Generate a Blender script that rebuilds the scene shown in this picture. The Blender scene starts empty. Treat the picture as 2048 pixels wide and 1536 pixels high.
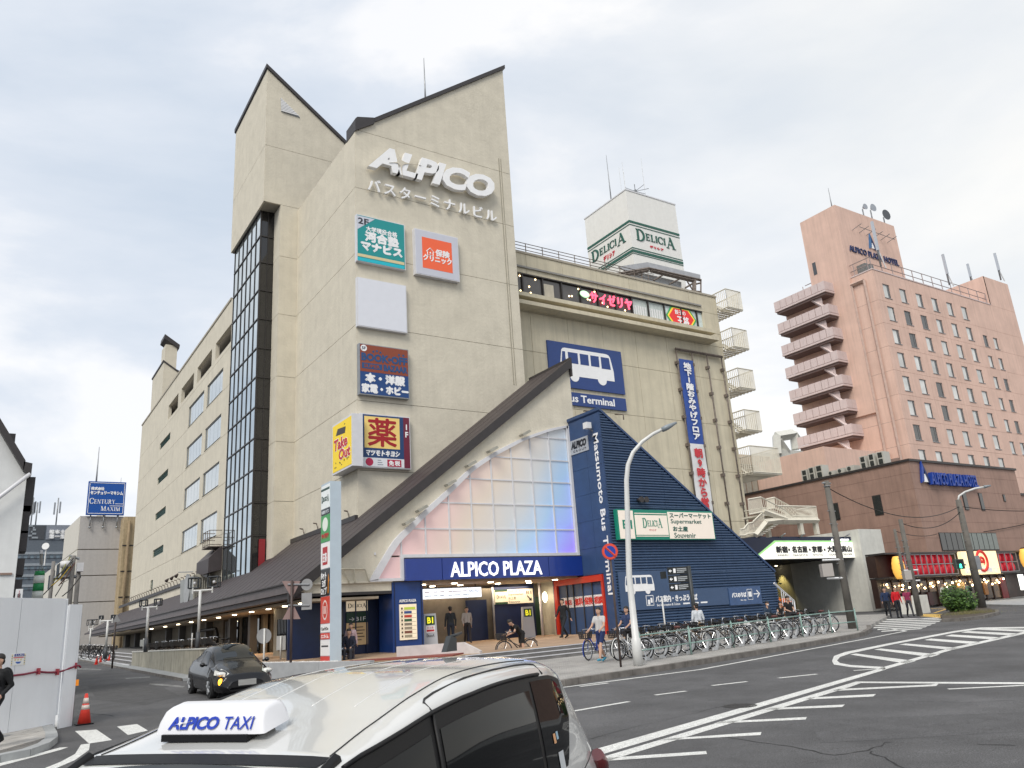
import bpy, bmesh, math, random
from mathutils import Vector, Matrix
random.seed(7)
R = math.radians
# ------------------------------------------------------------------ camera, sky, sun, exposure
H = 2.1
FPX = 1584.18
M = ((0.84051238, 0.10390832, 0.5317349), (-0.53799659, 0.27603992, 0.79646822), (-0.06402039, -0.95551296, 0.28791729))
sc = bpy.context.scene
COL = sc.collection
camd = bpy.data.cameras.new('camera'); cam = bpy.data.objects.new('camera', camd); COL.objects.link(cam)
camd.sensor_width = 36.0; camd.lens = 36.0 * FPX / 2048.0; camd.clip_start = 0.05; camd.clip_end = 3000
mw = Matrix(((M[0][0], -M[0][1], -M[0][2]), (M[1][0], -M[1][1], -M[1][2]), (M[2][0], -M[2][1], -M[2][2]))).to_4x4()
mw.translation = Vector((0, 0, H)); cam.matrix_world = mw
sc.camera = cam
sc.view_settings.view_transform = 'Standard'; sc.view_settings.look = 'None'; sc.view_settings.gamma = 1
sc.view_settings.use_curve_mapping = False; sc.view_settings.exposure = 0.78
SUN_DIR = Vector((-0.55, -0.42, 0.72)).normalized()        # towards the veiled sun
sl = bpy.data.lights.new('sun', 'SUN'); sl.energy = 1.5; sl.angle = R(26); sl.color = (1.0, 0.945, 0.86)
so = bpy.data.objects.new('sun', sl); COL.objects.link(so)
so.rotation_euler = SUN_DIR.to_track_quat('Z', 'Y').to_euler()
w = bpy.data.worlds.new('World'); sc.world = w; w.use_nodes = True
nt = w.node_tree; N = nt.nodes; L = nt.links; N.clear()
out = N.new('ShaderNodeOutputWorld'); tc = N.new('ShaderNodeTexCoord')
sky = N.new('ShaderNodeTexSky'); sky.sky_type = 'NISHITA'; sky.sun_disc = False
sky.sun_elevation = math.asin(SUN_DIR.z); sky.sun_rotation = math.atan2(SUN_DIR.x, SUN_DIR.y)
bs = N.new('ShaderNodeBackground'); bs.inputs['Strength'].default_value = 0.1; L.new(sky.outputs[0], bs.inputs['Color'])
mp = N.new('ShaderNodeMapping'); mp.inputs['Scale'].default_value = (1.0, 1.0, 2.6); mp.inputs['Rotation'].default_value = (0.25, 0.1, 0.4)
L.new(tc.outputs['Generated'], mp.inputs['Vector'])
n1 = N.new('ShaderNodeTexNoise'); n1.inputs['Scale'].default_value = 1.7; n1.inputs['Detail'].default_value = 9; n1.inputs['Roughness'].default_value = 0.55; n1.inputs['Distortion'].default_value = 0.35
L.new(mp.outputs[0], n1.inputs['Vector'])
cr = N.new('ShaderNodeValToRGB'); e = cr.color_ramp.elements
e[0].position = 0.36; e[0].color = (0.48, 0.54, 0.62, 1); e[1].position = 0.60; e[1].color = (0.74, 0.745, 0.76, 1)
m = e.new(0.5); m.color = (0.58, 0.62, 0.68, 1)
L.new(n1.outputs['Fac'], cr.inputs[0])
# thinner warm cloud towards the low sun side on the right of the square
sx = N.new('ShaderNodeSeparateXYZ'); L.new(tc.outputs['Generated'], sx.inputs[0])
mr = N.new('ShaderNodeMapRange'); mr.inputs['From Min'].default_value = 0.35; mr.inputs['From Max'].default_value = 1.0; L.new(sx.outputs['X'], mr.inputs['Value'])
n2 = N.new('ShaderNodeTexNoise'); n2.inputs['Scale'].default_value = 2.3; n2.inputs['Detail'].default_value = 6; L.new(mp.outputs[0], n2.inputs['Vector'])
mu = N.new('ShaderNodeMath'); mu.operation = 'MULTIPLY'; L.new(mr.outputs[0], mu.inputs[0]); L.new(n2.outputs['Fac'], mu.inputs[1])
mxw = N.new('ShaderNodeMixRGB'); mxw.inputs[2].default_value = (1.0, 0.93, 0.80, 1); L.new(mu.outputs[0], mxw.inputs[0]); L.new(cr.outputs[0], mxw.inputs[1])
bc = N.new('ShaderNodeBackground'); bc.inputs['Strength'].default_value = 0.80; L.new(mxw.outputs[0], bc.inputs['Color'])
mxs = N.new('ShaderNodeMixShader'); mxs.inputs[0].default_value = 0.94
L.new(bs.outputs[0], mxs.inputs[1]); L.new(bc.outputs[0], mxs.inputs[2]); L.new(mxs.outputs[0], out.inputs['Surface'])

# ------------------------------------------------------------------ surveying helpers (world metres from measured sight lines)
KT = 0.0205
def zg(x, y): return KT * max(-30.0, min(140.0, 0.5555 * x + 0.832 * y))
def ray(x, y):
    c = (x - 1024.0, y - 768.0, FPX)
    return Vector([sum(M[i][j] * c[j] for j in range(3)) for i in range(3)])
def gz(x, y, h=0.0):
    d = ray(x, y); t = (h - H) / (d.z - KT * (0.5555 * d.x + 0.832 * d.y)); return Vector((0, 0, H)) + d * t
def gh(x, y, z):
    d = ray(x, y); return Vector((0, 0, H)) + d * ((z - H) / d.z)
class Fr:
    """a vertical plane: 'Y' faces -Y (u=+X), 'X' faces -X (u=-Y); or a free one through p with horizontal dir u"""
    def __init__(s, k, c=0, p=None, u=None):
        if k == 'Y': s.o, s.u, s.n = Vector((0, c, 0)), Vector((1, 0, 0)), Vector((0, -1, 0))
        elif k == 'X': s.o, s.u, s.n = Vector((c, 0, 0)), Vector((0, -1, 0)), Vector((-1, 0, 0))
        else:
            s.o = Vector(p); s.u = Vector(u).normalized(); s.n = Vector((s.u.y, -s.u.x, 0))
        s.v = Vector((0, 0, 1))
    def p(s, u, v, d=0.0): return s.o + s.u * u + s.v * v + s.n * d
    def px(s, x, y, d=0.0):
        r = ray(x, y); c = Vector((0, 0, H)); o = s.o + s.n * d
        t = (o - c).dot(s.n) / r.dot(s.n); q = c + r * t - s.o
        return q.dot(s.u), q.dot(s.v)
    def r(s, x0, y0, x1, y1, d=0.0):
        a = s.px(x0, y0, d); b = s.px(x1, y1, d)
        return min(a[0], b[0]), min(a[1], b[1]), max(a[0], b[0]), max(a[1], b[1])
class FrL:
    """flat local plane (for prototypes)"""
    def __init__(s, o, u, v):
        s.o = Vector(o); s.u = Vector(u).normalized(); s.v = Vector(v).normalized(); s.n = s.u.cross(s.v)
    def p(s, u, v, d=0.0): return s.o + s.u * u + s.v * v + s.n * d

# ------------------------------------------------------------------ materials
MATS = {}
def srgb(h):
    h = h.lstrip('#'); v = [int(h[i:i + 2], 16) / 255 for i in (0, 2, 4)]
    return tuple((c / 12.92 if c <= 0.04045 else ((c + 0.055) / 1.055) ** 2.4) for c in v)
def mat(name, col, rough=0.6, metal=0.0, var=0.12, scale=3.0, bump=0.0, bscale=40.0, streak=0.0, emit=0.0, spec=0.5, coat=0.0, ecol=None, alpha=None, speck=0.0, blotch=0.0):
    if name in MATS: return MATS[name]
    assert col != 0, name
    m = bpy.data.materials.new(name); m.use_nodes = True; t = m.node_tree; n = t.nodes; l = t.links
    b = n['Principled BSDF']
    if isinstance(col, str): col = srgb(col)
    b.inputs['Roughness'].default_value = rough; b.inputs['Metallic'].default_value = metal
    b.inputs['Specular IOR Level'].default_value = spec
    if coat: b.inputs['Coat Weight'].default_value = coat; b.inputs['Coat Roughness'].default_value = 0.04
    tcn = n.new('ShaderNodeTexCoord'); ge = n.new('ShaderNodeNewGeometry')
    noi = n.new('ShaderNodeTexNoise'); noi.inputs['Scale'].default_value = scale; noi.inputs['Detail'].default_value = 6
    l.new(ge.outputs['Position'], noi.inputs['Vector'])
    def mixf(facsock, c1sock, dark, amount, lo, hi):
        mrn = n.new('ShaderNodeMapRange'); mrn.inputs['From Min'].default_value = lo; mrn.inputs['From Max'].default_value = hi
        mrn.inputs['To Min'].default_value = 1.0 - amount; mrn.inputs['To Max'].default_value = 1.0 + amount * dark
        l.new(facsock, mrn.inputs['Value'])
        vm = n.new('ShaderNodeVectorMath'); vm.operation = 'SCALE'; l.new(c1sock, vm.inputs[0]); l.new(mrn.outputs[0], vm.inputs['Scale'])
        return vm.outputs[0]
    rgb = n.new('ShaderNodeRGB'); rgb.outputs[0].default_value = (*col, 1); s = rgb.outputs[0]
    s = mixf(noi.outputs['Fac'], s, 1.0, var, 0.3, 0.7)
    if streak:
        mpp = n.new('ShaderNodeMapping'); mpp.inputs['Scale'].default_value = (2.2, 2.2, 0.10); l.new(ge.outputs['Position'], mpp.inputs[0])
        ns = n.new('ShaderNodeTexNoise'); ns.inputs['Scale'].default_value = 1.6; ns.inputs['Detail'].default_value = 8; ns.inputs['Roughness'].default_value = 0.65; l.new(mpp.outputs[0], ns.inputs['Vector'])
        s = mixf(ns.outputs['Fac'], s, 0.0, streak, 0.34, 0.56)
    if blotch:
        nb = n.new('ShaderNodeTexNoise'); nb.inputs['Scale'].default_value = 0.35; nb.inputs['Detail'].default_value = 10; nb.inputs['Roughness'].default_value = 0.7; l.new(ge.outputs['Position'], nb.inputs['Vector'])
        s = mixf(nb.outputs['Fac'], s, 0.6, blotch, 0.35, 0.65)
    if speck:
        nk = n.new('ShaderNodeTexNoise'); nk.inputs['Scale'].default_value = 70; nk.inputs['Detail'].default_value = 2; l.new(ge.outputs['Position'], nk.inputs['Vector'])
        s = mixf(nk.outputs['Fac'], s, 1.0, speck, 0.35, 0.68)
    l.new(s, b.inputs['Base Color'])
    if bump:
        nb2 = n.new('ShaderNodeTexNoise'); nb2.inputs['Scale'].default_value = bscale; nb2.inputs['Detail'].default_value = 4; l.new(ge.outputs['Position'], nb2.inputs['Vector'])
        bp = n.new('ShaderNodeBump'); bp.inputs['Strength'].default_value = bump; bp.inputs['Distance'].default_value = 0.02; l.new(nb2.outputs['Fac'], bp.inputs['Height']); l.new(bp.outputs[0], b.inputs['Normal'])
    if emit:
        ec = col if ecol is None else (srgb(ecol) if isinstance(ecol, str) else ecol)
        b.inputs['Emission Color'].default_value = (*ec, 1); b.inputs['Emission Strength'].default_value = emit
    if alpha is not None: b.inputs['Alpha'].default_value = alpha
    MATS[name] = m; return m
def P(hexcol, rough=0.5, emit=0.0, **k):
    return mat('paint_%s_%d_%d' % (hexcol.lstrip('#'), int(rough * 100), int(emit * 100)), hexcol, rough=rough, emit=emit, var=k.pop('var', 0.015), **k)
def dark(h, f=1.0): return tuple(c * f for c in srgb(h))

# ------------------------------------------------------------------ meshes and objects
ORG = {}
class MB:
    def __init__(s): s.v = []; s.f = []; s.m = []; s.sm = []
    def add(s, vs, fs, mi=0, smooth=False):
        b = len(s.v); s.v += [tuple(v) for v in vs]
        for f in fs: s.f.append(tuple(b + i for i in f)); s.m.append(mi); s.sm.append(smooth)
        return s
    def box(s, a, b, mi=0):
        x0, y0, z0 = (min(a[i], b[i]) for i in range(3)); x1, y1, z1 = (max(a[i], b[i]) for i in range(3))
        return s.add([(x0, y0, z0), (x1, y0, z0), (x1, y1, z0), (x0, y1, z0), (x0, y0, z1), (x1, y0, z1), (x1, y1, z1), (x0, y1, z1)],
                     [(0, 3, 2, 1), (4, 5, 6, 7), (0, 1, 5, 4), (1, 2, 6, 5), (2, 3, 7, 6), (3, 0, 4, 7)], mi)
    def fbox(s, F, u0, v0, u1, v1, d0, d1, mi=0):
        return s.prism(F, [(u0, v0), (u1, v0), (u1, v1), (u0, v1)], d0, d1, mi)
    def prism(s, F, poly, d0, d1, mi=0):
        a = sum(poly[i][0] * poly[(i + 1) % len(poly)][1] - poly[(i + 1) % len(poly)][0] * poly[i][1] for i in range(len(poly)))
        if a < 0: poly = poly[::-1]
        if d0 > d1: d0, d1 = d1, d0
        n = len(poly); vs = [F.p(u, v, d0) for u, v in poly] + [F.p(u, v, d1) for u, v in poly]
        fs = [tuple(range(n, 2 * n)), tuple(range(n - 1, -1, -1))] + [(i, (i + 1) % n, n + (i + 1) % n, n + i) for i in range(n)]
        return s.add(vs, fs, mi)
    def gslab(s, pts, h0, h1, mi=0):
        a = sum(pts[i][0] * pts[(i + 1) % len(pts)][1] - pts[(i + 1) % len(pts)][0] * pts[i][1] for i in range(len(pts)))
        if a < 0: pts = pts[::-1]
        n = len(pts); vs = [(x, y, zg(x, y) + h0) for x, y in pts] + [(x, y, zg(x, y) + h1) for x, y in pts]
        return s.add(vs, [tuple(range(n, 2 * n)), tuple(range(n - 1, -1, -1))] + [(i, (i + 1) % n, n + (i + 1) % n, n + i) for i in range(n)], mi)
    def gpoly(s, pts, h, mi=0):
        a = sum(pts[i][0] * pts[(i + 1) % len(pts)][1] - pts[(i + 1) % len(pts)][0] * pts[i][1] for i in range(len(pts)))
        if a < 0: pts = pts[::-1]
        return s.add([(x, y, zg(x, y) + h) for x, y in pts], [tuple(range(len(pts)))], mi)
    def tube(s, pts, r, seg=8, mi=0, cap=True, smooth=True):
        pts = [Vector(p) for p in pts]; n = len(pts); rs = r if isinstance(r, (list, tuple)) else [r] * n
        vs = []; prev = None
        for i, p in enumerate(pts):
            t = (pts[min(i + 1, n - 1)] - pts[max(i - 1, 0)]).normalized()
            if prev is None:
                a = Vector((0, 0, 1)) if abs(t.z) < 0.9 else Vector((1, 0, 0)); a = (a - t * a.dot(t)).normalized()
            else: a = (prev - t * prev.dot(t)).normalized()
            prev = a; b = t.cross(a)
            for k in range(seg):
                th = 2 * math.pi * k / seg; vs.append(p + (a * math.cos(th) + b * math.sin(th)) * rs[i])
        fs = [(i * seg + k, i * seg + (k + 1) % seg, (i + 1) * seg + (k + 1) % seg, (i + 1) * seg + k) for i in range(n - 1) for k in range(seg)]
        s.add(vs, fs, mi, smooth)
        if cap:
            b = len(s.v) - n * seg
            s.f.append(tuple(b + k for k in range(seg - 1, -1, -1))); s.m.append(mi); s.sm.append(False)
            s.f.append(tuple(b + (n - 1) * seg + k for k in range(seg))); s.m.append(mi); s.sm.append(False)
        return s
    def bar(s, a, b, w, mi=0): return s.tube([a, b], w * 0.7071, 4, mi, True, False)
    def ring(s, c, ax, Rr, r, seg=24, sub=6, mi=0, a0=0.0, a1=2 * math.pi):
        c = Vector(c); ax = Vector(ax).normalized(); x = ax.orthogonal().normalized(); y = ax.cross(x)
        if abs(ax.z) < 0.5: x = (Vector((0, 0, 1)) - ax * ax.z).normalized(); y = ax.cross(x)
        closed = abs(a1 - a0 - 2 * math.pi) < 1e-6; n = seg if closed else seg + 1; vs = []
        for i in range(n):
            th = a0 + (a1 - a0) * i / seg; d = x * math.cos(th) + y * math.sin(th)
            for k in range(sub):
                ph = 2 * math.pi * k / sub; vs.append(c + d * (Rr + r * math.cos(ph)) + ax * r * math.sin(ph))
        fs = []
        for i in range(seg):
            j = (i + 1) % n
            if not closed and i + 1 >= n: break
            for k in range(sub): fs.append((i * sub + k, j * sub + k, j * sub + (k + 1) % sub, i * sub + (k + 1) % sub))
        return s.add(vs, fs, mi, True)
    def disc(s, c, ax, r, th, seg=20, mi=0):
        c = Vector(c); ax = Vector(ax).normalized(); return s.tube([c - ax * th / 2, c + ax * th / 2], r, seg, mi, True, False)
    def ball(s, c, rx, ry=None, rz=None, seg=12, ringn=8, mi=0):
        ry = rx if ry is None else ry; rz = rx if rz is None else rz; vs = []; fs = []
        for i in range(ringn + 1):
            a = math.pi * i / ringn
            for k in range(seg):
                b = 2 * math.pi * k / seg; vs.append((c[0] + rx * math.sin(a) * math.cos(b), c[1] + ry * math.sin(a) * math.sin(b), c[2] + rz * math.cos(a)))
        for i in range(ringn):
            for k in range(seg): fs.append((i * seg + k, (i + 1) * seg + k, (i + 1) * seg + (k + 1) % seg, i * seg + (k + 1) % seg))
        return s.add(vs, fs, mi, True)
    def mesh(s, name, mats, org=(0, 0, 0)):
        me = bpy.data.meshes.new(name); o = Vector(org)
        me.from_pydata([(v[0] - o.x, v[1] - o.y, v[2] - o.z) for v in s.v], [], s.f)
        for mm in (mats if isinstance(mats, (list, tuple)) else [mats]): me.materials.append(mm)
        me.polygons.foreach_set('material_index', s.m); me.polygons.foreach_set('use_smooth', s.sm); me.update(); return me
    def build(s, name, mats, parent=None, label=None):
        org = ORG.get(parent.name, Vector((0, 0, 0))) if parent is not None else Vector((0, 0, 0))
        ob = bpy.data.objects.new(name, s.mesh(name, mats, org)); COL.objects.link(ob)
        if parent is not None: ob.parent = parent; ORG[ob.name] = org
        if label: ob['label'] = label
        return ob
def tag(o, label, cat, group=None):
    o['label'] = label; o['category'] = cat
    if group: o['group'] = group
    return o
def thing(name, label, cat, loc=(0, 0, 0), group=None):
    o = bpy.data.objects.new(name, None); COL.objects.link(o); o.location = loc; ORG[o.name] = Vector(loc); o.empty_display_size = 0.2
    return tag(o, label, cat, group)
def structure(name, mb, mats, parent=None):
    o = mb.build(name, mats, parent); o['kind'] = 'structure' if parent is None else o.get('kind', 'structure'); return o
def dup(root, loc, rotz, label, parent=None):
    def cp(o, par):
        c = o.copy(); COL.objects.link(c)
        if par is not None: c.parent = par
        for ch in o.children: cp(ch, c)
        return c
    r = cp(root, None); r.location = loc; r.rotation_euler = (0, 0, rotz); r['label'] = label; ORG[r.name] = Vector(loc); return r
def clip(poly, n, c):
    """keep the side where n.p <= c"""
    outp = []
    for i in range(len(poly)):
        a = poly[i]; b = poly[(i + 1) % len(poly)]; da = n[0] * a[0] + n[1] * a[1] - c; db = n[0] * b[0] + n[1] * b[1] - c
        if da <= 0: outp.append(a)
        if (da < 0 < db) or (db < 0 < da):
            t = da / (da - db); outp.append((a[0] + (b[0] - a[0]) * t, a[1] + (b[1] - a[1]) * t))
    return outp
def cliprect(poly, u0, v0, u1, v1):
    for n, c in (((-1, 0), -u0), ((1, 0), u1), ((0, -1), -v0), ((0, 1), v1)):
        poly = clip(poly, n, c)
        if len(poly) < 3: return []
    return poly
def clipconv(poly, conv):
    a = sum(conv[i][0] * conv[(i + 1) % len(conv)][1] - conv[(i + 1) % len(conv)][0] * conv[i][1] for i in range(len(conv)))
    if a < 0: conv = conv[::-1]
    for i in range(len(conv)):
        p, q = conv[i], conv[(i + 1) % len(conv)]; n = (q[1] - p[1], -(q[0] - p[0])); poly = clip(poly, n, n[0] * p[0] + n[1] * p[1])
        if len(poly) < 3: return []
    return poly
def area(p): return abs(sum(p[i][0] * p[(i + 1) % len(p)][1] - p[(i + 1) % len(p)][0] * p[i][1] for i in range(len(p)))) / 2
def panels(F, outline, us, vs, matl, parent, d0=-0.12, d1=0.0, gap=0.025, name='wall_panel', holes=()):
    """wall cladding slabs separated by recessed joints; holes are (u0,v0,u1,v1)"""
    for i in range(len(us) - 1):
        for j in range(len(vs) - 1):
            g = gap / 2; cell = cliprect(list(outline), us[i] + g, vs[j] + g, us[i + 1] - g, vs[j + 1] - g)
            if len(cell) < 3 or area(cell) < 0.02: continue
            hs = [h for h in holes if h[0] < us[i + 1] and h[2] > us[i] and h[1] < vs[j + 1] and h[3] > vs[j]]
            mb = MB()
            if not hs: mb.prism(F, cell, d0, d1)
            else:
                xs = sorted({us[i] - 1, us[i + 1] + 1, *[h[0] for h in hs], *[h[2] for h in hs]}); ys = sorted({vs[j] - 1, vs[j + 1] + 1, *[h[1] for h in hs], *[h[3] for h in hs]})
                for a in range(len(xs) - 1):
                    col = []
                    for b in range(len(ys) - 1):
                        cx, cy = (xs[a] + xs[a + 1]) / 2, (ys[b] + ys[b + 1]) / 2
                        if any(h[0] < cx < h[2] and h[1] < cy < h[3] for h in hs): col.append(None)
                        else:
                            if col and col[-1]: col[-1] = (col[-1][0], ys[b + 1])
                            else: col.append((ys[b], ys[b + 1]))
                    for c in col:
                        if c:
                            q = cliprect(cell, xs[a], c[0], xs[a + 1], c[1])
                            if len(q) >= 3 and area(q) > 1e-4: mb.prism(F, q, d0, d1)
            if mb.v: mb.build(name, matl, parent)

# ------------------------------------------------------------------ lettering
def glyphs(body, ext, off=0.0, shear=0.0, space=1.0, line=1.0, res=2):
    cu = bpy.data.curves.new('t', 'FONT'); cu.body = body; cu.extrude = ext; cu.offset = off; cu.resolution_u = res
    cu.shear = shear; cu.space_character = space; cu.space_line = line; cu.align_x = 'CENTER' if '\n' in body and line < 1.3 else 'LEFT'
    o = bpy.data.objects.new('t', cu); COL.objects.link(o)
    me = bpy.data.meshes.new_from_object(o.evaluated_get(bpy.context.evaluated_depsgraph_get()))
    vs = [v.co.copy() for v in me.vertices]; fs = [tuple(p.vertices) for p in me.polygons]
    bpy.data.objects.remove(o); bpy.data.curves.remove(cu); bpy.data.meshes.remove(me); return vs, fs
def text(body, F, u0, v0, u1, v1, matl, parent, d=0.0, th=0.015, off=0.0, heavy=0.0, shear=0.0, rot=None, space=1.0, line=1.0, name='lettering', into=None, mi=0, res=2, centre=False):
    vs, fs = glyphs(body, 0.5, off, shear, space, line, res)
    x0 = min(v.x for v in vs); x1 = max(v.x for v in vs); y0 = min(v.y for v in vs); y1 = max(v.y for v in vs)
    if centre: x0, x1 = -max(abs(x0), abs(x1)), max(abs(x0), abs(x1))
    W, Hh = u1 - u0, v1 - v0
    mb = into if into is not None else MB()
    shifts = [(0, 0)] if not heavy else [(-heavy, 0), (heavy, 0), (0, -heavy), (0, heavy)]
    for k, (sx_, sy_) in enumerate(shifts):
        pts = []
        for v in vs:
            a = (v.x - x0) / (x1 - x0); b = (v.y - y0) / (y1 - y0)
            if rot == 'cw': u, vv = u0 + b * W, v1 - a * Hh
            else: u, vv = u0 + a * W, v0 + b * Hh
            pts.append(F.p(u + sx_, vv + sy_, d + (v.z + 0.5) * th + 0.0007 * k))
        mb.add(pts, fs, mi)
    if into is None: return mb.build(name, matl, parent)
# a serif face drawn stroke by stroke (unit em: cap height 1)
def _arc(cx, cy, rx, ry, a0, a1, w0, w1, n=14):
    q = []
    for i in range(n):
        t0 = a0 + (a1 - a0) * i / n; t1 = a0 + (a1 - a0) * (i + 1) / n; o = []
        for t in (t0, t1):
            c, s = math.cos(R(t)), math.sin(R(t)); wd = w0 * abs(s) + w1 * abs(c); o.append(((cx + c * (rx - wd / 2), cy + s * (ry - wd / 2)), (cx + c * (rx + wd / 2), cy + s * (ry + wd / 2))))
        q.append([o[0][0], o[1][0], o[1][1], o[0][1]])
    return q
def _st(x0, y0, x1, y1, w):
    return [[(x0 - w / 2, y0), (x0 + w / 2, y0), (x1 + w / 2, y1), (x1 - w / 2, y1)]]
def _bx(x0, y0, x1, y1): return [[(x0, y0), (x1, y0), (x1, y1), (x0, y1)]]
T, S, SE = 0.17, 0.055, 0.04
def serif_glyph(c):
    V = lambda x: _st(x, 0, x, 1, T) + _bx(x - 0.17, 0, x + 0.17, SE) + _bx(x - 0.17, 1 - SE, x + 0.17, 1)
    if c == 'D': return V(0.2) + _arc(0.30, 0.5, 0.46, 0.5, -90, 90, S, T) + _bx(0.1, 0, 0.31, S) + _bx(0.1, 1 - S, 0.31, 1), 0.9
    if c == 'E': return V(0.2) + _bx(0.2, 0, 0.66, S) + _bx(0.2, 1 - S, 0.64, 1) + _bx(0.2, 0.48, 0.54, 0.48 + S) + _bx(0.61, 0, 0.67, 0.22) + _bx(0.59, 0.8, 0.65, 1) + _bx(0.5, 0.4, 0.55, 0.62), 0.76
    if c == 'L': return V(0.2) + _bx(0.2, 0, 0.66, S) + _bx(0.61, 0, 0.67, 0.25), 0.74
    if c == 'i': return _st(0.16, 0, 0.16, 0.66, T) + _bx(0.02, 0, 0.3, SE) + _bx(0.02, 0.62, 0.2, 0.66) + _arc(0.16, 0.88, 0.06, 0.06, 0, 360, 0.12, 0.12, 10), 0.36
    if c == 'I': return V(0.2), 0.42
    if c == 'C': return _arc(0.46, 0.5, 0.40, 0.5, 42, 318, S, T, 20) + _bx(0.74, 0.66, 0.79, 0.97) + _bx(0.74, 0.1, 0.78, 0.28), 0.88
    if c == 'A': return _st(0.12, 0, 0.46, 1, S) + _st(0.74, 0, 0.43, 1.0, T) + _bx(0.22, 0.32, 0.64, 0.32 + S) + _bx(0.0, 0, 0.27, SE) + _bx(0.57, 0, 0.92, SE), 0.95
    if c == 'N': return _st(0.15, 0, 0.15, 1, S) + _st(0.78, 0, 0.78, 1, S) + _st(0.72, 0, 0.2, 1, T) + _bx(0.02, 0, 0.3, SE) + _bx(0.0, 1 - SE, 0.24, 1) + _bx(0.64, 1 - SE, 0.92, 1), 0.96
    if c == 'T': return _st(0.38, 0, 0.38, 1, T) + _bx(0.02, 1 - S, 0.74, 1) + _bx(0.0, 0.76, 0.05, 1) + _bx(0.71, 0.76, 0.76, 1) + _bx(0.22, 0, 0.54, SE), 0.8
    if c == 'U': return _st(0.2, 0.3, 0.2, 1, T) + _st(0.72, 0.3, 0.72, 1, S) + _arc(0.45, 0.32, 0.3, 0.32, 180, 360, S, T * 0.7) + _bx(0.03, 1 - SE, 0.36, 1) + _bx(0.58, 1 - SE, 0.86, 1), 0.92
    if c == 'R': return V(0.2) + _arc(0.32, 0.74, 0.32, 0.26, -90, 90, S, T) + _bx(0.2, 1 - S, 0.33, 1) + _bx(0.2, 0.48, 0.36, 0.48 + S) + _st(0.78, 0, 0.36, 0.5, T) + _bx(0.68, 0, 0.9, SE), 0.92
    if c == 'Y': return _st(0.42, 0, 0.42, 0.5, T) + _st(0.42, 0.46, 0.14, 1, T) + _st(0.42, 0.46, 0.7, 1, S) + _bx(0, 1 - SE, 0.3, 1) + _bx(0.58, 1 - SE, 0.84, 1) + _bx(0.27, 0, 0.57, SE), 0.86
    if c == 'M': return _st(0.15, 0, 0.15, 1, S) + _st(0.88, 0, 0.88, 1, T) + _st(0.5, 0, 0.2, 1, T) + _st(0.5, 0, 0.84, 1, S) + _bx(0.02, 0, 0.29, SE) + _bx(0.72, 0, 1.04, SE) + _bx(0, 1 - SE, 0.26, 1), 1.1
    if c == 'X': return _st(0.72, 0, 0.14, 1, T) + _st(0.12, 0, 0.68, 1, S) + _bx(0, 0, 0.28, SE) + _bx(0.56, 0, 0.9, SE) + _bx(0, 1 - SE, 0.3, 1) + _bx(0.54, 1 - SE, 0.82, 1), 0.92
    return [], 0.4
def serif(word, F, u0, v0, u1, v1, matl, parent, d=0.0, th=0.015, big=(0,), small=0.72, name='lettering', baseline=None, sm_up=0.0):
    polys = []; x = 0
    for i, c in enumerate(word):
        s_ = 1.0 if i in big else small; g, wd = serif_glyph(c)
        polys += [[(x + px_ * s_, py_ * s_ + (sm_up if i not in big else 0)) for px_, py_ in q] for q in g]; x += wd * s_ * 1.0 + 0.02
    xs = [p_[0] for q in polys for p_ in q]; a0, a1 = min(xs), max(xs); mb = MB()
    for k, q in enumerate(polys):
        mb.prism(F, [(u0 + (a - a0) / (a1 - a0) * (u1 - u0), v0 + b * (v1 - v0)) for a, b in q], d, d + th + 0.0004 * (k % 9))
    return mb.build(name, matl, parent)

def alpico(F, u0, v0, u1, v1, matl, parent, d, th, shear=0.25, cut=None, off=0.035, tail=''):
    """heavy slanted word with a four-point spark between its first two letters"""
    h = v1 - v0; W = u1 - u0
    text('ALPICO' + tail, F, u0, v0, u1, v1, matl, parent, d=d, th=th, off=off, shear=shear, space=0.93, res=3)
    cx, cy = u0 + W * 0.235, v0 + h * 0.5; pts = []
    def star(rx, ry, k):
        o = []
        tips = [(-0.50 * rx, -0.22 * ry), (0.10 * rx, -1.02 * ry), (0.95 * rx, 0.20 * ry), (-0.22 * rx, 1.08 * ry)]
        for i in range(4):
            a, b = tips[i], tips[(i + 1) % 4]
            for j in range(10):
                t = j / 10.0; q = ((1 - t) ** 3 * a[0] + t ** 3 * b[0], (1 - t) ** 3 * a[1] + t ** 3 * b[1])
                o.append((cx + q[0], cy + q[1]))
        return o
    mb = MB(); mb.prism(F, star(h * 0.9, h * 0.62, 1), d + th, d + th + max(0.004, th * 0.12)); mb.build('spark_mark', cut, parent)
# ------------------------------------------------------------------ shared materials
M_STUCCO = mat('cream_stucco', (0.64, 0.59, 0.48), 0.9, var=0.05, scale=1.4, bump=0.7, bscale=7, streak=0.055, speck=0.10, blotch=0.03)
M_JOINT = mat('joint_shadow', (0.16, 0.14, 0.11), 0.95)
M_ROOF = mat('brown_metal_roof', (0.052, 0.040, 0.040), 0.55, var=0.15, scale=2, streak=0.1)
M_EAVE = mat('eave_band', (0.12, 0.10, 0.10), 0.5, var=0.15)
M_DKTRIM = mat('dark_trim', (0.035, 0.03, 0.03), 0.5)
M_FRAMEW = mat('white_frame', (0.66, 0.66, 0.68), 0.45, var=0.05)
M_STEEL = mat('grey_steel', (0.30, 0.31, 0.32), 0.45, 0.5)
M_BLUE = mat('blue_panel', (0.010, 0.045, 0.20), 0.35, var=0.05)
M_NAVY = mat('navy_panel', (0.030, 0.066, 0.160), 0.5, var=0.1, scale=2, blotch=0.1)
M_CORR = mat('navy_corrugated', (0.048, 0.085, 0.160), 0.45, var=0.1, scale=4)
M_DKBLUE = mat('dark_blue_door', (0.006, 0.016, 0.06), 0.4)
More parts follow.
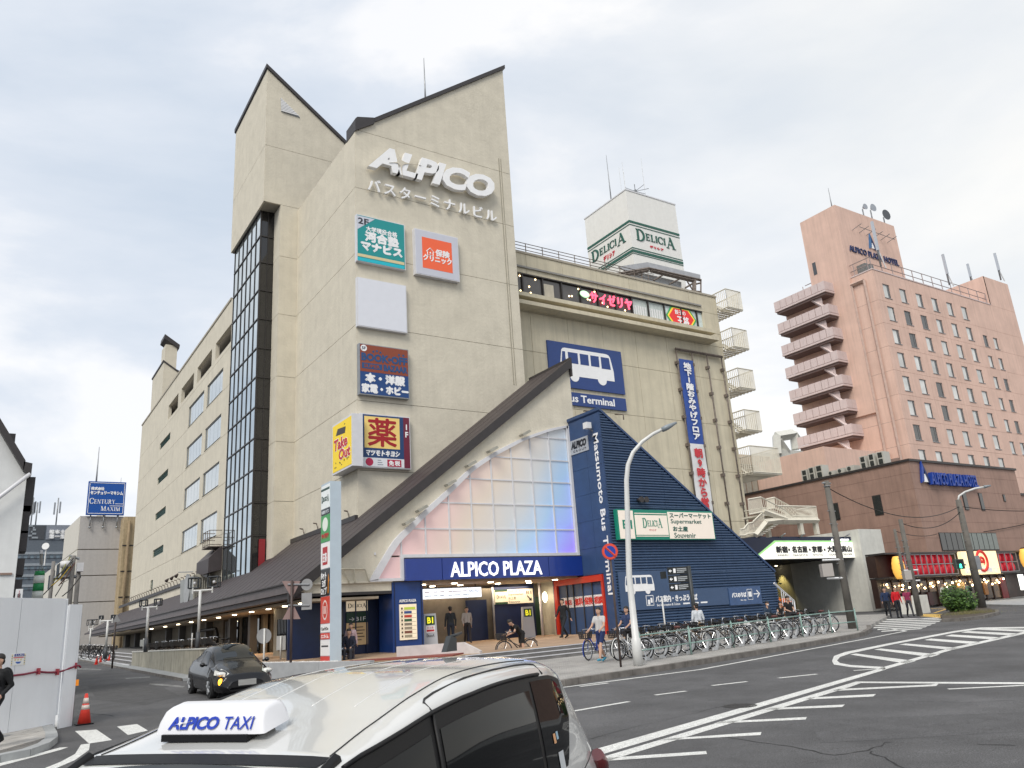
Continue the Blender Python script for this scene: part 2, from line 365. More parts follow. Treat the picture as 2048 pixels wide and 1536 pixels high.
M_GLASS = mat('dark_glass', (0.012, 0.017, 0.02), 0.03, 0.0, var=0.0, spec=1.0)
M_MIRGL = mat('reflective_glass', (0.58, 0.61, 0.60), 0.04, 0.85, var=0.05)
M_BLACK = mat('black_plastic', (0.006, 0.006, 0.007), 0.5, spec=0.25)
M_WHITE = mat('white_paint', (0.74, 0.74, 0.74), 0.5, var=0.04)
M_LETW = mat('white_letters', (0.88, 0.88, 0.88), 0.4, var=0.03)
M_POLEW = mat('white_pole', (0.62, 0.62, 0.60), 0.4, var=0.06)
M_RUST = mat('weathered_steel', (0.17, 0.14, 0.12), 0.7, 0.2, var=0.35, scale=5)
# ================================================================== GROUND, ROAD, PAVEMENTS
M_ASPH = mat('asphalt', (0.095, 0.094, 0.096), 0.85, var=0.18, scale=0.8, bump=0.35, bscale=120, speck=0.5, blotch=0.28)
M_LINE = mat('road_paint', (0.66, 0.66, 0.63), 0.7, var=0.16, scale=14, speck=0.35, blotch=0.12)
M_YLINE = mat('road_paint_yellow', (0.62, 0.40, 0.10), 0.7, var=0.15, scale=9)
M_KERB = mat('kerb_concrete', (0.17, 0.155, 0.14), 0.9, var=0.3, scale=3, bump=0.3, streak=0.2)
M_KERBL = mat('kerb_grey', (0.34, 0.35, 0.35), 0.9, var=0.15, scale=3, bump=0.2)
def tiles_mat(name, c1, c2, mortar, w_, h_, rot=0.0, rough=0.8):
    m = mat(name, c1, rough, var=0.1, scale=4); t = m.node_tree; n = t.nodes; l = t.links
    ge = n.new('ShaderNodeNewGeometry'); mp = n.new('ShaderNodeMapping'); mp.inputs['Rotation'].default_value = (0, 0, rot); l.new(ge.outputs['Position'], mp.inputs[0])
    br = n.new('ShaderNodeTexBrick'); br.inputs['Color1'].default_value = (*c1, 1); br.inputs['Color2'].default_value = (*c2, 1); br.inputs['Mortar'].default_value = (*mortar, 1)
    br.inputs['Scale'].default_value = 1; br.inputs['Brick Width'].default_value = w_; br.inputs['Row Height'].default_value = h_; br.inputs['Mortar Size'].default_value = 0.008
    l.new(mp.outputs[0], br.inputs['Vector'])
    nz = n.new('ShaderNodeTexNoise'); nz.inputs['Scale'].default_value = 0.9; nz.inputs['Detail'].default_value = 8; l.new(ge.outputs['Position'], nz.inputs['Vector'])
    mr_ = n.new('ShaderNodeMapRange'); mr_.inputs['From Min'].default_value = 0.3; mr_.inputs['From Max'].default_value = 0.7; mr_.inputs['To Min'].default_value = 0.78; mr_.inputs['To Max'].default_value = 1.12; l.new(nz.outputs['Fac'], mr_.inputs['Value'])
    vm = n.new('ShaderNodeVectorMath'); vm.operation = 'SCALE'; l.new(br.outputs['Color'], vm.inputs[0]); l.new(mr_.outputs[0], vm.inputs['Scale'])
    l.new(vm.outputs[0], n['Principled BSDF'].inputs['Base Color']); return m
M_SETT = tiles_mat('pale_setts', (0.42, 0.40, 0.37), (0.34, 0.33, 0.31), (0.15, 0.14, 0.13), 0.22, 0.11, 0.3)
M_PLAT = tiles_mat('ochre_floor_tiles', (0.42, 0.28, 0.18), (0.37, 0.26, 0.17), (0.25, 0.18, 0.12), 0.6, 0.3)
M_RAMP = mat('red_ramp', (0.22, 0.06, 0.045), 0.9, var=0.15, bump=0.2)
# the road: one sheet out to the horizon, rising gently away from the square's corner
g = MB(); dirv = Vector((0.5555, 0.832, 0)).normalized(); lat = Vector((-dirv.y, dirv.x, 0)); ss = [-1500, -30, 0, 40, 90, 140, 1500]; vs = []
for s_ in ss:
    for t_ in (-1500, 0, 1500):
        q = dirv * s_ + lat * t_; vs.append((q.x, q.y, zg(q.x, q.y)))
fs = [(i * 3 + k, i * 3 + k + 3, i * 3 + k + 4, i * 3 + k + 1) for i in range(len(ss) - 1) for k in range(2)]
g.add(vs, [f[::-1] for f in fs]); structure('road', g, M_ASPH)
def gp(pts, h=0.0): return [tuple(gz(x, y, h)[:2]) for x, y in pts]
KP = [(560, 1440), (820, 1405), (1000, 1380), (1130, 1360), (1180, 1352), (1290, 1336), (1400, 1319), (1500, 1303), (1600, 1287), (1700, 1270), (1728, 1264), (1742, 1256), (1740, 1250)]
kline = gp(KP, 0.15)
walk = kline + [(45.2, 29.0), (45.2, 33), (24, 33), (10.0, 33), (10.0, 26.0)]
structure('pavement', MB().gslab(walk, -0.3, 0.146), M_SETT)
kr = thing('kerb', 'kerb', 'x'); del kr['category']; del kr['label']; kr['kind'] = 'structure'
def kerbstones(line, parent, m_, w_=0.16, ln=0.6, h=0.155, skip=0):
    # evenly spaced stones along a polyline
    pts = [Vector((x, y, 0)) for x, y in line]; seg = []
    for a, b in zip(pts, pts[1:]):
        L_ = (b - a).length; n_ = max(1, round(L_ / ln))
        for i in range(n_): seg.append((a.lerp(b, i / n_), a.lerp(b, (i + 1) / n_)))
    for a, b in seg:
        t_ = (b - a).normalized(); nn = Vector((t_.y, -t_.x, 0)); a2 = a + t_ * 0.006; b2 = b - t_ * 0.006; j = random.uniform(-0.004, 0.004)
        MB().gslab([tuple((a2 + nn * (0.02 + j))[:2]), tuple((b2 + nn * (0.02 + j))[:2]), tuple((b2 - nn * w_)[:2]), tuple((a2 - nn * w_)[:2])], -0.2, h + j).build('kerb_stone', m_, parent)
kerbstones(kline[2:], kr, M_KERB)
def mark(name, pts, m_=None, h=0.004):
    return structure(name, MB().gpoly(gp(pts, h), h), m_ or M_LINE)
def strip(name, a, b, w_, m_=None, h=0.004):
    A = gz(*a, h); B = gz(*b, h); t_ = (B - A); t_.z = 0; t_.normalize(); n_ = Vector((t_.y, -t_.x, 0)) * w_ / 2
    return structure(name, MB().gpoly([tuple((A + n_)[:2]), tuple((B + n_)[:2]), tuple((B - n_)[:2]), tuple((A - n_)[:2])], h), m_ or M_LINE)
# edge line along the kerb, lane dashes
for a, b in (((1000, 1391), (1400, 1339)), ((1400, 1339), (1740, 1276)), ((1740, 1276), (1812, 1262))): strip('edge_line', a, b, 0.14)
strip('edge_line', (1812, 1262), (1776, 1257), 0.14)
for a, b in (((1100, 1430), (1258, 1403)), ((1310, 1390), (1372, 1382)), ((1424, 1371), (1494, 1363)), ((1557, 1356), (1634, 1348)), ((1160, 1373), (1216, 1366))): strip('lane_dash', a, b, 0.13)
# double centre line and the turning wedge marks beside it
mark('centre_line', [(1180, 1505), (1195, 1497), (1770, 1334), (1772, 1339), (1200, 1510)])
mark('centre_line', [(1190, 1522), (1204, 1514), (1712, 1363), (1722, 1366), (1700, 1374), (1208, 1524)])
for p_ in ([(1206, 1516), (1412, 1502), (1414, 1508), (1206, 1522)], [(1335, 1477), (1523, 1464), (1521, 1470), (1320, 1481)], [(1440, 1443), (1614, 1434), (1611, 1439), (1428, 1447)],
           [(1540, 1416), (1690, 1409), (1684, 1414), (1528, 1420)], [(1620, 1395), (1752, 1388), (1746, 1393), (1608, 1399)], [(1676, 1378), (1862, 1369), (1880, 1365), (1872, 1372), (1662, 1382)]):
    mark('chevron_stripe', p_)
mark('lane_line', [(1712, 1363), (1720, 1366), (2150, 1369), (2150, 1365)])
strip('lane_dash', (1896, 1378), (2060, 1370), 0.14); strip('lane_dash', (1707, 1341), (1770, 1337), 0.12)
# hatched island
isl = [(1664, 1322), (1668, 1312), (1690, 1304), (1780, 1286), (1908, 1262), (1960, 1255), (2100, 1253)]
inn = [(1674, 1321), (1680, 1314), (1700, 1307), (1784, 1289), (1910, 1265), (1962, 1258), (2100, 1256)]
for i in range(len(isl) - 1): mark('island_outline', [isl[i], isl[i + 1], inn[i + 1], inn[i]])
mark('island_outline', [(1664, 1322), (1668, 1329), (1700, 1334), (1768, 1338), (1770, 1334), (1702, 1330), (1680, 1326), (1674, 1321)])
mark('island_outline', [(1760, 1336), (1766, 1340), (1900, 1301), (2100, 1256), (2100, 1252), (1896, 1297)])
for p_ in ([(1700, 1309), (1712, 1307), (1832, 1322), (1812, 1327)], [(1748, 1299), (1762, 1297), (1880, 1309), (1862, 1314)], [(1798, 1289), (1812, 1287), (1920, 1296), (1904, 1300)],
           [(1848, 1280), (1862, 1277), (1962, 1284), (1946, 1288)], [(1890, 1272), (1904, 1269), (2006, 1275), (1990, 1279)], [(1922, 1265), (1936, 1262), (2040, 1267), (2026, 1271)], [(1952, 1259), (1966, 1257), (2070, 1260), (2058, 1264)]):
    mark('hatch_stripe', p_)
# crossing over the bus driveway
for i in range(7):
    y = 1240 + i * 3.6; mark('crosswalk_stripe', [(1716 + i * 8, y), (1900 - i * 9, y - 5.5), (1896 - i * 9, y - 3.6), (1714 + i * 8, y + 2.0)])
mark('driveway_marking', [(1838, 1228), (1894, 1228), (1882, 1236), (1836, 1232)], M_YLINE); strip('driveway_marking', (1862, 1217), (1930, 1219), 0.16, M_YLINE); strip('driveway_marking', (1868, 1226), (1918, 1210), 0.16, M_YLINE)
# left side street: lines, corner pavement
mark('stop_line', [(150, 1462), (193, 1459), (224, 1480), (178, 1487)]); mark('stop_line', [(234, 1453), (274, 1448), (296, 1461), (256, 1470)])
arc = [(162, 1489), (180, 1487), (178, 1500), (150, 1520), (104, 1540), (80, 1540), (120, 1524), (150, 1508)]
mark('bend_line', arc)
mark('edge_line', [(-60, 1540), (0, 1526), (120, 1495), (137, 1494), (120, 1500), (0, 1532), (-60, 1548)], M_LINE)
M_WORN = mat('worn_paint', (0.20, 0.20, 0.195), 0.8, var=0.5, scale=5, speck=0.5, blotch=0.5)
for p_ in ([(150, 1336), (205, 1338), (200, 1340), (152, 1339)], [(300, 1366), (370, 1372), (366, 1375), (298, 1369)], [(250, 1356), (300, 1353), (300, 1355), (252, 1358)]):
    mark('worn_marking', p_, M_WORN)
M_PAT = mat('asphalt_patch', (0.072, 0.071, 0.072), 0.9, var=0.2, speck=0.4, bump=0.3, bscale=90)
for p_ in ([(180, 1362), (300, 1352), (372, 1380), (300, 1400), (190, 1390)], [(1350, 1480), (1500, 1445), (1700, 1500), (1640, 1560), (1300, 1560)]): pass
structure('patch_repair', MB().gpoly(gp([(175, 1372), (300, 1362), (360, 1392), (290, 1410), (195, 1400)], 0.003), 0.003), M_PAT)
# crack lines
def crack(pts, w_=0.012):
    mb = MB(); P_ = [gz(x + random.uniform(-2, 2), y + random.uniform(-1.5, 1.5), 0.003) for x, y in pts]
    fine = []
    for a, b in zip(P_, P_[1:]):
        for k in range(6): fine.append(a.lerp(b, k / 6) + Vector((random.uniform(-1, 1), random.uniform(-1, 1), 0)) * 0.05)
    for a, b in zip(fine, fine[1:]):
        t_ = (b - a).normalized(); n_ = Vector((t_.y, -t_.x, 0)) * w_ * random.uniform(0.5, 1.4)
        mb.gpoly([tuple((a + n_)[:2]), tuple((b + n_)[:2]), tuple((b - n_)[:2]), tuple((a - n_)[:2])], 0.003)
    structure('road_crack', mb, mat('crack_dark', (0.02, 0.02, 0.02), 0.9))
crack([(1440, 1474), (1560, 1490), (1660, 1509), (1740, 1498), (1790, 1480)]); crack([(1950, 1488), (2048, 1492)]); crack([(1180, 1478), (1330, 1440), (1500, 1400)], 0.006); crack([(180, 1425), (240, 1434)], 0.02)
structure('drain_slot', MB().gpoly(gp([(1583, 1292.5), (1606, 1289.5), (1609, 1291), (1586, 1294)], 0.003), 0.003), mat('crack_dark', (0.02, 0.02, 0.02), 0.9))
mh = gz(1480, 1412); structure('manhole_cover', MB().gpoly([(mh.x + .32 * math.cos(R(a)), mh.y + .32 * math.sin(R(a))) for a in range(0, 360, 20)], 0.004), mat('cast_iron', (0.045, 0.043, 0.042), 0.6, 0.5, var=0.4, scale=30, bump=0.5, bscale=60))
structure('patch_repair', MB().gpoly(gp([(1620, 1440), (2048, 1424), (2060, 1462), (1640, 1486)], 0.002), 0.002), mat('asphalt_patch2', (0.084, 0.083, 0.085), 0.9, var=0.15, speck=0.5, bump=0.3, bscale=110))
crack([(1800, 1402), (1930, 1404), (2048, 1400)], 0.006); crack([(1740, 1500), (1800, 1530), (1840, 1560)])
# corner pavement on the left with flagstones and kerb
lp = gp([(-80, 1525), (0, 1508), (60, 1496), (100, 1482), (117, 1470), (110, 1458), (100, 1440), (88, 1436), (-80, 1480)], 0.12)
structure('corner_pavement', MB().gslab(lp, -0.3, 0.09), mat('mortar_bed', (0.16, 0.15, 0.14), 0.9))
ck = thing('corner_kerb', 'k', 'k'); del ck['category']; del ck['label']; ck['kind'] = 'structure'
kerbstones([tuple(gz(x, y, 0.13)[:2]) for x, y in [(-80, 1527), (0, 1510), (60, 1498), (98, 1484), (114, 1472), (112, 1462), (102, 1446), (96, 1437)]], ck, M_KERBL, 0.2, 0.7, 0.13)
fl = thing('flagstone_paving', 'f', 'f'); del fl['category']; del fl['label']; fl['kind'] = 'structure'
a0 = gz(-40, 1515, 0.1); ux = (gz(90, 1478, 0.1) - a0); ux.z = 0; ux.normalize(); uy = Vector((-ux.y, ux.x, 0)); M_FLAG = mat('flagstone', (0.42, 0.40, 0.37), 0.85, var=0.2, scale=2, bump=0.2, blotch=0.15); M_FLAGD = mat('wet_flagstone', (0.16, 0.16, 0.16), 0.35, var=0.2, scale=2)
lpc = [Vector((x, y, 0)) for x, y in lp]
for i in range(-1, 12):
    for j in range(0, 9):
        q = [(a0 + ux * (i * 0.4 + (j % 2) * 0.2 + dx) + uy * (j * 0.4 + dy)) for dx, dy in ((0.006, 0.006), (0.394, 0.006), (0.394, 0.394), (0.006, 0.394))]
        poly = [tuple(v[:2]) for v in q]; shrink = gp([(-80, 1520), (0, 1503), (58, 1491), (92, 1478), (104, 1469), (96, 1443), (-80, 1480)], 0.12)
        pc = clipconv(poly, [shrink[0], shrink[1], shrink[2], shrink[3], shrink[4], shrink[5], shrink[6]])
        if len(pc) >= 3 and area(pc) > 0.01: MB().gslab(pc, 0.08, 0.125 + random.uniform(-0.003, 0.003)).build('flagstone', M_FLAGD if (j in (3, 4) and 2 < i < 7) else M_FLAG, fl)
# raised forecourt (platform) with three steps
HP = 0.52; YF = 24.7
plat = [(13.9, YF + 0.9), (24.6, YF + 0.9), (24.3, 44.0), (8.0, 44.0), (8.0, 36.4), (9.45, 32.6), (10.6, 29.4), (12.1, 27.0)]
structure('forecourt_floor', MB().gslab(plat, -0.2, HP), M_PLAT)
st = thing('steps', 's', 's'); del st['category']; del st['label']; st['kind'] = 'structure'
M_STEP = mat('step_stone', (0.17, 0.165, 0.16), 0.85, var=0.2, bump=0.2)
for k in range(3):
    y0 = YF + k * 0.3; MB().gslab([(14.2, y0), (24.6, y0), (24.6, YF + 0.95), (14.2, YF + 0.95)], -0.1, 0.15 + (k + 1) * 0.1233 - 0.004 * (k == 2)).build('step', M_STEP, st)
    MB().gslab([(14.2, y0 - 0.012), (24.6, y0 - 0.012), (24.6, y0 + 0.05), (14.2, y0 + 0.05)], 0.15 + (k + 1) * 0.1233 - 0.02, 0.15 + (k + 1) * 0.1233 + 0.004).build('step_nosing', M_FRAMEW, st)
# ================================================================== BUS TERMINAL DEPARTMENT STORE
XA0, XA1, YA = 14.45, 24.6, 35.5
XC, YB, YB1 = 12.24, 45.16, 53.3
XM, YEND = 12.43, 91.2
YR, XR1, ZR = 38.5, 45.1, 25.1
SL = 0.765
FA, FB, FRR, FE = Fr('Y', YA), Fr('Y', YB), Fr('Y', YR), Fr('Y', 31.74)
FXA, FXC, FXM, FXG = Fr('X', XA0), Fr('X', XC), Fr('X', XM), Fr('X', XM)
bt = thing('bus_terminal_building', 'cream stucco department store with twin slanted towers, glazed corner and brown canopy roof', 'building', (20, 45, 0))
rz = lambda x: 28.5 + SL * (x - XA0)          # roof of the near tower
rb = lambda x: 38.5 - 0.76 * (x - XC)         # roof of the far tower
core = MB()
FI = Fr('Y', YA + 0.06)
core.prism(FI, [(XA0 + 0.05, 0), (XA1 - 0.05, 0), (XA1 - 0.05, rz(XA1) - 0.1), (XA0 + 0.05, rz(XA0) - 0.1)], -16.0, 0)
FI2 = Fr('Y', YB + 0.06)
core.prism(FI2, [(13.36, 0), (24.5, 0), (24.5, rb(24.5)), (13.36, rb(13.36) - 0.1)], -8.0, 0)
core.prism(Fr('Y', YB + 0.06), [(XC + 0.06, 28.7), (13.36, 28.7), (13.36, rb(13.36) - 0.1), (XC + 0.06, rb(XC) - 0.1)], -8.0, 0)
core.box((XM + 0.3, YB1, 0), (24.5, YEND, 21.6)).box((XM + 1.1, YB1, 21.6), (24.5, YEND, 25.0)); core.box((24.5, YR + 0.3, 0), (XR1 - 0.1, YEND, 25.0))
core.build('wall_core', M_JOINT, bt)
# near tower cladding
panels(FA, [(XA0, 4.0), (XA1, 4.0), (XA1, rz(XA1)), (XA0, rz(XA0))], [XA0, 24.7], [4, 9.6, 13.1, 17.1, 21.1, 25.0, 28.6, 40], M_STUCCO, bt)
panels(FXA, [(-YB - 0.05, 4), (-YA, 4), (-YA, rz(XA0)), (-YB - 0.05, rz(XA0))], [-YB - 0.06, -YA], [4, 9.62, 13.12, 17.12, 21.12, 25.02, 28.62], M_STUCCO, bt)
MB().box((XA1 - 0.12, YA + 0.1, 10), (XA1, YB + 6, rz(XA1) - 0.02)).build('wall_panel', M_STUCCO, bt)
# vertical pipe-like joint and faint frame on the near tower face
MB().fbox(FA, 23.8, 14.9, 23.84, 29.5, 0, 0.02).fbox(FA, 23.95, 14.9, 23.98, 29.5, 0, 0.02).build('conduit', mat('stucco_dark', (0.33, 0.30, 0.23), 0.9), bt)
# sloping copings
t_ = MB(); t_.prism(FA, [(XA0 + 1.0, rz(XA0 + 1.0)), (XA1 + 0.12, rz(XA1 + 0.12)), (XA1 + 0.12, rz(XA1 + 0.12) + 0.28), (XA0 + 1.0, rz(XA0 + 1.0) + 0.28)], -16, 0.12)
t_.prism(FA, [(XA0 - 0.02, rz(XA0) - 0.05), (XA0 + 1.1, rz(XA0 + 1.1) - 0.1), (XA0 + 1.1, rz(XA0 + 1.1) + 0.28), (XA0 + 0.1, rz(XA0) + 0.85), (XA0 - 0.02, rz(XA0) + 0.7)], -1.2, 0.14)
t_.build('roof_coping', M_DKTRIM, bt)
t_ = MB(); t_.prism(FB, [(XC - 0.1, rb(XC - 0.1)), (24.5, rb(24.5)), (24.5, rb(24.5) + 0.28), (XC - 0.1, rb(XC - 0.1) + 0.28)], -8.2, 0.12)
t_.build('roof_coping', M_DKTRIM, bt)
# far tower cladding
panels(FB, [(XC, 28.6), (24.4, 28.6), (24.4, rb(24.4)), (XC, rb(XC))], [XC, 24.4], [28.6, 32.7, 45], M_STUCCO, bt)
panels(FB, [(13.3, 4), (XA0 + 0.05, 4), (XA0 + 0.05, 28.6), (13.3, 28.6)], [13.3, XA0 + 0.05], [4, 9.6, 13.1, 17.1, 21.1, 25.0, 28.6], M_STUCCO, bt)
panels(FXC, [(-YB1, 28.6), (-YB, 28.6), (-YB, rb(XC)), (-YB1, rb(XC))], [-YB1, -YB], [28.6, 32.7, 45], M_STUCCO, bt)
MB().box((XC + 0.13, YB + 0.12, 28.6), (13.3, YB1, 28.72)).build('soffit', mat('soffit_grey', (0.30, 0.28, 0.24), 0.9), bt)
for (za, zb_) in ((4, 9.6), (9.6, 13.1), (13.1, 17.1), (17.1, 21.1), (21.1, 25.0), (25.0, 28.58)):
    MB().box((13.3, YB + 0.13, za + 0.012), (13.42, 46.42, zb_ - 0.012)).build('wall_panel', M_STUCCO, bt)
# triangular vent in the far tower
vt = [FB.px(440 + x / 3.073, 120 + y / 3.073) for x, y in ((372, 236), (492, 356), (376, 318))]
MB().prism(FB, vt, 0.0, 0.04).build('vent', mat('vent_grey', (0.30, 0.33, 0.36), 0.6), bt)
for k in range(9):
    v_ = vt[2][1] + (vt[0][1] - vt[2][1]) * (k + 0.5) / 9; w_ = clip(clip(list(vt), (0, 1), v_ + 0.04), (0, -1), -(v_ - 0.04))
    if len(w_) > 2: MB().prism(FB, w_, 0.04, 0.10).build('vent_slat', M_WHITE, bt)
# glazed corner bay: 11 storeys of panes
zr = [5.51, 7.80, 9.70, 11.62, 13.52, 15.42, 17.32, 19.20, 21.12, 23.04, 24.96, 26.80, 28.6]
yl = [46.42 + i * (52.85 - 46.42) / 6 for i in range(7)]
bay = MB(); bay.box((XM + 0.10, 46.5, 5.4), (13.6, YB1, 28.6)); bay.build('bay_interior', mat('dim_interior', (0.02, 0.022, 0.024), 0.7), bt)
M_BAYGL = mat('bay_glass', (0.46, 0.54, 0.58), 0.03, 0.9, var=0.15, scale=0.7)
M_BAYDK = mat('bay_glass_dark', (0.02, 0.019, 0.018), 0.05, 0.0, var=0.1, spec=0.7)
for i in range(6):
    for j in range(12):
        MB().box((XM + 0.02 + random.uniform(0, 0.006), yl[i] + 0.05, zr[j] + 0.06), (XM + 0.06, yl[i + 1] - 0.05, zr[j + 1] - 0.06)).build('pane', M_BAYGL, bt)
for i, (a, b) in enumerate(((12.50, 12.90), (12.94, 13.28))):
    for j in range(12): MB().box((a, 46.44, zr[j] + 0.06), (b, 46.48, zr[j + 1] - 0.06)).build('pane', M_BAYDK, bt)
M_MUL = mat('bronze_mullion', (0.05, 0.045, 0.042), 0.4, 0.5)
for y in yl: MB().box((XM - 0.02, y - 0.03, 5.4), (XM + 0.08, y + 0.03, 28.6)).build('mullion', M_MUL, bt)
for z in zr: MB().box((XM - 0.03, 46.38, z - 0.035), (XM + 0.07, 52.9, z + 0.035)).box((XM + 0.07, 46.38, z - 0.04), (13.3, 46.5, z + 0.04)).build('mullion', M_MUL, bt)
MB().box((12.9, 46.40, 5.4), (12.95, 46.47, 28.6)).build('mullion', M_MUL, bt)
MB().box((12.85, 46.30, 5.9), (13.2, 46.36, 7.6)).build('red_panel', P('#8c2028'), bt)
# left facade: storey bands with windows, openings and louvres
hol = []; ya, yb_ = (60.80, 66.30), (54.95, 59.80)
wrow = [(8.88, 10.52), (12.22, 13.87), (15.56, 17.22), (18.88, 20.57)]
for (y0, y1) in (ya, yb_):
    for (z0, z1) in wrow: hol.append((-y1, z0, -y0, z1))
ops = [(53.05, 57.6), (58.75, 63.7), (64.95, 69.9), (71.2, 75.7)]
for y0, y1 in ops: hol.append((-y1, 21.85 if y0 < 70 else 21.85, -y0, 23.2))
grn = [(19.72, 20.36), (16.42, 17.06), (13.1, 13.75), (9.78, 10.44)]
for z0, z1 in grn: hol.append((-79.1, z0, -74.0, z1))
hol.append((-79.3, 6.85, -78.1, 7.8))
panels(FXM, [(-YEND, 4), (-YB1 + 0.4, 4), (-YB1 + 0.4, 25.05), (-YEND, 25.05)], [-YEND, -67.3, -YB1 + 0.4], [4, 8.75, 12.05, 15.4, 18.75, 21.5, 25.1], M_STUCCO, bt, d0=-0.28, holes=hol)
for (y0, y1) in (ya, yb_):
    for (z0, z1) in wrow:
        fr = MB()
        for a, b, c, d in ((y0, y1, z0, z0 + 0.06), (y0, y1, z1 - 0.06, z1), (y0, y0 + 0.06, z0, z1), (y1 - 0.06, y1, z0, z1)): fr.box((XM + 0.06, a, c), (XM + 0.14, b, d))
        wn = fr.build('window', M_STEEL, bt)
        n_ = 5 if y0 > 60 else 4
        for k in range(n_):
            a = y0 + 0.06 + (y1 - y0 - 0.12) * k / n_; b = y0 + 0.06 + (y1 - y0 - 0.12) * (k + 1) / n_
            MB().box((XM + 0.10, a + 0.02, z0 + 0.06), (XM + 0.12 + random.uniform(0, 0.012), b - 0.02, z1 - 0.06)).build('pane', M_MIRGL, wn)
        MB().box((XM + 0.0, y0 - 0.02, z0 - 0.07), (XM + 0.1, y1 + 0.02, z0 - 0.005)).build('sill', M_STEEL, wn)
M_GRN = mat('green_louvre', (0.012, 0.075, 0.055), 0.5)
for z0, z1 in grn + [(6.85, 7.8)]:
    y0, y1 = (74.0, 79.1) if z1 != 7.8 else (78.1, 79.3)
    lv = MB().box((XM + 0.12, y0, z0), (XM + 0.2, y1, z1)).build('louvre_window', M_GRN, bt)
    for k in range(4): MB().box((XM + 0.06, y0 + 0.03, z0 + (k + 0.3) * (z1 - z0) / 4), (XM + 0.115, y1 - 0.03, z0 + (k + 0.5) * (z1 - z0) / 4)).build('slat', M_GRN, lv)
for y0, y1 in ops:
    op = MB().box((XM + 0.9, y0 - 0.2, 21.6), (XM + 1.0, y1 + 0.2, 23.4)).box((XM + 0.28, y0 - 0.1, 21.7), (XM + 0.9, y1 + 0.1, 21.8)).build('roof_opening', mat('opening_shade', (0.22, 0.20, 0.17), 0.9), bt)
    rl = MB()
    for k in range(4):
        yy = y0 + 0.6 + k * (y1 - y0 - 1.0) / 3; rl.tube([(XM + 0.35, yy, 21.85), (XM + 0.35, yy, 22.45), (XM + 0.6, yy + 0.25, 22.5), (XM + 0.6, yy + 0.25, 21.85)], 0.035, 6)
    rl.build('bike_hoop', M_BLACK, op)
MB().box((XM - 0.06, YB1, 25.05), (XM + 0.4, YEND + 0.1, 25.22)).box((24.6, YR - 0.06, 25.1), (XR1 + 0.06, YR + 0.4, 25.25)).build('parapet_cap', mat('parapet', (0.40, 0.36, 0.29), 0.8), bt)
# small rear stair tower and its chimney
rs = lambda x: 28.8 - 0.66 * (x - XM)
FT = Fr('Y', 79.94)
MB().prism(FT, [(XM + 0.02, 25.1), (20, 25.1), (20, rs(20)), (XM, rs(XM))], -6.3, 0).build('stair_tower', M_STUCCO, bt)
MB().prism(FT, [(XM - 0.08, rs(XM - 0.08)), (20, rs(20)), (20, rs(20) + 0.16), (XM - 0.08, rs(XM - 0.08) + 0.16)], -6.4, 0.08).build('roof_coping', M_DKTRIM, bt)
MB().box((12.5, 80.0, 28.2), (13.6, 82.0, 30.7)).build('chimney', M_STUCCO, bt)
MB().prism(Fr('Y', 79.8), [(12.3, 31.25), (13.75, 30.35), (13.8, 30.75), (12.35, 31.7)], -2.2, 0).build('chimney_cap', M_DKTRIM, bt)
# little maintenance balcony on the left facade
mb = MB()
for z in (8.1, 8.55, 9.0): mb.bar((XM - 0.75, 53.4, z), (XM - 0.75, 55.2, z), 0.035); mb.bar((XM, 55.2, z), (XM - 0.75, 55.2, z), 0.035); mb.bar((XM, 53.4, z), (XM - 0.75, 53.4, z), 0.035)
for y in (53.4, 54.0, 54.6, 55.2): mb.bar((XM - 0.75, y, 8.0), (XM - 0.75, y, 9.02), 0.035)
mb.box((XM - 0.8, 53.35, 7.94), (XM, 55.25, 8.0)); mb.bar((XM, 53.5, 7.4), (XM - 0.7, 53.5, 7.95), 0.04)
mb.build('maintenance_balcony', M_RUST, bt)

# ---- brown canopy roof along the street
zc = lambda x: 7.30 + SL * (x - XA0)
XE_, YE2 = 10.2, 104.0
rf = thing('canopy_roof', 'long dark brown sloping canopy roof wrapping the foot of the cream building', 'roof', (11, 60, 4)); rf = bt
def slab(poly_x, y0, y1, th=0.14, name='roof', m_=M_ROOF, dz=0.0):
    x0, x1 = poly_x
    return MB().prism(Fr('Y', y0), [(x0, zc(x0) - th + dz), (x1, zc(x1) - th + dz), (x1, zc(x1) + dz), (x0, zc(x0) + dz)], -(y1 - y0), 0).build(name, m_, bt)
bpy.data.objects.remove(bpy.data.objects['canopy_roof'])
slab((XE_, 24.95), 31.66, 35.52); slab((XE_, XA0 + 0.02), 35.52, YB + 0.02)
slab((XE_, 13.35), YB + 0.02, 46.4); slab((XE_, XM + 0.03), 46.4, 98.0)
# far end hip of the canopy
MB().add([(XE_, 98, zc(XE_) - 0.14), (XM + 0.03, 98, zc(XM) - 0.14), (XE_, 108, zc(XE_) - 0.14), (XE_, 98, zc(XE_)), (XM + 0.03, 98, zc(XM)), (XE_, 108, zc(XE_))], [(3, 4, 5), (0, 2, 1), (0, 3, 5, 2), (1, 2, 5, 4), (0, 1, 4, 3)]).build('roof', M_ROOF, bt)
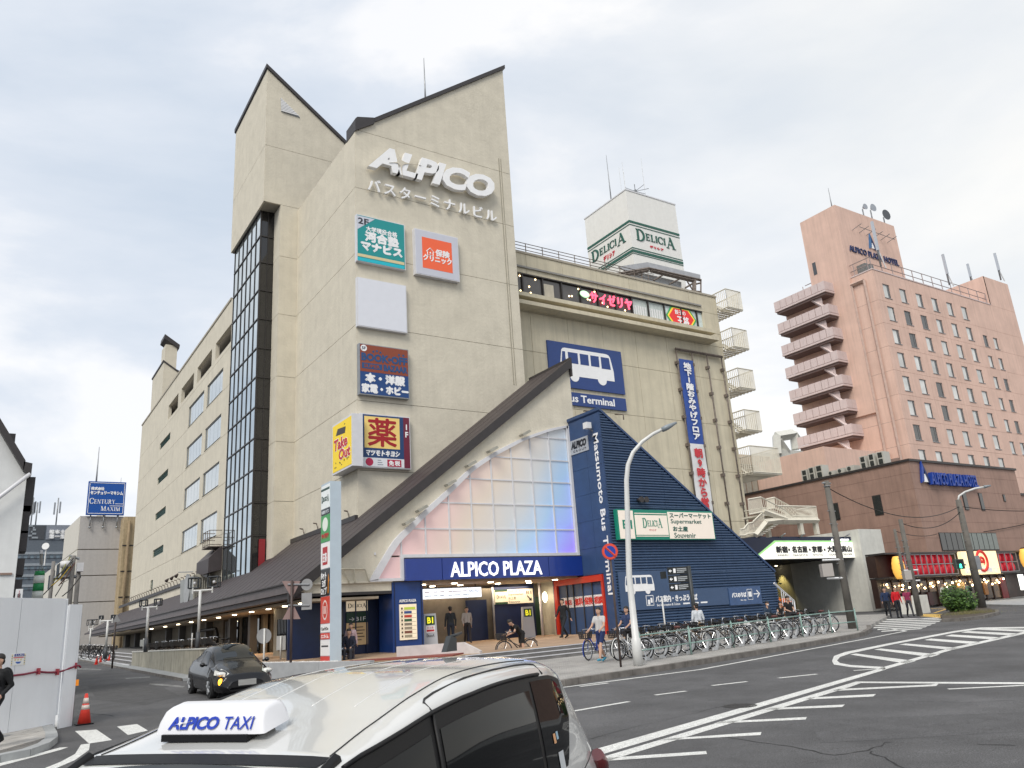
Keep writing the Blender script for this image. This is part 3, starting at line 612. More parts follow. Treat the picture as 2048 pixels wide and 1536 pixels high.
# seams on the roof, and the lighter verge and gutter bands
sm = MB()
for k in range(60):
    y = 32.5 + k * 1.1; x1 = 24.9 if y < 35.4 else (XA0 if y < YB else XM)
    sm.prism(Fr('Y', y), [(XE_ + 0.1, zc(XE_ + 0.1) + 0.002), (x1, zc(x1) + 0.002), (x1, zc(x1) + 0.012), (XE_ + 0.1, zc(XE_ + 0.1) + 0.012)], -0.02, 0)
sm.build('roof_seam', M_ROOF, bt)['kind'] = 'stuff'
MB().box((XE_ - 0.22, 31.5, 3.78), (XE_ - 0.0, 100, 4.12)).build('eave_fascia', M_EAVE, bt)
MB().box((XE_ - 0.30, 31.5, 4.12), (XE_ + 0.02, 100, 4.17)).build('gutter', M_DKTRIM, bt)
MB().box((XE_ - 0.12, 31.6, 3.56), (XE_ + 0.4, 100, 3.775)).build('eave_fascia', M_ROOF, bt)
MB().prism(FE, [(XE_ - 0.25, zc(XE_ - 0.25) - 0.45), (24.95, zc(24.95) - 0.45), (24.95, zc(24.95) + 0.04), (XE_ - 0.25, zc(XE_ - 0.25) + 0.04)], 0.06, 0.22).build('verge_board', M_DKTRIM, bt)
MB().box((24.88, 31.6, 14.4), (25.0, 35.5, 15.42)).build('ridge_board', M_DKTRIM, bt)
# flashing with little snow hooks where roof meets wall
fk = MB().box((XA0 - 0.16, YA, zc(XA0) - 0.1), (XA0 - 0.001, YB, zc(XA0) + 0.14)).box((XM - 0.1, 56.5, 6.3), (XM - 0.001, 98, 6.55))
fk.build('flashing', M_DKTRIM, bt)
for k in range(34):
    y, x, z = ((36.5 + k * 2.2, XA0, 7.44) if k < 4 else (58 + (k - 4) * 1.25, XM, 6.55))
    MB().bar((x - 0.04, y, z), (x - 0.12, y, z + 0.32), 0.035).bar((x - 0.12, y, z + 0.32), (x - 0.30, y, z + 0.34), 0.05).build('snow_hook', M_RUST, bt)
# raised piece of roof beside the glazed bay
MB().prism(Fr('Y', 53.0), [(11.6, 6.3), (XM - 0.01, 6.5), (XM - 0.01, 8.0), (11.6, 7.2)], -3.4, 0).build('upper_roof', M_ROOF, bt)
# soffit and downlights under the canopy
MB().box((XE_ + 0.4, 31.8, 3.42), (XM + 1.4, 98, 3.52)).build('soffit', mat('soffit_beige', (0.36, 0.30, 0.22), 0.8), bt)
M_LAMP = mat('lamp_glow', (1.0, 0.85, 0.6), 0.4, emit=9.0)
for y in (33.0, 35.2, 37.6, 40.4, 43.6, 47.0, 50.5, 54.0, 58.0, 62.5, 68.0):
    MB().disc((10.95, y, 3.40), (0, 0, 1), 0.11, 0.03, 12).build('downlight', M_LAMP, bt)
# ground floor behind the arcade
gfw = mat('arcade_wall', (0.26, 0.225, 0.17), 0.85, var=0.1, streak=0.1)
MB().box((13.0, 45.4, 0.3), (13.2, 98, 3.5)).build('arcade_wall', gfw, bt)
def bay_panel(name, y0, y1, z0, z1, m_, x=12.95, t=0.06): return MB().box((x - t, y0, z0), (x, y1, z1)).build(name, m_, bt)
bay_panel('shop_window', 46.0, 49.5, 1.3, 3.4, M_GLASS); bay_panel('shop_window', 50.5, 55.5, 1.0, 3.3, M_GLASS); bay_panel('frosted_door', 56.5, 60.0, 1.2, 3.3, mat('frosted', (0.22, 0.33, 0.30), 0.3)); bay_panel('frosted_door', 60.4, 64.0, 1.2, 3.3, mat('frosted2', (0.30, 0.36, 0.33), 0.3))
bay_panel('doorway', 65.0, 69.0, 1.0, 3.4, M_BLACK); bay_panel('doorway', 70.2, 78.0, 1.0, 3.3, M_GLASS); bay_panel('shop_window', 80.5, 84.0, 1.0, 3.2, M_GLASS)
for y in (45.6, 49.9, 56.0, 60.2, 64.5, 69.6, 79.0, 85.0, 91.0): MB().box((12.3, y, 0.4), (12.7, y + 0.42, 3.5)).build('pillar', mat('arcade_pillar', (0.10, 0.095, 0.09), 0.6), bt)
for k in range(12): MB().box((12.80, 50.6 + k * 0.4, 1.0), (12.85, 50.65 + k * 0.4, 3.3)).build('mullion', M_STEEL, bt)
dp = MB(); dp.tube([(12.0, 57.2, 3.3), (12.0, 57.2, 2.9), (12.0, 52.0, 2.9), (12.0, 51.6, 2.6), (12.0, 51.6, 1.2)], 0.09, 8); dp.build('drain_pipe', M_BLACK, bt)
# front ground floor, left of the entrance: dark blue boards behind the pylon
MB().box((10.6, 33.6, 0.6), (12.6, 33.75, 3.6)).build('blue_board', M_DKBLUE, bt)
MB().box((12.9, 33.4, 0.6), (16.2, 33.6, 3.62)).build('blue_board', M_DKBLUE, bt)
for x in (13.4, 13.9, 14.45): MB().box((x, 33.3, 0.9), (x + 0.05, 33.395, 3.6)).build('board_rib', M_DKBLUE, bt)
MB().box((10.4, 31.75, 3.60), (14.70, 33.7, 3.72)).build('soffit', M_DKTRIM, bt)
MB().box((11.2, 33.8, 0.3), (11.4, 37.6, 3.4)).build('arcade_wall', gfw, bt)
MB().box((11.15, 35.2, 1.6), (11.19, 36.9, 2.9)).build('barred_window', M_GLASS, bt)
for k in range(8): MB().box((11.10, 35.25 + k * 0.21, 1.6), (11.14, 35.28 + k * 0.21, 2.9)).build('window_bar', M_BLACK, bt)

# ---- gable wall with the big arched window
arch = [(13.36, 4.14), (14.44, 5.72), (15.2, 6.42), (15.85, 6.99), (17.34, 8.19), (18.45, 9.12), (19.68, 9.88), (20.83, 10.46), (21.63, 10.82), (23.19, 11.37), (24.40, 11.66)]
gw = [(XE_ + 0.1, 4.11), (XE_ + 0.1, zc(XE_ + 0.1) - 0.02), (24.9, zc(24.9) - 0.12), (24.9, 10.5), (24.45, 10.5)] + arch[::-1][0:]
MB().prism(FE, gw, -0.5, 0.0).build('gable_wall', M_STUCCO, bt)
MB().fbox(FE, XE_ + 0.1, 3.60, 14.40, 4.105, -0.5, -0.02).build('gable_beam', M_STUCCO, bt)
MB().fbox(FE, XE_ + 0.3, 4.06, 14.4, 4.14, 0, 0.10).build('ledge', M_STUCCO, bt)
MB().box((24.62, 32.3, 1.0), (24.88, YR, 14.3)).build('gable_side_wall', M_STUCCO, bt)
def arch_smooth(p, n=6):
    o = []
    for i in range(len(p) - 1):
        q = [Vector(p[max(i - 1, 0)]), Vector(p[i]), Vector(p[i + 1]), Vector(p[min(i + 2, len(p) - 1)])]
        for k in range(n): t = k / n; o.append(tuple(0.5 * (2 * q[1] + (q[2] - q[0]) * t + (2 * q[0] - 5 * q[1] + 4 * q[2] - q[3]) * t * t + (3 * q[1] - q[0] - 3 * q[2] + q[3]) * t ** 3)))
    return o + [tuple(p[-1])]
flood = [arch[i] for i in (2, 3, 4, 5, 6, 8)]; arch = arch_smooth(arch)
aw = MB()
outer = arch; inner = []
for i, (u, v) in enumerate(arch):
    a = Vector(arch[max(0, i - 1)]); b = Vector(arch[min(len(arch) - 1, i + 1)]); t_ = (b - a).normalized(); n_ = Vector((t_.y, -t_.x)); wd = 0.30 - 0.19 * i / (len(arch) - 1); inner.append((u + n_.x * wd, v + n_.y * wd))
inner[0] = (13.9, 4.22); inner[-1] = (24.36, 11.42)
for i in range(len(arch) - 1): aw.prism(FE, [arch[i], arch[i + 1], inner[i + 1], inner[i]], -0.1, 0.14)
aw.fbox(FE, 24.30, 5.05, 24.46, 11.62, -0.1, 0.14); aw.fbox(FE, 14.86, 5.04, 24.46, 5.20, -0.1, 0.13); aw.fbox(FE, 14.80, 4.12, 14.94, 5.2, -0.1, 0.135); aw.fbox(FE, 13.4, 4.10, 14.94, 4.22, -0.1, 0.13)
awo = aw.build('arched_window', M_FRAMEW, bt)
M_IR = mat('iridescent_film', (0.8, 0.8, 0.8), 0.25, var=0.0, spec=0.6)
tI = M_IR.node_tree; nI = tI.nodes; lI = tI.links; bI = nI['Principled BSDF']
for l_ in list(bI.inputs['Base Color'].links): lI.remove(l_)
gI = nI.new('ShaderNodeNewGeometry'); sI = nI.new('ShaderNodeSeparateXYZ'); lI.new(gI.outputs['Position'], sI.inputs[0])
def mrn(sock, a, b, c=0.0, d=1.0):
    q = nI.new('ShaderNodeMapRange'); q.inputs['From Min'].default_value = a; q.inputs['From Max'].default_value = b; q.inputs['To Min'].default_value = c; q.inputs['To Max'].default_value = d; lI.new(sock, q.inputs['Value']); return q.outputs[0]
ax = mrn(sI.outputs['X'], 13.5, 24.5); az = mrn(sI.outputs['Z'], 5.0, 11.5, 0.0, 0.42)
sb = nI.new('ShaderNodeMath'); sb.operation = 'SUBTRACT'; lI.new(ax, sb.inputs[0]); lI.new(az, sb.inputs[1])
nzI = nI.new('ShaderNodeTexNoise'); nzI.inputs['Scale'].default_value = 0.5; lI.new(gI.outputs['Position'], nzI.inputs['Vector'])
nm = nI.new('ShaderNodeMath'); nm.operation = 'MULTIPLY_ADD'; nm.inputs[1].default_value = 0.16; lI.new(nzI.outputs['Fac'], nm.inputs[0]); lI.new(sb.outputs[0], nm.inputs[2])
cI = nI.new('ShaderNodeValToRGB'); ee = cI.color_ramp.elements
ee[0].position = 0.0; ee[0].color = (0.62, 0.40, 0.43, 1); ee[1].position = 1.0; ee[1].color = (0.36, 0.30, 0.90, 1)
for p_, c_ in ((0.22, (0.64, 0.45, 0.43, 1)), (0.42, (0.58, 0.50, 0.42, 1)), (0.62, (0.50, 0.52, 0.53, 1)), (0.78, (0.36, 0.52, 0.72, 1)), (0.92, (0.34, 0.44, 0.90, 1))):
    q = ee.new(p_); q.color = c_
lI.new(nm.outputs[0], cI.inputs[0]); lI.new(cI.outputs[0], bI.inputs['Base Color']); lI.new(cI.outputs[0], bI.inputs['Emission Color']); bI.inputs['Emission Strength'].default_value = 0.17
conv = []
for p_ in [(24.3, 4.22), (13.75, 4.22)] + sorted(q for q in inner[1:-1] if q[1] > 4.3 and q[0] < 24.2) + [(24.3, 11.45)]:
    while len(conv) > 2 and (conv[-1][0] - conv[-2][0]) * (p_[1] - conv[-2][1]) - (conv[-1][1] - conv[-2][1]) * (p_[0] - conv[-2][0]) >= 0: conv.pop()
    conv.append(p_)
xs_ = [12.4, 13.66, 14.87, 16.06, 17.27, 18.46, 19.64, 20.82, 21.99, 23.15, 24.31]; zs_ = [5.14, 6.31, 7.49, 8.65, 9.77, 10.93, 12.1]
for i in range(len(xs_) - 1):
    for j in range(len(zs_) - 1):
        q = clipconv([(xs_[i] + 0.03, zs_[j] + 0.03), (xs_[i + 1] - 0.03, zs_[j] + 0.03), (xs_[i + 1] - 0.03, zs_[j + 1] - 0.03), (xs_[i] + 0.03, zs_[j + 1] - 0.03)], conv)
        if len(q) > 2 and area(q) > 0.01: MB().prism(FE, q, -0.05, 0.0).build('pane', M_IR, awo)
q = clipconv([(13.5, 4.22), (14.82, 4.22), (14.82, 5.1), (13.5, 5.1)], conv); MB().prism(FE, q, -0.05, 0.0).build('pane', M_IR, awo)
for x in xs_[1:-1]:
    top = max(v for u, v in clipconv([(x - 0.02, 5.2), (x + 0.02, 5.2), (x + 0.02, 12), (x - 0.02, 12)], conv) or [(0, 5.3)])
    MB().fbox(FE, x - 0.035, 5.2, x + 0.035, top, -0.04, 0.05).build('mullion', M_FRAMEW, awo)
for z in zs_[1:-1]:
    c_ = clipconv([(12, z - 0.02), (25, z - 0.02), (25, z + 0.02), (12, z + 0.02)], conv); MB().fbox(FE, min(u for u, v in c_), z - 0.03, 24.3, z + 0.03, -0.04, 0.045).build('mullion', M_FRAMEW, awo)
for u, v in flood:
    MB().prism(FE, [(u - 0.28, v - 0.02), (u + 0.18, v + 0.22), (u + 0.10, v + 0.32), (u - 0.34, v + 0.08)], 0.14, 0.5).build('floodlight', mat('lamp_housing', (0.34, 0.33, 0.28), 0.5), bt)
# steel bracket on the gable foot
mb = MB()
for a, b in (((680, 1139), (728, 1139)), ((684, 1142), (698, 1168)), ((728, 1140), (736, 1164)), ((706, 1139), (708, 1166))):
    p0 = FE.px(*a); p1 = FE.px(*b); mb.bar(FE.p(*p0, 0.12), FE.p(*p1, 0.12), 0.05)
mb.build('bracket', mat('cream_steel', (0.50, 0.46, 0.36), 0.6), bt)

# ---- entrance: fascia sign, pillars, ceiling, interior
sg = thing('fascia_sign', 'wide royal blue fascia sign with white ALPICO PLAZA lettering over the entrance', 'sign', (19.6, 31.4, 4.5))
M_ROYAL = mat('royal_blue', (0.008, 0.035, 0.24), 0.3, var=0.05, coat=0.3)
for a, b in ((14.95, 16.68), (16.71, 22.39), (22.42, 24.42)): MB().fbox(FE, a, 4.08, b, 5.0, 0.02, 0.28).build('sign_panel', M_ROYAL, sg)
u0, v0, u1, v1 = FE.r(900, 1124, 1084, 1150, 0.28); text('ALPICO PLAZA', FE, u0, v0 + 0.02, u1, v1, mat('lit_letters', (0.9, 0.9, 0.92), 0.4, emit=0.55), sg, d=0.28, th=0.05, off=0.012)
MB().fbox(FE, 14.94, 5.0, 24.45, 5.05, -0.02, 0.24).build('sign_cap', M_DKTRIM, sg)
pl = MB().fbox(FE, 14.42, 0.9, 15.85, 4.055, -1.4, 0.0).build('blue_pillar', M_BLUE, bt)
MB().fbox(FE, 15.75, 1.1, 15.80, 4.05, 0.0, 0.02).fbox(FE, 14.50, 1.1, 14.54, 4.05, 0.0, 0.02).build('pillar_trim', M_DKBLUE, pl)
MB().box((15.9, 31.9, 4.0), (24.4, 43, 4.09)).build('soffit', mat('entrance_ceiling', (0.42, 0.33, 0.24), 0.8), bt)
for x, y in [(16.5, 33), (18, 32.8), (17.8, 34.6), (19.2, 34.4), (20.0, 32.9), (21.2, 34.2), (22.2, 33.0), (23.2, 34.4), (23.6, 32.7), (20.6, 36.5), (18.2, 37.2), (22.6, 37.2)]:
    MB().disc((x, y, 3.985), (0, 0, 1), 0.13, 0.03, 12).build('downlight', M_LAMP, bt)
for nm_, (x, y, z, e_, c_) in {'a': (18.5, 36.5, 3.85, 100, (1, 0.78, 0.55)), 'b': (22.3, 35.5, 3.85, 70, (1, 0.82, 0.6)), 'c': (11.3, 43, 3.35, 35, (1, 0.75, 0.5))}.items():
    ld = bpy.data.lights.new('ceiling_lamp', 'AREA'); ld.energy = e_ * 1.6; ld.size = 2.5; ld.color = c_; lo_ = bpy.data.objects.new('ceiling_lamp', ld); lo_.location = (x, y, z); COL.objects.link(lo_)
M_INT = mat('interior_wall', (0.42, 0.33, 0.23), 0.8, var=0.15, scale=1.5)
inn_ = MB().box((15.8, 40.5, 1.0), (24.4, 40.7, 4.0)).build('interior_wall', M_INT, bt); MB().box((15.55, 33.2, 1.0), (15.75, 40.5, 4.0)).build('interior_wall', M_INT, bt)
# glass doors
for k in range(5):
    x = 16.1 + k * 0.95; d_ = MB()
    for a, b, c, d in ((x, x + 0.05, 1.25, 3.1), (x + 0.85, x + 0.9, 1.25, 3.1), (x, x + 0.9, 3.05, 3.1), (x, x + 0.9, 1.25, 1.33)): d_.box((a, 37.6, c), (b, 37.66, d))
    dd = d_.build('glass_door', M_STEEL, bt); MB().box((x + 0.05, 37.62, 1.33), (x + 0.85, 37.635, 3.05)).build('pane', mat('clear_glass', (0.8, 0.85, 0.85), 0.03, alpha=0.18, spec=0.8), dd)
# shop display behind the doors
for k in range(7):
    MB().box((17.6 + k * 0.55, 39.6, 1.25), (18.0 + k * 0.55, 40.1, 1.9 + 0.25 * (k % 3))).build('display_box', P(['#c9302c', '#e8e4d8', '#3b7d3a', '#d9b13c', '#e9e9e9', '#a33c2c', '#40444c'][k]), bt)
# blue shutters on the right half
MB().fbox(Fr('Y', 35.6), 20.1, 1.2, 21.25, 3.3, 0, 0.15).build('blue_shutter', M_DKBLUE, bt); MB().fbox(Fr('Y', 35.2), 21.4, 1.2, 23.9, 3.98, 0, 0.15).build('blue_shutter', M_DKBLUE, bt)
MB().tube([(21.3, 34.9, 1.2), (21.3, 34.9, 3.98)], 0.05, 8).build('post', M_STEEL, bt); MB().tube([(23.95, 34.6, 1.2), (23.95, 34.6, 3.98)], 0.07, 8).build('post', M_FRAMEW, bt)
# ================================================================== RIGHT FACADE OF THE TERMINAL
M_ST2 = mat('cream_panel_wall', (0.62, 0.56, 0.42), 0.85, var=0.05, scale=1.2, bump=0.3, bscale=9, streak=0.13, speck=0.05, blotch=0.07)
us = [24.5 + i * (XR1 - 24.5) / 7 for i in range(8)]
panels(FRR, [(24.5, 0.5), (XR1, 0.5), (XR1, ZR), (24.5, ZR)], us, [0.5, 4.4, 7.9, 11.4, 14.85, 18.35, 21.0, 22.05, 23.68, 25.12], M_ST2, bt, d0=-0.3, holes=[(24.4, 22.0, 43.42, 23.7)])
MB().box((XR1 - 0.02, YR + 0.02, 0.5), (XR1 + 0.0, YEND, ZR)).build('wall_panel', M_ST2, bt)
for (z0, z1, dd) in ((21.72, 21.98, 0.75), (21.08, 21.34, 0.95)):
    MB().fbox(FRR, 24.6, z0, 43.75, z1, 0.0, dd).build('cornice', M_ST2, bt)
MB().fbox(FRR, 24.6, 24.05, 43.3, 24.17, 0, 0.12).build('drip_rail', mat('grey_rail', (0.28, 0.27, 0.25), 0.6), bt)
wb = MB().fbox(FRR, 24.6, 22.0, 43.4, 22.08, -0.28, 0.02).fbox(FRR, 24.6, 23.62, 43.4, 23.7, -0.28, 0.02).build('window_band', M_MUL, bt)
pxm = [1020 + x / 3.84 for x in (60, 100, 255, 400, 545, 680, 815, 940, 1065, 1190, 1320, 1440, 1490)]
um = [FRR.px(x, 560 + (x - 1035) * 0.2)[0] for x in pxm]; um[0] = 24.62
M_DIM = mat('restaurant_glass', (0.055, 0.05, 0.048), 0.08, 0.0, var=0.3, scale=0.8, spec=0.8)
M_CURT = mat('curtain_white', (0.5, 0.55, 0.52), 0.6); M_PALE = mat('pale_pane', (0.62, 0.70, 0.68), 0.3)
for i in range(12):
    m_ = M_DIM if i < 7 else (M_PALE if i > 8 else M_CURT)
    MB().fbox(FRR, um[i] + 0.04, 22.08, um[i + 1] - 0.04, 23.62, -0.16, -0.13).build('pane', m_, wb)
    MB().fbox(FRR, um[i + 1] - 0.05, 22.08, um[i + 1] + 0.05, 23.62, -0.28, -0.02).build('mullion', M_MUL, wb)
MB().fbox(FRR, um[2] + 0.1, 22.15, um[2] + 0.9, 23.3, -0.12, -0.10).build('blind', mat('blind', (0.55, 0.50, 0.40), 0.7), wb)
for i in (7, 8):
    for k in range(6):
        a = um[i] + 0.1 + k * (um[i + 1] - um[i] - 0.2) / 6; MB().fbox(FRR, a, 22.1, a + 0.13, 23.1, -0.125, -0.09).build('curtain_fold', M_WHITE, wb)
glow = mat('warm_bulb', (1, 0.75, 0.4), 0.4, emit=3)
for x, y in ((75, 888), (148, 972), (195, 918), (82, 1003), (160, 1020), (455, 1045), (475, 1045), (525, 990), (598, 1070), (615, 1075), (650, 1012), (712, 1097), (750, 1127), (885, 1155)):
    u, v = FRR.px(1020 + x / 3.84, 320 + y / 3.84, -0.1); MB().disc(FRR.p(u, v, -0.11), (0, 1, 0), 0.06, 0.02, 8).build('lamp', glow, wb)
def face_sign(F, name, label, cat, rect, d, mface, medge, group=None, t0=0.0, frame=0.05):
    u0, v0, u1, v1 = rect; t = thing(name, label, cat, F.p((u0 + u1) / 2, v0, t0), group)
    MB().fbox(F, u0, v0, u1, v1, t0, d - 0.012).build('casing', medge, t)
    MB().fbox(F, u0 + frame, v0 + frame, u1 - frame, v1 - frame, d - 0.012, d).build('face', mface, t); return t
M_TEAL = P('#109090', 0.35); M_ORG = P('#f4663a', 0.35); M_NEON = mat('neon_pink', (1.0, 0.10, 0.18), 0.4, emit=0.9)
r_ = FRR.r(1020 + 612 / 3.84, 320 + 1010 / 3.84, 1020 + 935 / 3.84, 320 + 1128 / 3.84)
ns = thing('neon_sign', 'glowing pink red katakana letters in the dark restaurant window band', 'neon sign', FRR.p(r_[0], r_[1], 0))
text('サイゼリヤ', FRR, r_[0], 22.62, r_[2], 23.4, M_NEON, ns, d=0.0, th=0.06, heavy=0.03, space=1.15)
u, v = FRR.px(1020 + 572 / 3.84, 320 + 1032 / 3.84); mb = MB(); mb.ball(FRR.p(u, v, 0.03), 0.42, 0.03, 0.26, 20, 8); mb.build('oval_badge', mat('oval_green', (0.45, 0.75, 0.45), 0.4, emit=0.6), ns)
MB().ball(FRR.p(u, v, 0.05), 0.32, 0.03, 0.17, 20, 8).build('oval_badge', P('#f3f0dc', emit=0.5), ns)
oh = thing('window_sign', 'red octagonal restaurant sign with green and yellow borders in the end windows', 'sign', FRR.p(42, 22.1, 0))
ru0, ru1 = um[9] + 0.15, um[11] - 0.1; vv0, vv1 = 22.12, 23.6
for k, c in enumerate(('#2f8f4e', '#e8c23a', '#c92a2a')):
    e_ = 0.14 * k; c0 = 0.55; pts = [(ru0 + e_, (vv0 + vv1) / 2), (ru0 + e_ + c0, vv0 + e_ * 0.3), (ru1 - e_ - c0, vv0 + e_ * 0.3), (ru1 - e_, (vv0 + vv1) / 2), (ru1 - e_ - c0, vv1 - e_ * 0.3), (ru0 + e_ + c0, vv1 - e_ * 0.3)]
    MB().prism(FRR, pts, -0.10 + 0.01 * k, -0.09 + 0.01 * k).build('sign_border', P(c, emit=0.25), oh)
text('餃子の', FRR, ru0 + 0.9, 23.05, ru1 - 1.1, 23.42, M_LETW, oh, d=-0.06, th=0.01, heavy=0.01); text('王将', FRR, ru0 + 1.05, 22.2, ru1 - 0.85, 22.95, M_LETW, oh, d=-0.06, th=0.01, heavy=0.025)
# roof edge railing
rr = MB()
for k in range(11):
    x = 24.9 + k * 1.35; rr.bar((x, YR + 0.15, 25.1), (x, YR + 0.15, 25.95), 0.05)
for z in (25.5, 25.75, 25.97): rr.bar((24.8, YR + 0.15, z), (39.0, YR + 0.15, z), 0.04)
rr.build('roof_railing', M_RUST, bt)

# ---- pictogram boards and banner
def bus_icon(F, u0, v0, u1, v1, mw_, mb_, parent, d, flip=False):
    W, Hh = u1 - u0, v1 - v0; f = (lambda a: u1 - a * W) if flip else (lambda a: u0 + a * W); q = lambda pts: [(f(a), v0 + b * Hh) for a, b in pts]
    MB().prism(F, q([(0.0, 0.13), (0.0, 0.5), (0.035, 0.92), (0.06, 0.98), (0.10, 1.0), (0.88, 1.0), (0.93, 0.97), (0.955, 0.9), (1.0, 0.45), (1.0, 0.13)]), d, d + 0.012).build('bus_body', mw_, parent)
    for cx in (0.24, 0.76):
        mb = MB(); mb.prism(F, [(f(cx + 0.085 * math.cos(R(t))), v0 + Hh * 0.13 + 0.085 * W * math.sin(R(t))) for t in range(0, 360, 20)], d, d + 0.014); mb.build('bus_wheel', mw_, parent)
    for a0, a1, b0, b1, sl_ in ((0.05, 0.10, 0.48, 0.88, 0.03), (0.15, 0.33, 0.53, 0.88, 0), (0.37, 0.53, 0.53, 0.88, 0), (0.57, 0.73, 0.53, 0.88, 0), (0.77, 0.93, 0.50, 0.88, -0.03)):
        MB().prism(F, q([(a0 - max(sl_, 0), b0), (a1 - min(sl_, 0) * 0.6, b0), (a1, b1), (a0, b1)]), d + 0.014, d + 0.02).build('bus_window', mb_, parent)
bs_ = thing('pictogram_board', 'large dark blue board with a white bus pictogram on the cream facade', 'sign', (31, YR, 16))
MB().fbox(FRR, 28.53, 16.22, 34.68, 19.25, 0, 0.12).build('board', M_BLUE, bs_)
bus_icon(FRR, 29.45, 16.75, 33.85, 18.9, M_LETW, M_BLUE, bs_, 0.12)
bn = thing('name_board', 'narrow dark blue board reading Bus Terminal under the pictogram board', 'sign', (31, YR, 15))
MB().fbox(FRR, 28.53, 15.07, 34.66, 15.93, 0, 0.12).build('board', M_BLUE, bn)
text('Bus Terminal', FRR, 29.55, 15.28, 33.65, 15.78, M_LETW, bn, d=0.12, th=0.02, off=0.02)
for x in (31.0, 33.6): MB().tube([(x, YR - 0.1, 14.75), (x, YR - 0.9, 14.55), (x, YR - 0.9, 14.2)], 0.04, 6).build('lamp_arm', M_RUST, bn)
for k in range(4):
    x = 39.87 + k * 1.55
    rl_ = MB().tube([(x, YR - 0.22, 6.4), (x, YR - 0.22, 20.1)], 0.055, 6)
    for z in range(7, 20, 2): rl_.box((x - 0.09, YR - 0.3, z), (x + 0.09, YR, z + 0.22))
    rl_.build('banner_rail', M_RUST, bt)
MB().bar((39.8, YR - 0.25, 20.12), (44.6, YR - 0.25, 20.12), 0.16).build('banner_rail', M_RUST, bt)
ban = thing('banner', 'tall hanging banner, blue above and white below, with vertical Japanese lettering', 'banner', (40.6, YR - 0.2, 8))
for (za, zb_, m_) in ((13.2, 19.4, P('#2c4f9c', 0.6)), (7.6, 13.2, P('#dcdcdc', 0.6))):
    mb = MB(); n_ = 12
    for i in range(n_):
        z0, z1 = za + (zb_ - za) * i / n_, za + (zb_ - za) * (i + 1) / n_
        mb.add([(39.95, YR - 0.26 - 0.03 * math.sin(z0 * 1.7), z0), (41.38, YR - 0.26 - 0.03 * math.sin(z0 * 1.3 + 1), z0), (41.38, YR - 0.26 - 0.03 * math.sin(z1 * 1.3 + 1), z1), (39.95, YR - 0.26 - 0.03 * math.sin(z1 * 1.7), z1)], [(0, 1, 2, 3)])
    mb.build('cloth', m_, ban)
text('地\n下\n1\n階\nお\nみ\nや\nげ\nフ\nロ\nア', FRR, 40.33, 13.5, 41.05, 19.15, M_LETW, ban, d=0.32, th=0.01, heavy=0.03)
text('朝\n9\n時\nか\nら\n営\n業', FRR, 40.28, 8.1, 41.05, 12.85, P('#c8323c'), ban, d=0.32, th=0.01, heavy=0.03)

# ---- signs on the near tower
t = face_sign(FA, 'billboard', 'teal square billboard with 2F corner and white Japanese lettering', 'sign', FA.r(712.3, 428, 811, 541, 0.2), 0.25, M_TEAL, M_FRAMEW)
u0, v0, u1, v1 = FA.r(712.3, 428, 811, 541, 0.25); W, Hh = u1 - u0, v1 - v0; gr = P('#c9cdd8')
MB().prism(FA, [(u0 + 0.06, v1 - 0.06), (u0 + 0.06, v1 - Hh * 0.32), (u0 + W * 0.38, v1 - 0.06)], 0.25, 0.256).build('corner_patch', gr, t)
text('2F', FA, u0 + 0.1, v1 - Hh * 0.19, u0 + W * 0.25, v1 - Hh * 0.06, P('#2a2a30'), t, d=0.257, th=0.01, off=0.02)
text('大学現役合格', FA, u0 + W * 0.2, v0 + Hh * 0.68, u0 + W * 0.84, v0 + Hh * 0.79, M_LETW, t, d=0.25, th=0.01, heavy=0.012)
text('河合塾', FA, u0 + W * 0.18, v0 + Hh * 0.47, u0 + W * 0.86, v0 + Hh * 0.67, M_LETW, t, d=0.25, th=0.01, heavy=0.04)
text('マナビス', FA, u0 + W * 0.1, v0 + Hh * 0.27, u0 + W * 0.93, v0 + Hh * 0.45, M_LETW, t, d=0.25, th=0.01, heavy=0.045)
MB().fbox(FA, u0 + 0.06, v0 + Hh * 0.11, u1 - 0.06, v0 + Hh * 0.17, 0.25, 0.255).build('stripe', P('#d8c89a'), t); MB().fbox(FA, u0 + 0.06, v0 + 0.06, u1 - 0.06, v0 + Hh * 0.09, 0.25, 0.255).build('stripe', P('#18b8c8'), t)
rr_ = FA.r(828.7, 455.5, 920, 564, 0.3); t = face_sign(FA, 'billboard', 'white framed square billboard with orange centre and small house emblem', 'sign', rr_, 0.3, P('#c6c8d2'), M_FRAMEW)
u0, v0, u1, v1 = rr_; W, Hh = u1 - u0, v1 - v0; MB().fbox(FA, u0 + W * 0.16, v0 + Hh * 0.16, u1 - W * 0.16, v1 - Hh * 0.16, 0.3, 0.306).build('orange_patch', M_ORG, t)
text('保険', FA, u0 + W * 0.46, v0 + Hh * 0.47, u0 + W * 0.78, v0 + Hh * 0.62, M_LETW, t, d=0.306, th=0.01, heavy=0.018); text('クリニック', FA, u0 + W * 0.18, v0 + Hh * 0.33, u0 + W * 0.82, v0 + Hh * 0.46, M_LETW, t, d=0.306, th=0.01, heavy=0.018)
hx, hy, hs = u0 + W * 0.34, v0 + Hh * 0.54, W * 0.09
mb = MB()
for a, b in (((-1, -.1), (0, .9)), ((0, .9), (1, -.1)), ((-.7, 0), (-.7, -.9)), ((-.7, -.9), (.7, -.9)), ((.7, -.9), (.7, 0)), ((0, -.1), (0, -.6)), ((-.25, -.35), (.25, -.35))):
    mb.bar(FA.p(hx + a[0] * hs, hy + a[1] * hs, 0.31), FA.p(hx + b[0] * hs, hy + b[1] * hs, 0.31), 0.035)
mb.build('house_emblem', M_LETW, t)
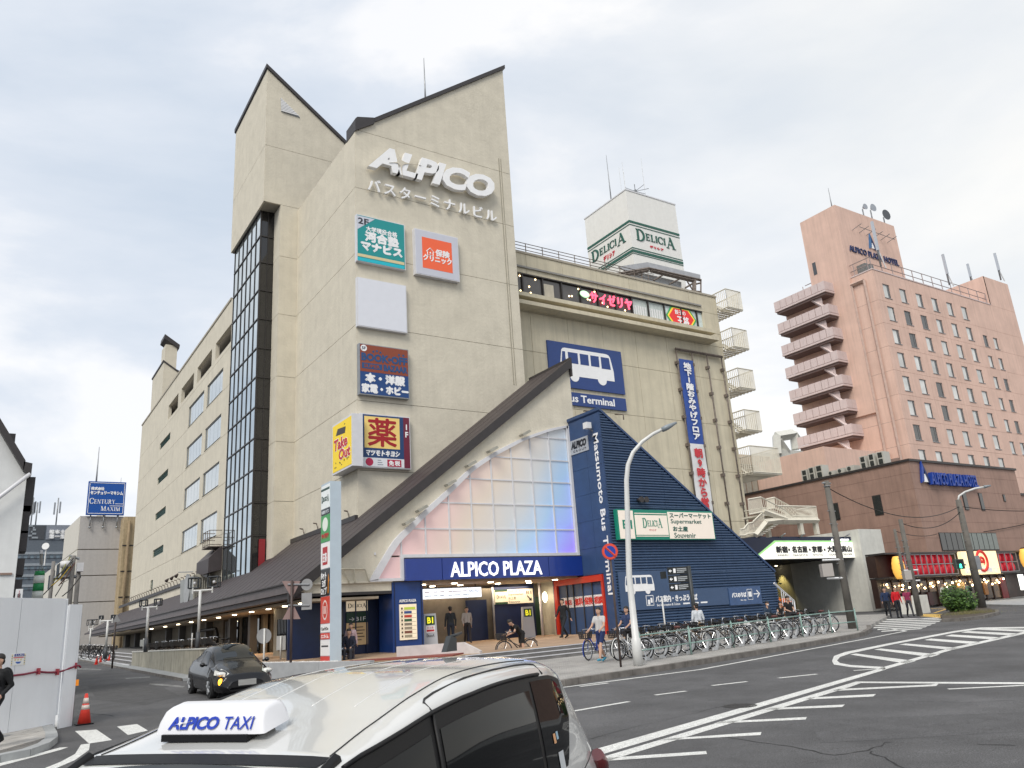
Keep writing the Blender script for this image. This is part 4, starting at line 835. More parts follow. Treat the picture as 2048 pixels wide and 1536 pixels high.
face_sign(FA, 'billboard', 'blank pale grey square billboard without any lettering', 'sign', FA.r(714, 553.5, 814.6, 666.8, 0.22), 0.25, P('#dddfe6'), M_FRAMEW)
rr_ = FA.r(717.7, 686, 819, 798.4, 0.25); t = face_sign(FA, 'billboard', 'square billboard, rust brown above and dark blue below, with round 5F mark', 'sign', rr_, 0.28, P('#15427c'), M_STEEL)
u0, v0, u1, v1 = rr_; W, Hh = u1 - u0, v1 - v0; MB().fbox(FA, u0 + 0.05, v0 + Hh * 0.45, u1 - 0.05, v1 - 0.05, 0.28, 0.285).build('upper_patch', P('#8a4026'), t)
nv = P('#1d4a7c'); text('BOOK•OFF', FA, u0 + W * 0.04, v0 + Hh * 0.66, u0 + W * 0.97, v0 + Hh * 0.82, nv, t, d=0.286, th=0.008, off=0.05)
MB().fbox(FA, u0 + W * 0.05, v0 + Hh * 0.51, u0 + W * 0.45, v0 + Hh * 0.62, 0.286, 0.29).build('stripe', nv, t); text('SUPER', FA, u0 + W * 0.09, v0 + Hh * 0.53, u0 + W * 0.41, v0 + Hh * 0.6, P('#8a4026'), t, d=0.29, th=0.006, off=0.03)
text('BAZAAR', FA, u0 + W * 0.48, v0 + Hh * 0.50, u0 + W * 0.97, v0 + Hh * 0.63, nv, t, d=0.286, th=0.008, off=0.05)
for k in range(5): u = u0 + W * (0.28 + 0.07 * k) if k < 3 else u0 + W * (0.80 + 0.09 * (k - 3)); MB().disc(FA.p(u, v0 + Hh * (0.86 + 0.02 * (k == 1)), 0.288), (0, 1, 0), 0.06, 0.006, 12).build('dot', nv, t)
MB().disc(FA.p(u0 + W * 0.09, v1 - Hh * 0.09, 0.289), (0, 1, 0), 0.17, 0.008, 20).build('round_mark', M_LETW, t); text('5F', FA, u0 + W * 0.05, v1 - Hh * 0.12, u0 + W * 0.13, v1 - Hh * 0.06, P('#1c2c4c'), t, d=0.295, th=0.005, off=0.02)
text('本・洋服', FA, u0 + W * 0.12, v0 + Hh * 0.25, u0 + W * 0.9, v0 + Hh * 0.42, M_LETW, t, d=0.28, th=0.01, heavy=0.04); text('家電・ホビー', FA, u0 + W * 0.05, v0 + Hh * 0.05, u0 + W * 0.97, v0 + Hh * 0.21, M_LETW, t, d=0.28, th=0.01, heavy=0.035)
rr_ = FA.r(719.7, 825.8, 822, 939, 0.25); t = face_sign(FA, 'billboard', 'pharmacy billboard with a red character on yellow and a maroon 1F strip', 'sign', rr_, 0.28, P('#1b3f6e'), M_FRAMEW)
u0, v0, u1, v1 = rr_; W, Hh = u1 - u0, v1 - v0; MB().fbox(FA, u1 - W * 0.14, v0 + 0.05, u1 - 0.05, v1 - 0.05, 0.28, 0.286).build('side_strip', P('#6e1a34'), t)
MB().fbox(FA, u0 + W * 0.08, v0 + Hh * 0.36, u0 + W * 0.78, v0 + Hh * 0.95, 0.28, 0.286).build('yellow_patch', P('#f3d27c'), t)
text('薬', FA, u0 + W * 0.15, v0 + Hh * 0.40, u0 + W * 0.71, v0 + Hh * 0.92, P('#a3131c'), t, d=0.286, th=0.01, heavy=0.028); text('マツモトキヨシ', FA, u0 + W * 0.11, v0 + Hh * 0.22, u0 + W * 0.77, v0 + Hh * 0.32, M_LETW, t, d=0.28, th=0.01, heavy=0.018, shear=0.15)
MB().fbox(FA, u0 + 0.05, v0 + 0.05, u1 - W * 0.14, v0 + Hh * 0.18, 0.28, 0.286).build('lower_strip', P('#dfe0e4'), t)
for k in range(3): MB().fbox(FA, u0 + W * 0.33, v0 + Hh * (0.05 + 0.04 * k), u0 + W * (0.44 - 0.02 * k), v0 + Hh * (0.065 + 0.04 * k), 0.286, 0.289).build('print', P('#8a8f9c'), t)
MB().disc(FA.p(u0 + W * 0.17, v0 + Hh * 0.1, 0.288), (0, 1, 0), 0.2, 0.006, 16).build('dot', P('#b5204a'), t)
MB().fbox(FA, u0 + W * 0.52, v0 + Hh * 0.03, u0 + W * 0.8, v0 + Hh * 0.16, 0.286, 0.291).build('red_patch', P('#b01840'), t); text('免税', FA, u0 + W * 0.55, v0 + Hh * 0.05, u0 + W * 0.77, v0 + Hh * 0.14, M_LETW, t, d=0.291, th=0.006, heavy=0.012, space=1.3)
text('1\nF', FA, u1 - W * 0.105, v0 + Hh * 0.6, u1 - W * 0.045, v0 + Hh * 0.85, M_LETW, t, d=0.286, th=0.008, off=0.03)
# take-out box sign on the side wall
rr_ = FXA.r(666, 852, 706.4, 931, 0.5); t = face_sign(FXA, 'box_sign', 'yellow boxed sign with red Take Out lettering on the side wall', 'sign', rr_, 0.55, P('#e8c81e', emit=0.12), M_FRAMEW, frame=0.1)
u0, v0, u1, v1 = rr_; W, Hh = u1 - u0, v1 - v0
for s_, a, b, c, d_ in (('Take', 0.12, 0.44, 0.78, 0.66), ('Out', 0.36, 0.22, 0.92, 0.43)):
    text(s_, FXA, u0 + W * a - 0.02, v0 + Hh * b - 0.03, u0 + W * c + 0.02, v0 + Hh * d_ + 0.03, M_LETW, t, d=0.551, th=0.008, off=0.06, shear=0.1); text(s_, FXA, u0 + W * a, v0 + Hh * b, u0 + W * c, v0 + Hh * d_, P('#c4122a'), t, d=0.56, th=0.008, off=0.03, shear=0.1)
MB().prism(FXA, [(u0 + W * 0.2, v0 + Hh * 0.74), (u0 + W * 0.66, v0 + Hh * 0.70), (u0 + W * 0.70, v0 + Hh * 0.82), (u0 + W * 0.3, v0 + Hh * 0.86)], 0.55, 0.557).build('print', P('#3a3430'), t)
for k in range(14):
    a = random.uniform(0.12, 0.88); b = random.choice([random.uniform(0.1, 0.2), random.uniform(0.68, 0.93)]); MB().prism(FXA, [(u0 + W * a, v0 + Hh * b), (u0 + W * (a + 0.05), v0 + Hh * (b + 0.01)), (u0 + W * (a + 0.02), v0 + Hh * (b + 0.035))], 0.55, 0.556).build('print', P('#3a3430'), t)
# big white word on top, and the katakana line
t = thing('rooftop_letters', 'huge white ALPICO letters with a spark near the tower top', 'sign', FA.p(18, 25.5, 0))
p0 = FA.px(734.5, 333, 0.3); p1 = FA.px(752, 290, 0.3); p2 = FA.px(987, 385, 0.3); pb = FA.px(967, 399, 0.3)
alpico(FA, p0[0], (p0[1] + pb[1]) / 2, p2[0], p1[1] - 0.05, M_LETW, t, 0.18, 0.28, shear=0.28, cut=M_STUCCO, off=0.045)
t = thing('wall_letters', 'thin white katakana letters in one line below the big word', 'sign', FA.p(18, 24, 0))
p0 = FA.px(737.7, 359); p1 = FA.px(733, 383); p2 = FA.px(990, 443.8)
text('バスターミナルビル', FA, p1[0], p1[1], p2[0], p0[1] - 0.05, M_LETW, t, d=0.1, th=0.12, heavy=0.012, space=1.25)

# ---- DELICIA roof tower
FD = Fr('Y', 41.0); XD = FD.px(1251, 380)[0]; FDX = Fr('X', XD); XD1 = FD.px(1350, 410)[0]; YD1 = -FDX.px(1169, 437)[0]; ZD = FD.px(1251, 380)[1]
M_CRM = mat('tower_white', (0.80, 0.79, 0.75), 0.6, var=0.03, streak=0.03)
dt = thing('rooftop_sign_tower', 'square white rooftop sign tower with green stripes and DELICIA lettering', 'sign tower', (XD, 41, 25))
MB().box((XD, 41.0, 24.6), (XD1, YD1, ZD)).build('tower_wall', M_CRM, dt)
MB().box((XD - 0.04, 40.96, ZD), (XD1 + 0.04, YD1 + 0.04, ZD + 0.1)).build('parapet_cap', M_FRAMEW, dt)
M_DG = P('#1d5a4c')
for ya_, yb2 in (((440.0, 444.2)), ((447.5, 448.8)), ((492.5, 494.0)), ((496.5, 501.5)), ((503.5, 504.6))):
    za = FD.px(1258, ya_)[1]; zb2 = FD.px(1258, yb2)[1]
    MB().box((XD - 0.03, 40.97, zb2), (XD1 + 0.01, 41.0, za)).box((XD - 0.03, 41.0, zb2), (XD - 0.001, YD1, za)).build('stripe', M_DG, dt)
a = FD.px(1150 + 770 / 6.4, 360 + 620 / 6.4); b = FD.px(1150 + 1290 / 6.4, 360 + 893 / 6.4); c = FD.px(1150 + 785 / 6.4, 360 + 765 / 6.4)
serif('DELiCiA', FD, a[0], c[1], b[0], a[1], M_DG, dt, d=0.0, th=0.05, big=(0, 6), small=0.6, sm_up=0.2)
a = FD.px(1150 + 958 / 6.4, 360 + 838 / 6.4); b = FD.px(1150 + 1133 / 6.4, 360 + 912 / 6.4); text('デリシア', FD, a[0], b[1], b[0], a[1], P('#d0283c'), dt, d=0.0, th=0.04, heavy=0.015, space=1.2)
a = FDX.px(1150 + 210 / 6.4, 360 + 928 / 6.4); b = FDX.px(1150 + 655 / 6.4, 360 + 775 / 6.4); c = FDX.px(1150 + 235 / 6.4, 360 + 1065 / 6.4)
serif('DELiCiA', FDX, a[0], (c[1] + b[1]) / 2, b[0], a[1], M_DG, dt, d=0.0, th=0.05, big=(0, 6), small=0.6, sm_up=0.2)
a = FDX.px(1150 + 365 / 6.4, 360 + 985 / 6.4); b = FDX.px(1150 + 515 / 6.4, 360 + 960 / 6.4); text('デリシア', FDX, a[0], b[1], b[0], a[1], P('#d0283c'), dt, d=0.0, th=0.04, heavy=0.015, space=1.2)
def mast(name, label, base, h, r=0.03, cat='antenna', m_=M_STEEL):
    t = thing(name, label, cat, base); b = Vector(base); MB().tube([b, b + Vector((0, 0, h * 0.4)), b + Vector((0, 0, h))], [r * 1.4, r, r * 0.4], 6).build('rod', m_, t); return t
q = FDX.px(1150 + 430 / 6.4, 360 + 275 / 6.4); mast('lightning_rod', 'thin lightning rod on the left edge of the DELICIA roof tower', (XD + 0.3, -q[0], ZD + 0.1), 4.4, 0.04, 'lightning rod')
q = FA.px(863, 188); mast('lightning_rod', 'thin lightning rod rising from the slanted roof of the near tower', (q[0], YA + 0.8, rz(q[0])), 3.5, 0.05, 'lightning rod')
at = thing('spider_antenna', 'radial antenna with thin upright whips on the DELICIA roof tower', 'antenna', (XD + 3, 42, ZD)); q = FD.px(1289, 388)
mb = MB().tube([(q[0], 42, ZD + 0.1), (q[0], 42, ZD + 0.9)], 0.08, 8).ball((q[0], 42, ZD + 0.95), 0.16)
for k in range(8):
    a_ = k * math.pi / 4; e_ = Vector((q[0] + 1.1 * math.cos(a_), 42 + 1.1 * math.sin(a_), ZD + 1.0)); mb.bar((q[0], 42, ZD + 0.95), e_, 0.04)
    if k % 2 == 0 or k == 3: mb.bar(e_ - Vector((0, 0, .3)), e_ + Vector((0, 0, 2.4)), 0.025)
mb.build('whips', M_STEEL, at)
# steel billboard frame turned away on the roof
FG = Fr('Y', 39.4); bk = thing('rooftop_billboard', 'back of a grey rooftop billboard held by rusty steel trusses', 'billboard frame', (42, 39.4, 25))
def G(x, y, d=0.0): q = FG.px(1150 + x / 6.4, 360 + y / 6.4, d); return (q[0], q[1])
MB().prism(FG, [G(560, 1105), G(930, 1050), G(1605, 1210), G(1610, 1275), G(940, 1125), G(650, 1165)], -0.12, -0.02).build('sheet', mat('grey_sheet', (0.40, 0.41, 0.43), 0.6), bk)
MB().prism(FG, [G(690, 1205), G(900, 1150), G(1420, 1275), G(1420, 1420), G(760, 1255)], -0.6, -0.5).build('sheet', mat('pale_sheet', (0.50, 0.52, 0.54), 0.6), bk)
for a_, b_, w_ in (((520, 1210), (935, 1135), .16), ((935, 1135), (1600, 1285), .18), ((960, 1165), (1520, 1300), .22), ((600, 1225), (930, 1160), .18), ((1605, 1275), (1605, 1440), .12), ((1520, 1290), (1520, 1440), .32), ((1405, 1385), (1530, 1310), .1), ((1430, 1300), (1500, 1410), .1), ((1160, 1195), (1000, 1290), .09), ((1380, 1245), (1205, 1335), .09), ((1520, 1340), (1605, 1320), .1), ((1450, 1425), (1605, 1440), .16), ((850, 1190), (850, 1280), .09), ((690, 1200), (850, 1225), .07), ((700, 1240), (850, 1275), .07)):
    u, v = G(*a_); u2, v2 = G(*b_); MB().bar(FG.p(u, v, 0.05), FG.p(u2, v2, 0.05), w_).build('truss_bar', M_RUST, bk)
# ---- fire escape cages on the right end
fe = thing('fire_escape', 'stack of cream barred fire escape balconies on the right end of the facade', 'fire escape', (46, 38, 0)); M_FE = mat('cream_bars', (0.66, 0.62, 0.52), 0.5, var=0.08)
for k, z0 in enumerate((24.0, 20.82, 17.62, 14.42, 11.3)):
    xa, xb, y0, y1 = 45.2, (46.85 if k < 4 else 48.3), 37.5, 41.5; zt = z0 + (1.48 if k < 4 else 1.9)
    cg = MB(); n_ = int((xb - xa) / 0.10)
    for i in range(n_ + 1): cg.bar((xa + (xb - xa) * i / n_, y0, z0), (xa + (xb - xa) * i / n_, y0, zt), 0.045)
    for i in range(23): cg.bar((xa, y0 + i * 0.18, z0 - 0.0), (xa, y0 + i * 0.18, zt), 0.045); cg.bar((xb, y0 + i * 0.18, z0), (xb, y0 + i * 0.18, zt), 0.035)
    for z in (z0, zt): cg.bar((xa, y0, z), (xb, y0, z), 0.07); cg.bar((xa, y0, z), (xa, y1, z), 0.07); cg.bar((xb, y0, z), (xb, y1, z), 0.07)
    cage = cg.build('balcony_cage', M_FE, fe)
    fl_ = MB()
    for i in range(12): fl_.box((xa, y0 + i * 0.33, z0 - 0.1), (xb, y0 + i * 0.33 + 0.16, z0 - 0.04))
    fl_.build('grating', M_FE, cage)
    stp = MB()
    for i in range(6): stp.box((xa + 0.25, 38.3 + i * 0.24, z0 - 0.02 + i * 0.2), (xb - 0.2, 38.5 + i * 0.24, z0 + 0.02 + i * 0.2))
    stp.bar((xa + 0.25, 38.2, z0), (xa + 0.25, 39.8, z0 + 1.25), 0.12); stp.build('stair_flight', M_FE, cage)

# ================================================================== BLUE WING
XW, YW = 24.46, 29.15
FW, FWX = Fr('Y', YW), Fr('X', XW)
bw = thing('blue_wing', 'triangular navy corrugated wing of the bus terminal with a flat lettered side', 'building wing', (28, 29, 0))
a_ = FW.px(1200, 822); b_ = FW.px(1549, 1144); XW1 = b_[0]; slz = lambda x: a_[1] + (b_[1] - a_[1]) * (x - a_[0]) / (b_[0] - a_[0]); ZT = slz(XW)
pit = 0.13; cs = MB(); z = 1.0
core_ = MB().prism(Fr('Y', YW + 0.05), [(XW + 0.06, 0.7), (XW1 - 0.03, 0.7), (XW1 - 0.03, slz(XW1) - 0.05), (XW + 0.06, ZT - 0.1)], -5.0, 0).build('wing_core', M_NAVY, bw)
sec = [(z0, z0 + 3.2) for z0 in (0.7, 3.9, 7.1, 10.3)]
xsv = [XW + 0.02 + i * (XW1 - XW) / 3 for i in range(4)]
for (za, zb2) in sec:
    for i in range(3):
        mb = MB(); z = za; ok = False
        while z < zb2 - 1e-6:
            xm = XW1 if slz(XW1) > z + pit else XW1 - (z + pit - slz(XW1)) / (slz(XW) - slz(XW1)) * (XW1 - XW)
            x0, x1 = xsv[i] + 0.008, min(xsv[i + 1] - 0.008, xm)
            if x1 > x0:
                mb.prism(Fr('X', x0), [(-YW - 0.04, z), (-YW + 0.03, z + pit * 0.35), (-YW + 0.03, z + pit * 0.65), (-YW - 0.04, z + pit)], -(x1 - x0), 0); ok = True
            z += pit
        if ok: mb.build('corrugated_sheet', M_CORR, bw)
MB().prism(FW, [(XW - 0.02, ZT - 0.02), (XW1 + 0.02, slz(XW1) - 0.02), (XW1 + 0.02, slz(XW1) + 0.10), (XW - 0.02, ZT + 0.12)], -5.0, 0.06).build('coping', M_NAVY, bw)
panels(FWX, [(-31.72, 1.0), (-YW, 1.0), (-YW, 11.75), (-31.72, 11.65)], [-31.72, -30.35, -29.11], [4.05, 5.3, 6.6, 7.9, 9.2, 10.5, 11.9], M_NAVY, bw, d0=-0.06, d1=0.02, gap=0.012, name='flat_panel')
panels(FWX, [(-29.95, 1.0), (-YW, 1.0), (-YW, 4.05), (-29.95, 4.05)], [-29.95, -29.11], [1.0, 4.05], M_NAVY, bw, d0=-0.06, d1=0.02, gap=0.012, name='flat_panel')
text('Matsumoto Bus Terminal', FWX, -29.70, 3.05, -29.34, 10.75, M_LETW, bw, d=0.02, th=0.02, rot='cw', off=0.012)
g_ = thing('group_plate', 'small pale plate with ALPICO GROUP lettering high on the blue side', 'sign', FWX.p(-30.9, 10, 0))
rr_ = FWX.r(1140, 886, 1176, 896, 0.03); MB().fbox(FWX, -31.62, 10.05, -30.12, 10.78, 0.02, 0.06).build('plate', P('#a9adb4'), g_)
text('ALPICO', FWX, -31.5, 10.32, -30.25, 10.70, P('#16181f'), g_, d=0.06, th=0.02, off=0.05, shear=0.2); text('GROUP', FWX, -31.35, 10.13, -30.3, 10.25, P('#16181f'), g_, d=0.06, th=0.01, space=1.5)
fl2 = thing('flood_lamp', 'small white floodlight on a bracket at the top of the blue side', 'floodlight', FWX.p(-29.6, 11.2, 0.2)); MB().box((XW - 0.5, 29.55, 11.0), (XW - 0.2, 29.85, 11.3)).build('lamp_box', M_WHITE, fl2); MB().bar((XW, 29.7, 10.9), (XW - 0.4, 29.7, 11.05), 0.05).build('arm', M_STEEL, fl2); MB().bar((XW, 29.8, 10.6), (XW - 0.35, 29.35, 10.55), 0.05).build('arm', M_STEEL, fl2)
# insurance shop window below
sh = thing('shopfront', 'red framed insurance shop window with white Japanese banners under the wing', 'shopfront', FWX.p(-31.5, 1.2, 0)); M_RED = P('#c2331f', 0.4)
MB().fbox(FWX, -33.9, 3.72, -29.97, 4.02, -0.04, 0.10).fbox(FWX, -33.95, 1.2, -33.7, 3.72, -0.04, 0.08).fbox(FWX, -30.12, 1.2, -29.97, 3.72, -0.04, 0.08).build('red_frame', M_RED, sh)
MB().fbox(FWX, -33.7, 1.2, -30.12, 3.72, -0.3, -0.12).build('shop_glass', mat('shop_glass', (0.12, 0.10, 0.09), 0.08, spec=0.8), sh)
MB().fbox(FWX, -33.4, 3.35, -30.3, 3.68, -0.12, -0.08).build('sign_strip', P('#b04a40'), sh); text('保険クリニック', FWX, -32.4, 3.40, -30.5, 3.62, P('#efe6e2'), sh, d=-0.08, th=0.01, heavy=0.01)
for a, b in ((-33.6, -32.5), (-32.45, -31.75), (-31.7, -31.0), (-30.95, -30.15)): MB().fbox(FWX, a, 2.62, b, 3.12, -0.12, -0.06).build('banner_strip', P('#eeeae8', 0.5, 0.15), sh)
text('無料', FWX, -32.42, 2.70, -31.8, 3.04, P('#c8281e'), sh, d=-0.06, th=0.01, heavy=0.015); text('保険', FWX, -31.66, 2.70, -31.04, 3.04, P('#c8281e'), sh, d=-0.06, th=0.01, heavy=0.015); text('相談', FWX, -30.9, 2.70, -30.25, 3.04, P('#c8281e'), sh, d=-0.06, th=0.01, heavy=0.015); text('来店', FWX, -33.3, 2.75, -32.7, 3.0, P('#c8281e'), sh, d=-0.06, th=0.01, heavy=0.01)
for i in range(3):
    for j in range(2): MB().fbox(FWX, -31.75 + j * 0.34, 1.45 + i * 0.34, -31.47 + j * 0.34, 1.73 + i * 0.34, -0.12, -0.07).build('poster', P('#e9e4e2') if (i + j) % 2 else P('#e6dcd8'), sh)
for y in (-33.0, -32.48, -31.72, -30.97): MB().fbox(FWX, y, 1.2, y + 0.04, 3.72, -0.1, 0.0).build('mullion', M_DKTRIM, sh)
MB().fbox(FWX, -33.0, 1.25, -32.6, 2.2, -0.11, -0.09).build('poster', P('#5d7f74'), sh)
# corrugated front: supermarket sign board, flat panels and pictograms
sb_ = thing('signboard', 'green edged cream signboard reading B1, Supermarket and Souvenir on the navy wall', 'sign', FW.p(28, 5.5, 0))
u0, v0, u1, v1 = 24.72, 5.50, 31.15, 6.93; M_SG = P('#12836c'); M_SC = P('#ece0d2', emit=0.10)
MB().fbox(FW, u0, v0, u1, v1, 0.05, 0.28).build('casing', M_SG, sb_)
def sc_(fx): return u0 + (u1 - u0) * fx
for a, b, c, d in ((0.012, 0.155, v0 + 0.04, v1 - 0.06), (0.17, 0.495, v0 + 0.22, v1 - 0.26), (0.505, 0.99, v0 + 0.04, v1 - 0.08)): MB().fbox(FW, sc_(a), c, sc_(b), d, 0.28, 0.30).build('panel', M_SC, sb_)
MB().fbox(FW, sc_(0.17), v0 + 0.14, sc_(0.495), v0 + 0.18, 0.28, 0.30).fbox(FW, sc_(0.17), v1 - 0.2, sc_(0.495), v1 - 0.16, 0.28, 0.30).build('stripe', M_SC, sb_)
text('B1', FW, sc_(0.045), v0 + 0.5, sc_(0.135), v0 + 0.92, M_SG, sb_, d=0.30, th=0.01, off=0.02)
serif('DELiCiA', FW, sc_(0.24), v0 + 0.56, sc_(0.44), v0 + 1.02, M_SG, sb_, d=0.30, th=0.01, big=(0, 6), small=0.62, sm_up=0.15); text('デリシア', FW, sc_(0.30), v0 + 0.40, sc_(0.37), v0 + 0.50, P('#c03040'), sb_, d=0.30, th=0.01)
text('スーパーマーケット', FW, sc_(0.525), v0 + 1.06, sc_(0.97), v0 + 1.30, P('#1b5a50'), sb_, d=0.30, th=0.01, heavy=0.01); text('Supermarket', FW, sc_(0.53), v0 + 0.72, sc_(0.86), v0 + 1.00, P('#1b5a50'), sb_, d=0.30, th=0.01, off=0.01)
text('お土産', FW, sc_(0.545), v0 + 0.40, sc_(0.70), v0 + 0.64, P('#1b5a50'), sb_, d=0.30, th=0.01, heavy=0.01); text('Souvenir', FW, sc_(0.55), v0 + 0.08, sc_(0.78), v0 + 0.33, P('#1b5a50'), sb_, d=0.30, th=0.01, off=0.01)
sp = thing('loudspeaker', 'pair of small dark horn speakers above the supermarket signboard', 'loudspeaker', FW.p(27, 7.3, 0))
for k in (0, 1): MB().tube([FW.p(26.35 + k * 0.32, 7.42, 0.05), FW.p(26.35 + k * 0.32, 7.42, 0.35)], [0.08, 0.15], 12).build('horn', M_DKTRIM, sp)
fp = thing('information_panel', 'long flat navy panel with white bus pictogram and ticket office lettering', 'sign', FW.p(28, 2.3, 0)); M_FLATN = mat('flat_navy', (0.045, 0.085, 0.17), 0.4, var=0.05)
MB().prism(FW, [(24.60, 2.28), (31.7, 2.28), (31.7, 3.10), (28.9, 3.10), (28.5, 3.4), (28.5, 4.05), (24.60, 4.05)], 0.04, 0.09).build('panel', M_FLATN, fp)
bus_icon(FW, 24.95, 3.02, 26.75, 3.86, M_LETW, M_FLATN, fp, 0.09)
text('バス案内・きっぷうりば', FW, 26.75, 2.58, 29.5, 2.88, M_LETW, fp, d=0.09, th=0.01, heavy=0.012); text('Bus Information & Tickets', FW, 26.8, 2.40, 28.3, 2.51, M_LETW, fp, d=0.09, th=0.01)
for k in range(3): MB().fbox(FW, 28.5 + k * 0.6, 2.42, 28.95 + k * 0.6, 2.49, 0.09, 0.095).build('print', M_LETW, fp)
MB().fbox(FW, 26.15, 2.45, 26.62, 2.92, 0.09, 0.094).build('pictogram_frame', M_LETW, fp); MB().fbox(FW, 26.18, 2.48, 26.59, 2.89, 0.094, 0.097).build('pictogram_ground', M_FLATN, fp); MB().fbox(FW, 26.24, 2.50, 26.38, 2.72, 0.097, 0.10).fbox(FW, 26.42, 2.58, 26.54, 2.8, 0.097, 0.10).build('pictogram', M_LETW, fp)
fq = thing('direction_panel', 'small navy panel with bus stop lettering and a white arrow pointing right', 'sign', FW.p(32.6, 2.3, 0))
MB().fbox(FW, 31.75, 2.22, 34.15, 3.10, 0.04, 0.11).build('panel', mat('flat_navy2', (0.05, 0.10, 0.22), 0.35), fq); text('バスのりば', FW, 31.95, 2.60, 33.0, 2.83, M_LETW, fq, d=0.11, th=0.01, heavy=0.012); text('Bus stop', FW, 32.55, 2.40, 32.95, 2.49, M_LETW, fq, d=0.11, th=0.01)
MB().fbox(FW, 33.10, 2.45, 33.48, 2.98, 0.11, 0.113).build('pictogram_frame', M_LETW, fq); MB().fbox(FW, 33.12, 2.47, 33.46, 2.96, 0.113, 0.116).build('pictogram_ground', M_FLATN, fq); MB().fbox(FW, 33.17, 2.60, 33.41, 2.85, 0.116, 0.119).build('pictogram', M_LETW, fq)
MB().fbox(FW, 33.58, 2.70, 33.92, 2.75, 0.11, 0.12).prism(FW, [(33.80, 2.56), (33.85, 2.53), (34.05, 2.725), (33.85, 2.92), (33.80, 2.89), (33.96, 2.725)], 0.11, 0.122).build('arrow', M_LETW, fq)
# ---- entrance signs
e1 = thing('hanging_display', 'row of four bright digital display screens hanging under the entrance ceiling', 'display', FE.p(17, 3.3, 0)); FH1 = Fr('Y', 33.9); r4 = FH1.r(845, 1180, 963, 1193)
ua = FH1.px(845, 1182)[0]; ub = FH1.px(963, 1180)[0]; va = FH1.px(963, 1193.5)[1]; vb = FH1.px(963, 1174)[1]; M_SCR = mat('screen_glow', (0.80, 0.86, 0.94), 0.3, emit=0.7)
for k in range(4):
    a = ua + (ub - ua) * k / 4; b = ua + (ub - ua) * (k + 1) / 4; s_ = MB().fbox(FH1, a + 0.01, va, b - 0.01, vb, -0.08, 0).build('screen', M_SCR, e1)
    for i in range(3):
        if k < 3: MB().fbox(FH1, a + 0.1, va + 0.12 + i * 0.17, a + 0.1 + random.uniform(0.2, 0.4), va + 0.15 + i * 0.17, 0, 0.004).fbox(FH1, a + 0.55, va + 0.12 + i * 0.17, a + 0.65 + random.uniform(0.05, 0.25), va + 0.15 + i * 0.17, 0, 0.004).build('print', P('#8895aa') if i != 1 else P('#b5838a'), s_)
text('ALPICO PLAZA', FH1, ub - (ub - ua) / 4 + 0.1, va + 0.24, ub - 0.12, va + 0.36, P('#28489c'), e1, d=0, th=0.004)
MB().box((ua, 33.95, 3.98), (ub, 34.0, 4.0)).bar((ua + 0.3, 33.96, vb), (ua + 0.3, 33.96, 4.0), 0.04).bar((ub - 0.3, 33.96, vb), (ub - 0.3, 33.96, 4.0), 0.04).build('hanger', M_DKTRIM, e1)
e2 = thing('directory_board', 'cream floor directory board on the blue pillar under small ALPICO PLAZA letters', 'sign', FE.p(15, 1.6, 0)); r5 = FE.r(799, 1209, 834.6, 1278, 0.05)
MB().fbox(FE, r5[0], r5[1], r5[2], r5[3], 0.0, 0.06).build('board', mat('lit_cream', (0.80, 0.68, 0.50), 0.5, emit=0.22), e2); text('ALPICO PLAZA', FE, r5[0], r5[3] + 0.08, r5[2], r5[3] + 0.2, M_LETW, e2, d=0.02, th=0.03, off=0.02)
hh = (r5[3] - r5[1]) / 9
for k in range(8):
    v = r5[3] - (k + 1.2) * hh; MB().fbox(FE, r5[0] + 0.06, v - 0.02, r5[0] + 0.14, v + 0.06, 0.06, 0.064).fbox(FE, r5[0] + 0.03, v - 0.055, r5[2] - 0.03, v - 0.045, 0.06, 0.063).build('print', P('#5a4a3c'), e2)
    MB().fbox(FE, r5[0] + 0.2, v - 0.03, r5[0] + (0.72 if k in (0,) else 0.55), v + 0.07, 0.06, 0.065).build('print', P(['#c8dc50', '#35508c', '#c23a2c', '#2c5c3a', '#8a8070', '#9a8f7c', '#7d4a38', '#a0967f'][k]), e2)
FD2 = Fr('Y', 35.2 - 0.01); e3 = thing('wall_sign', 'cream supermarket and souvenir sign with B1 arrow on the dark blue shutter', 'sign', (22.5, 35, 2.8))
ra = FD2.r(1001, 1186, 1068, 1211, 0.2); ra = (21.45, 3.02, 23.75, 3.72); MB().fbox(FD2, *ra, 0.16, 0.24).build('board', mat('sign_cream_lit', (0.75, 0.66, 0.50), 0.5, emit=0.12), e3)
serif('DELiCiA', FD2, 21.55, 3.28, 22.1, 3.46, P('#2a3c30'), e3, d=0.24, th=0.006, big=(0, 6), small=0.62, sm_up=0.15); MB().fbox(FD2, 21.45, 3.62, 22.2, 3.72, 0.24, 0.245).fbox(FD2, 21.45, 3.02, 22.2, 3.12, 0.24, 0.245).build('stripe', P('#23442f'), e3)
for s_, a, b, c, d in (('スーパーマーケット', 22.25, 3.56, 23.2, 3.68), ('Supermarket', 22.25, 3.39, 23.15, 3.52), ('お土産', 22.25, 3.22, 22.7, 3.36), ('Souvenir', 22.25, 3.05, 22.95, 3.17), ('B1', 23.35, 3.45, 23.65, 3.62)): text(s_, FD2, a, b, c, d, P('#22201c'), e3, d=0.24, th=0.006)
MB().prism(FD2, [(23.38, 3.36), (23.42, 3.40), (23.58, 3.22), (23.64, 3.28), (23.66, 3.12), (23.48, 3.14), (23.54, 3.19)], 0.24, 0.247).build('arrow', P('#22201c'), e3)
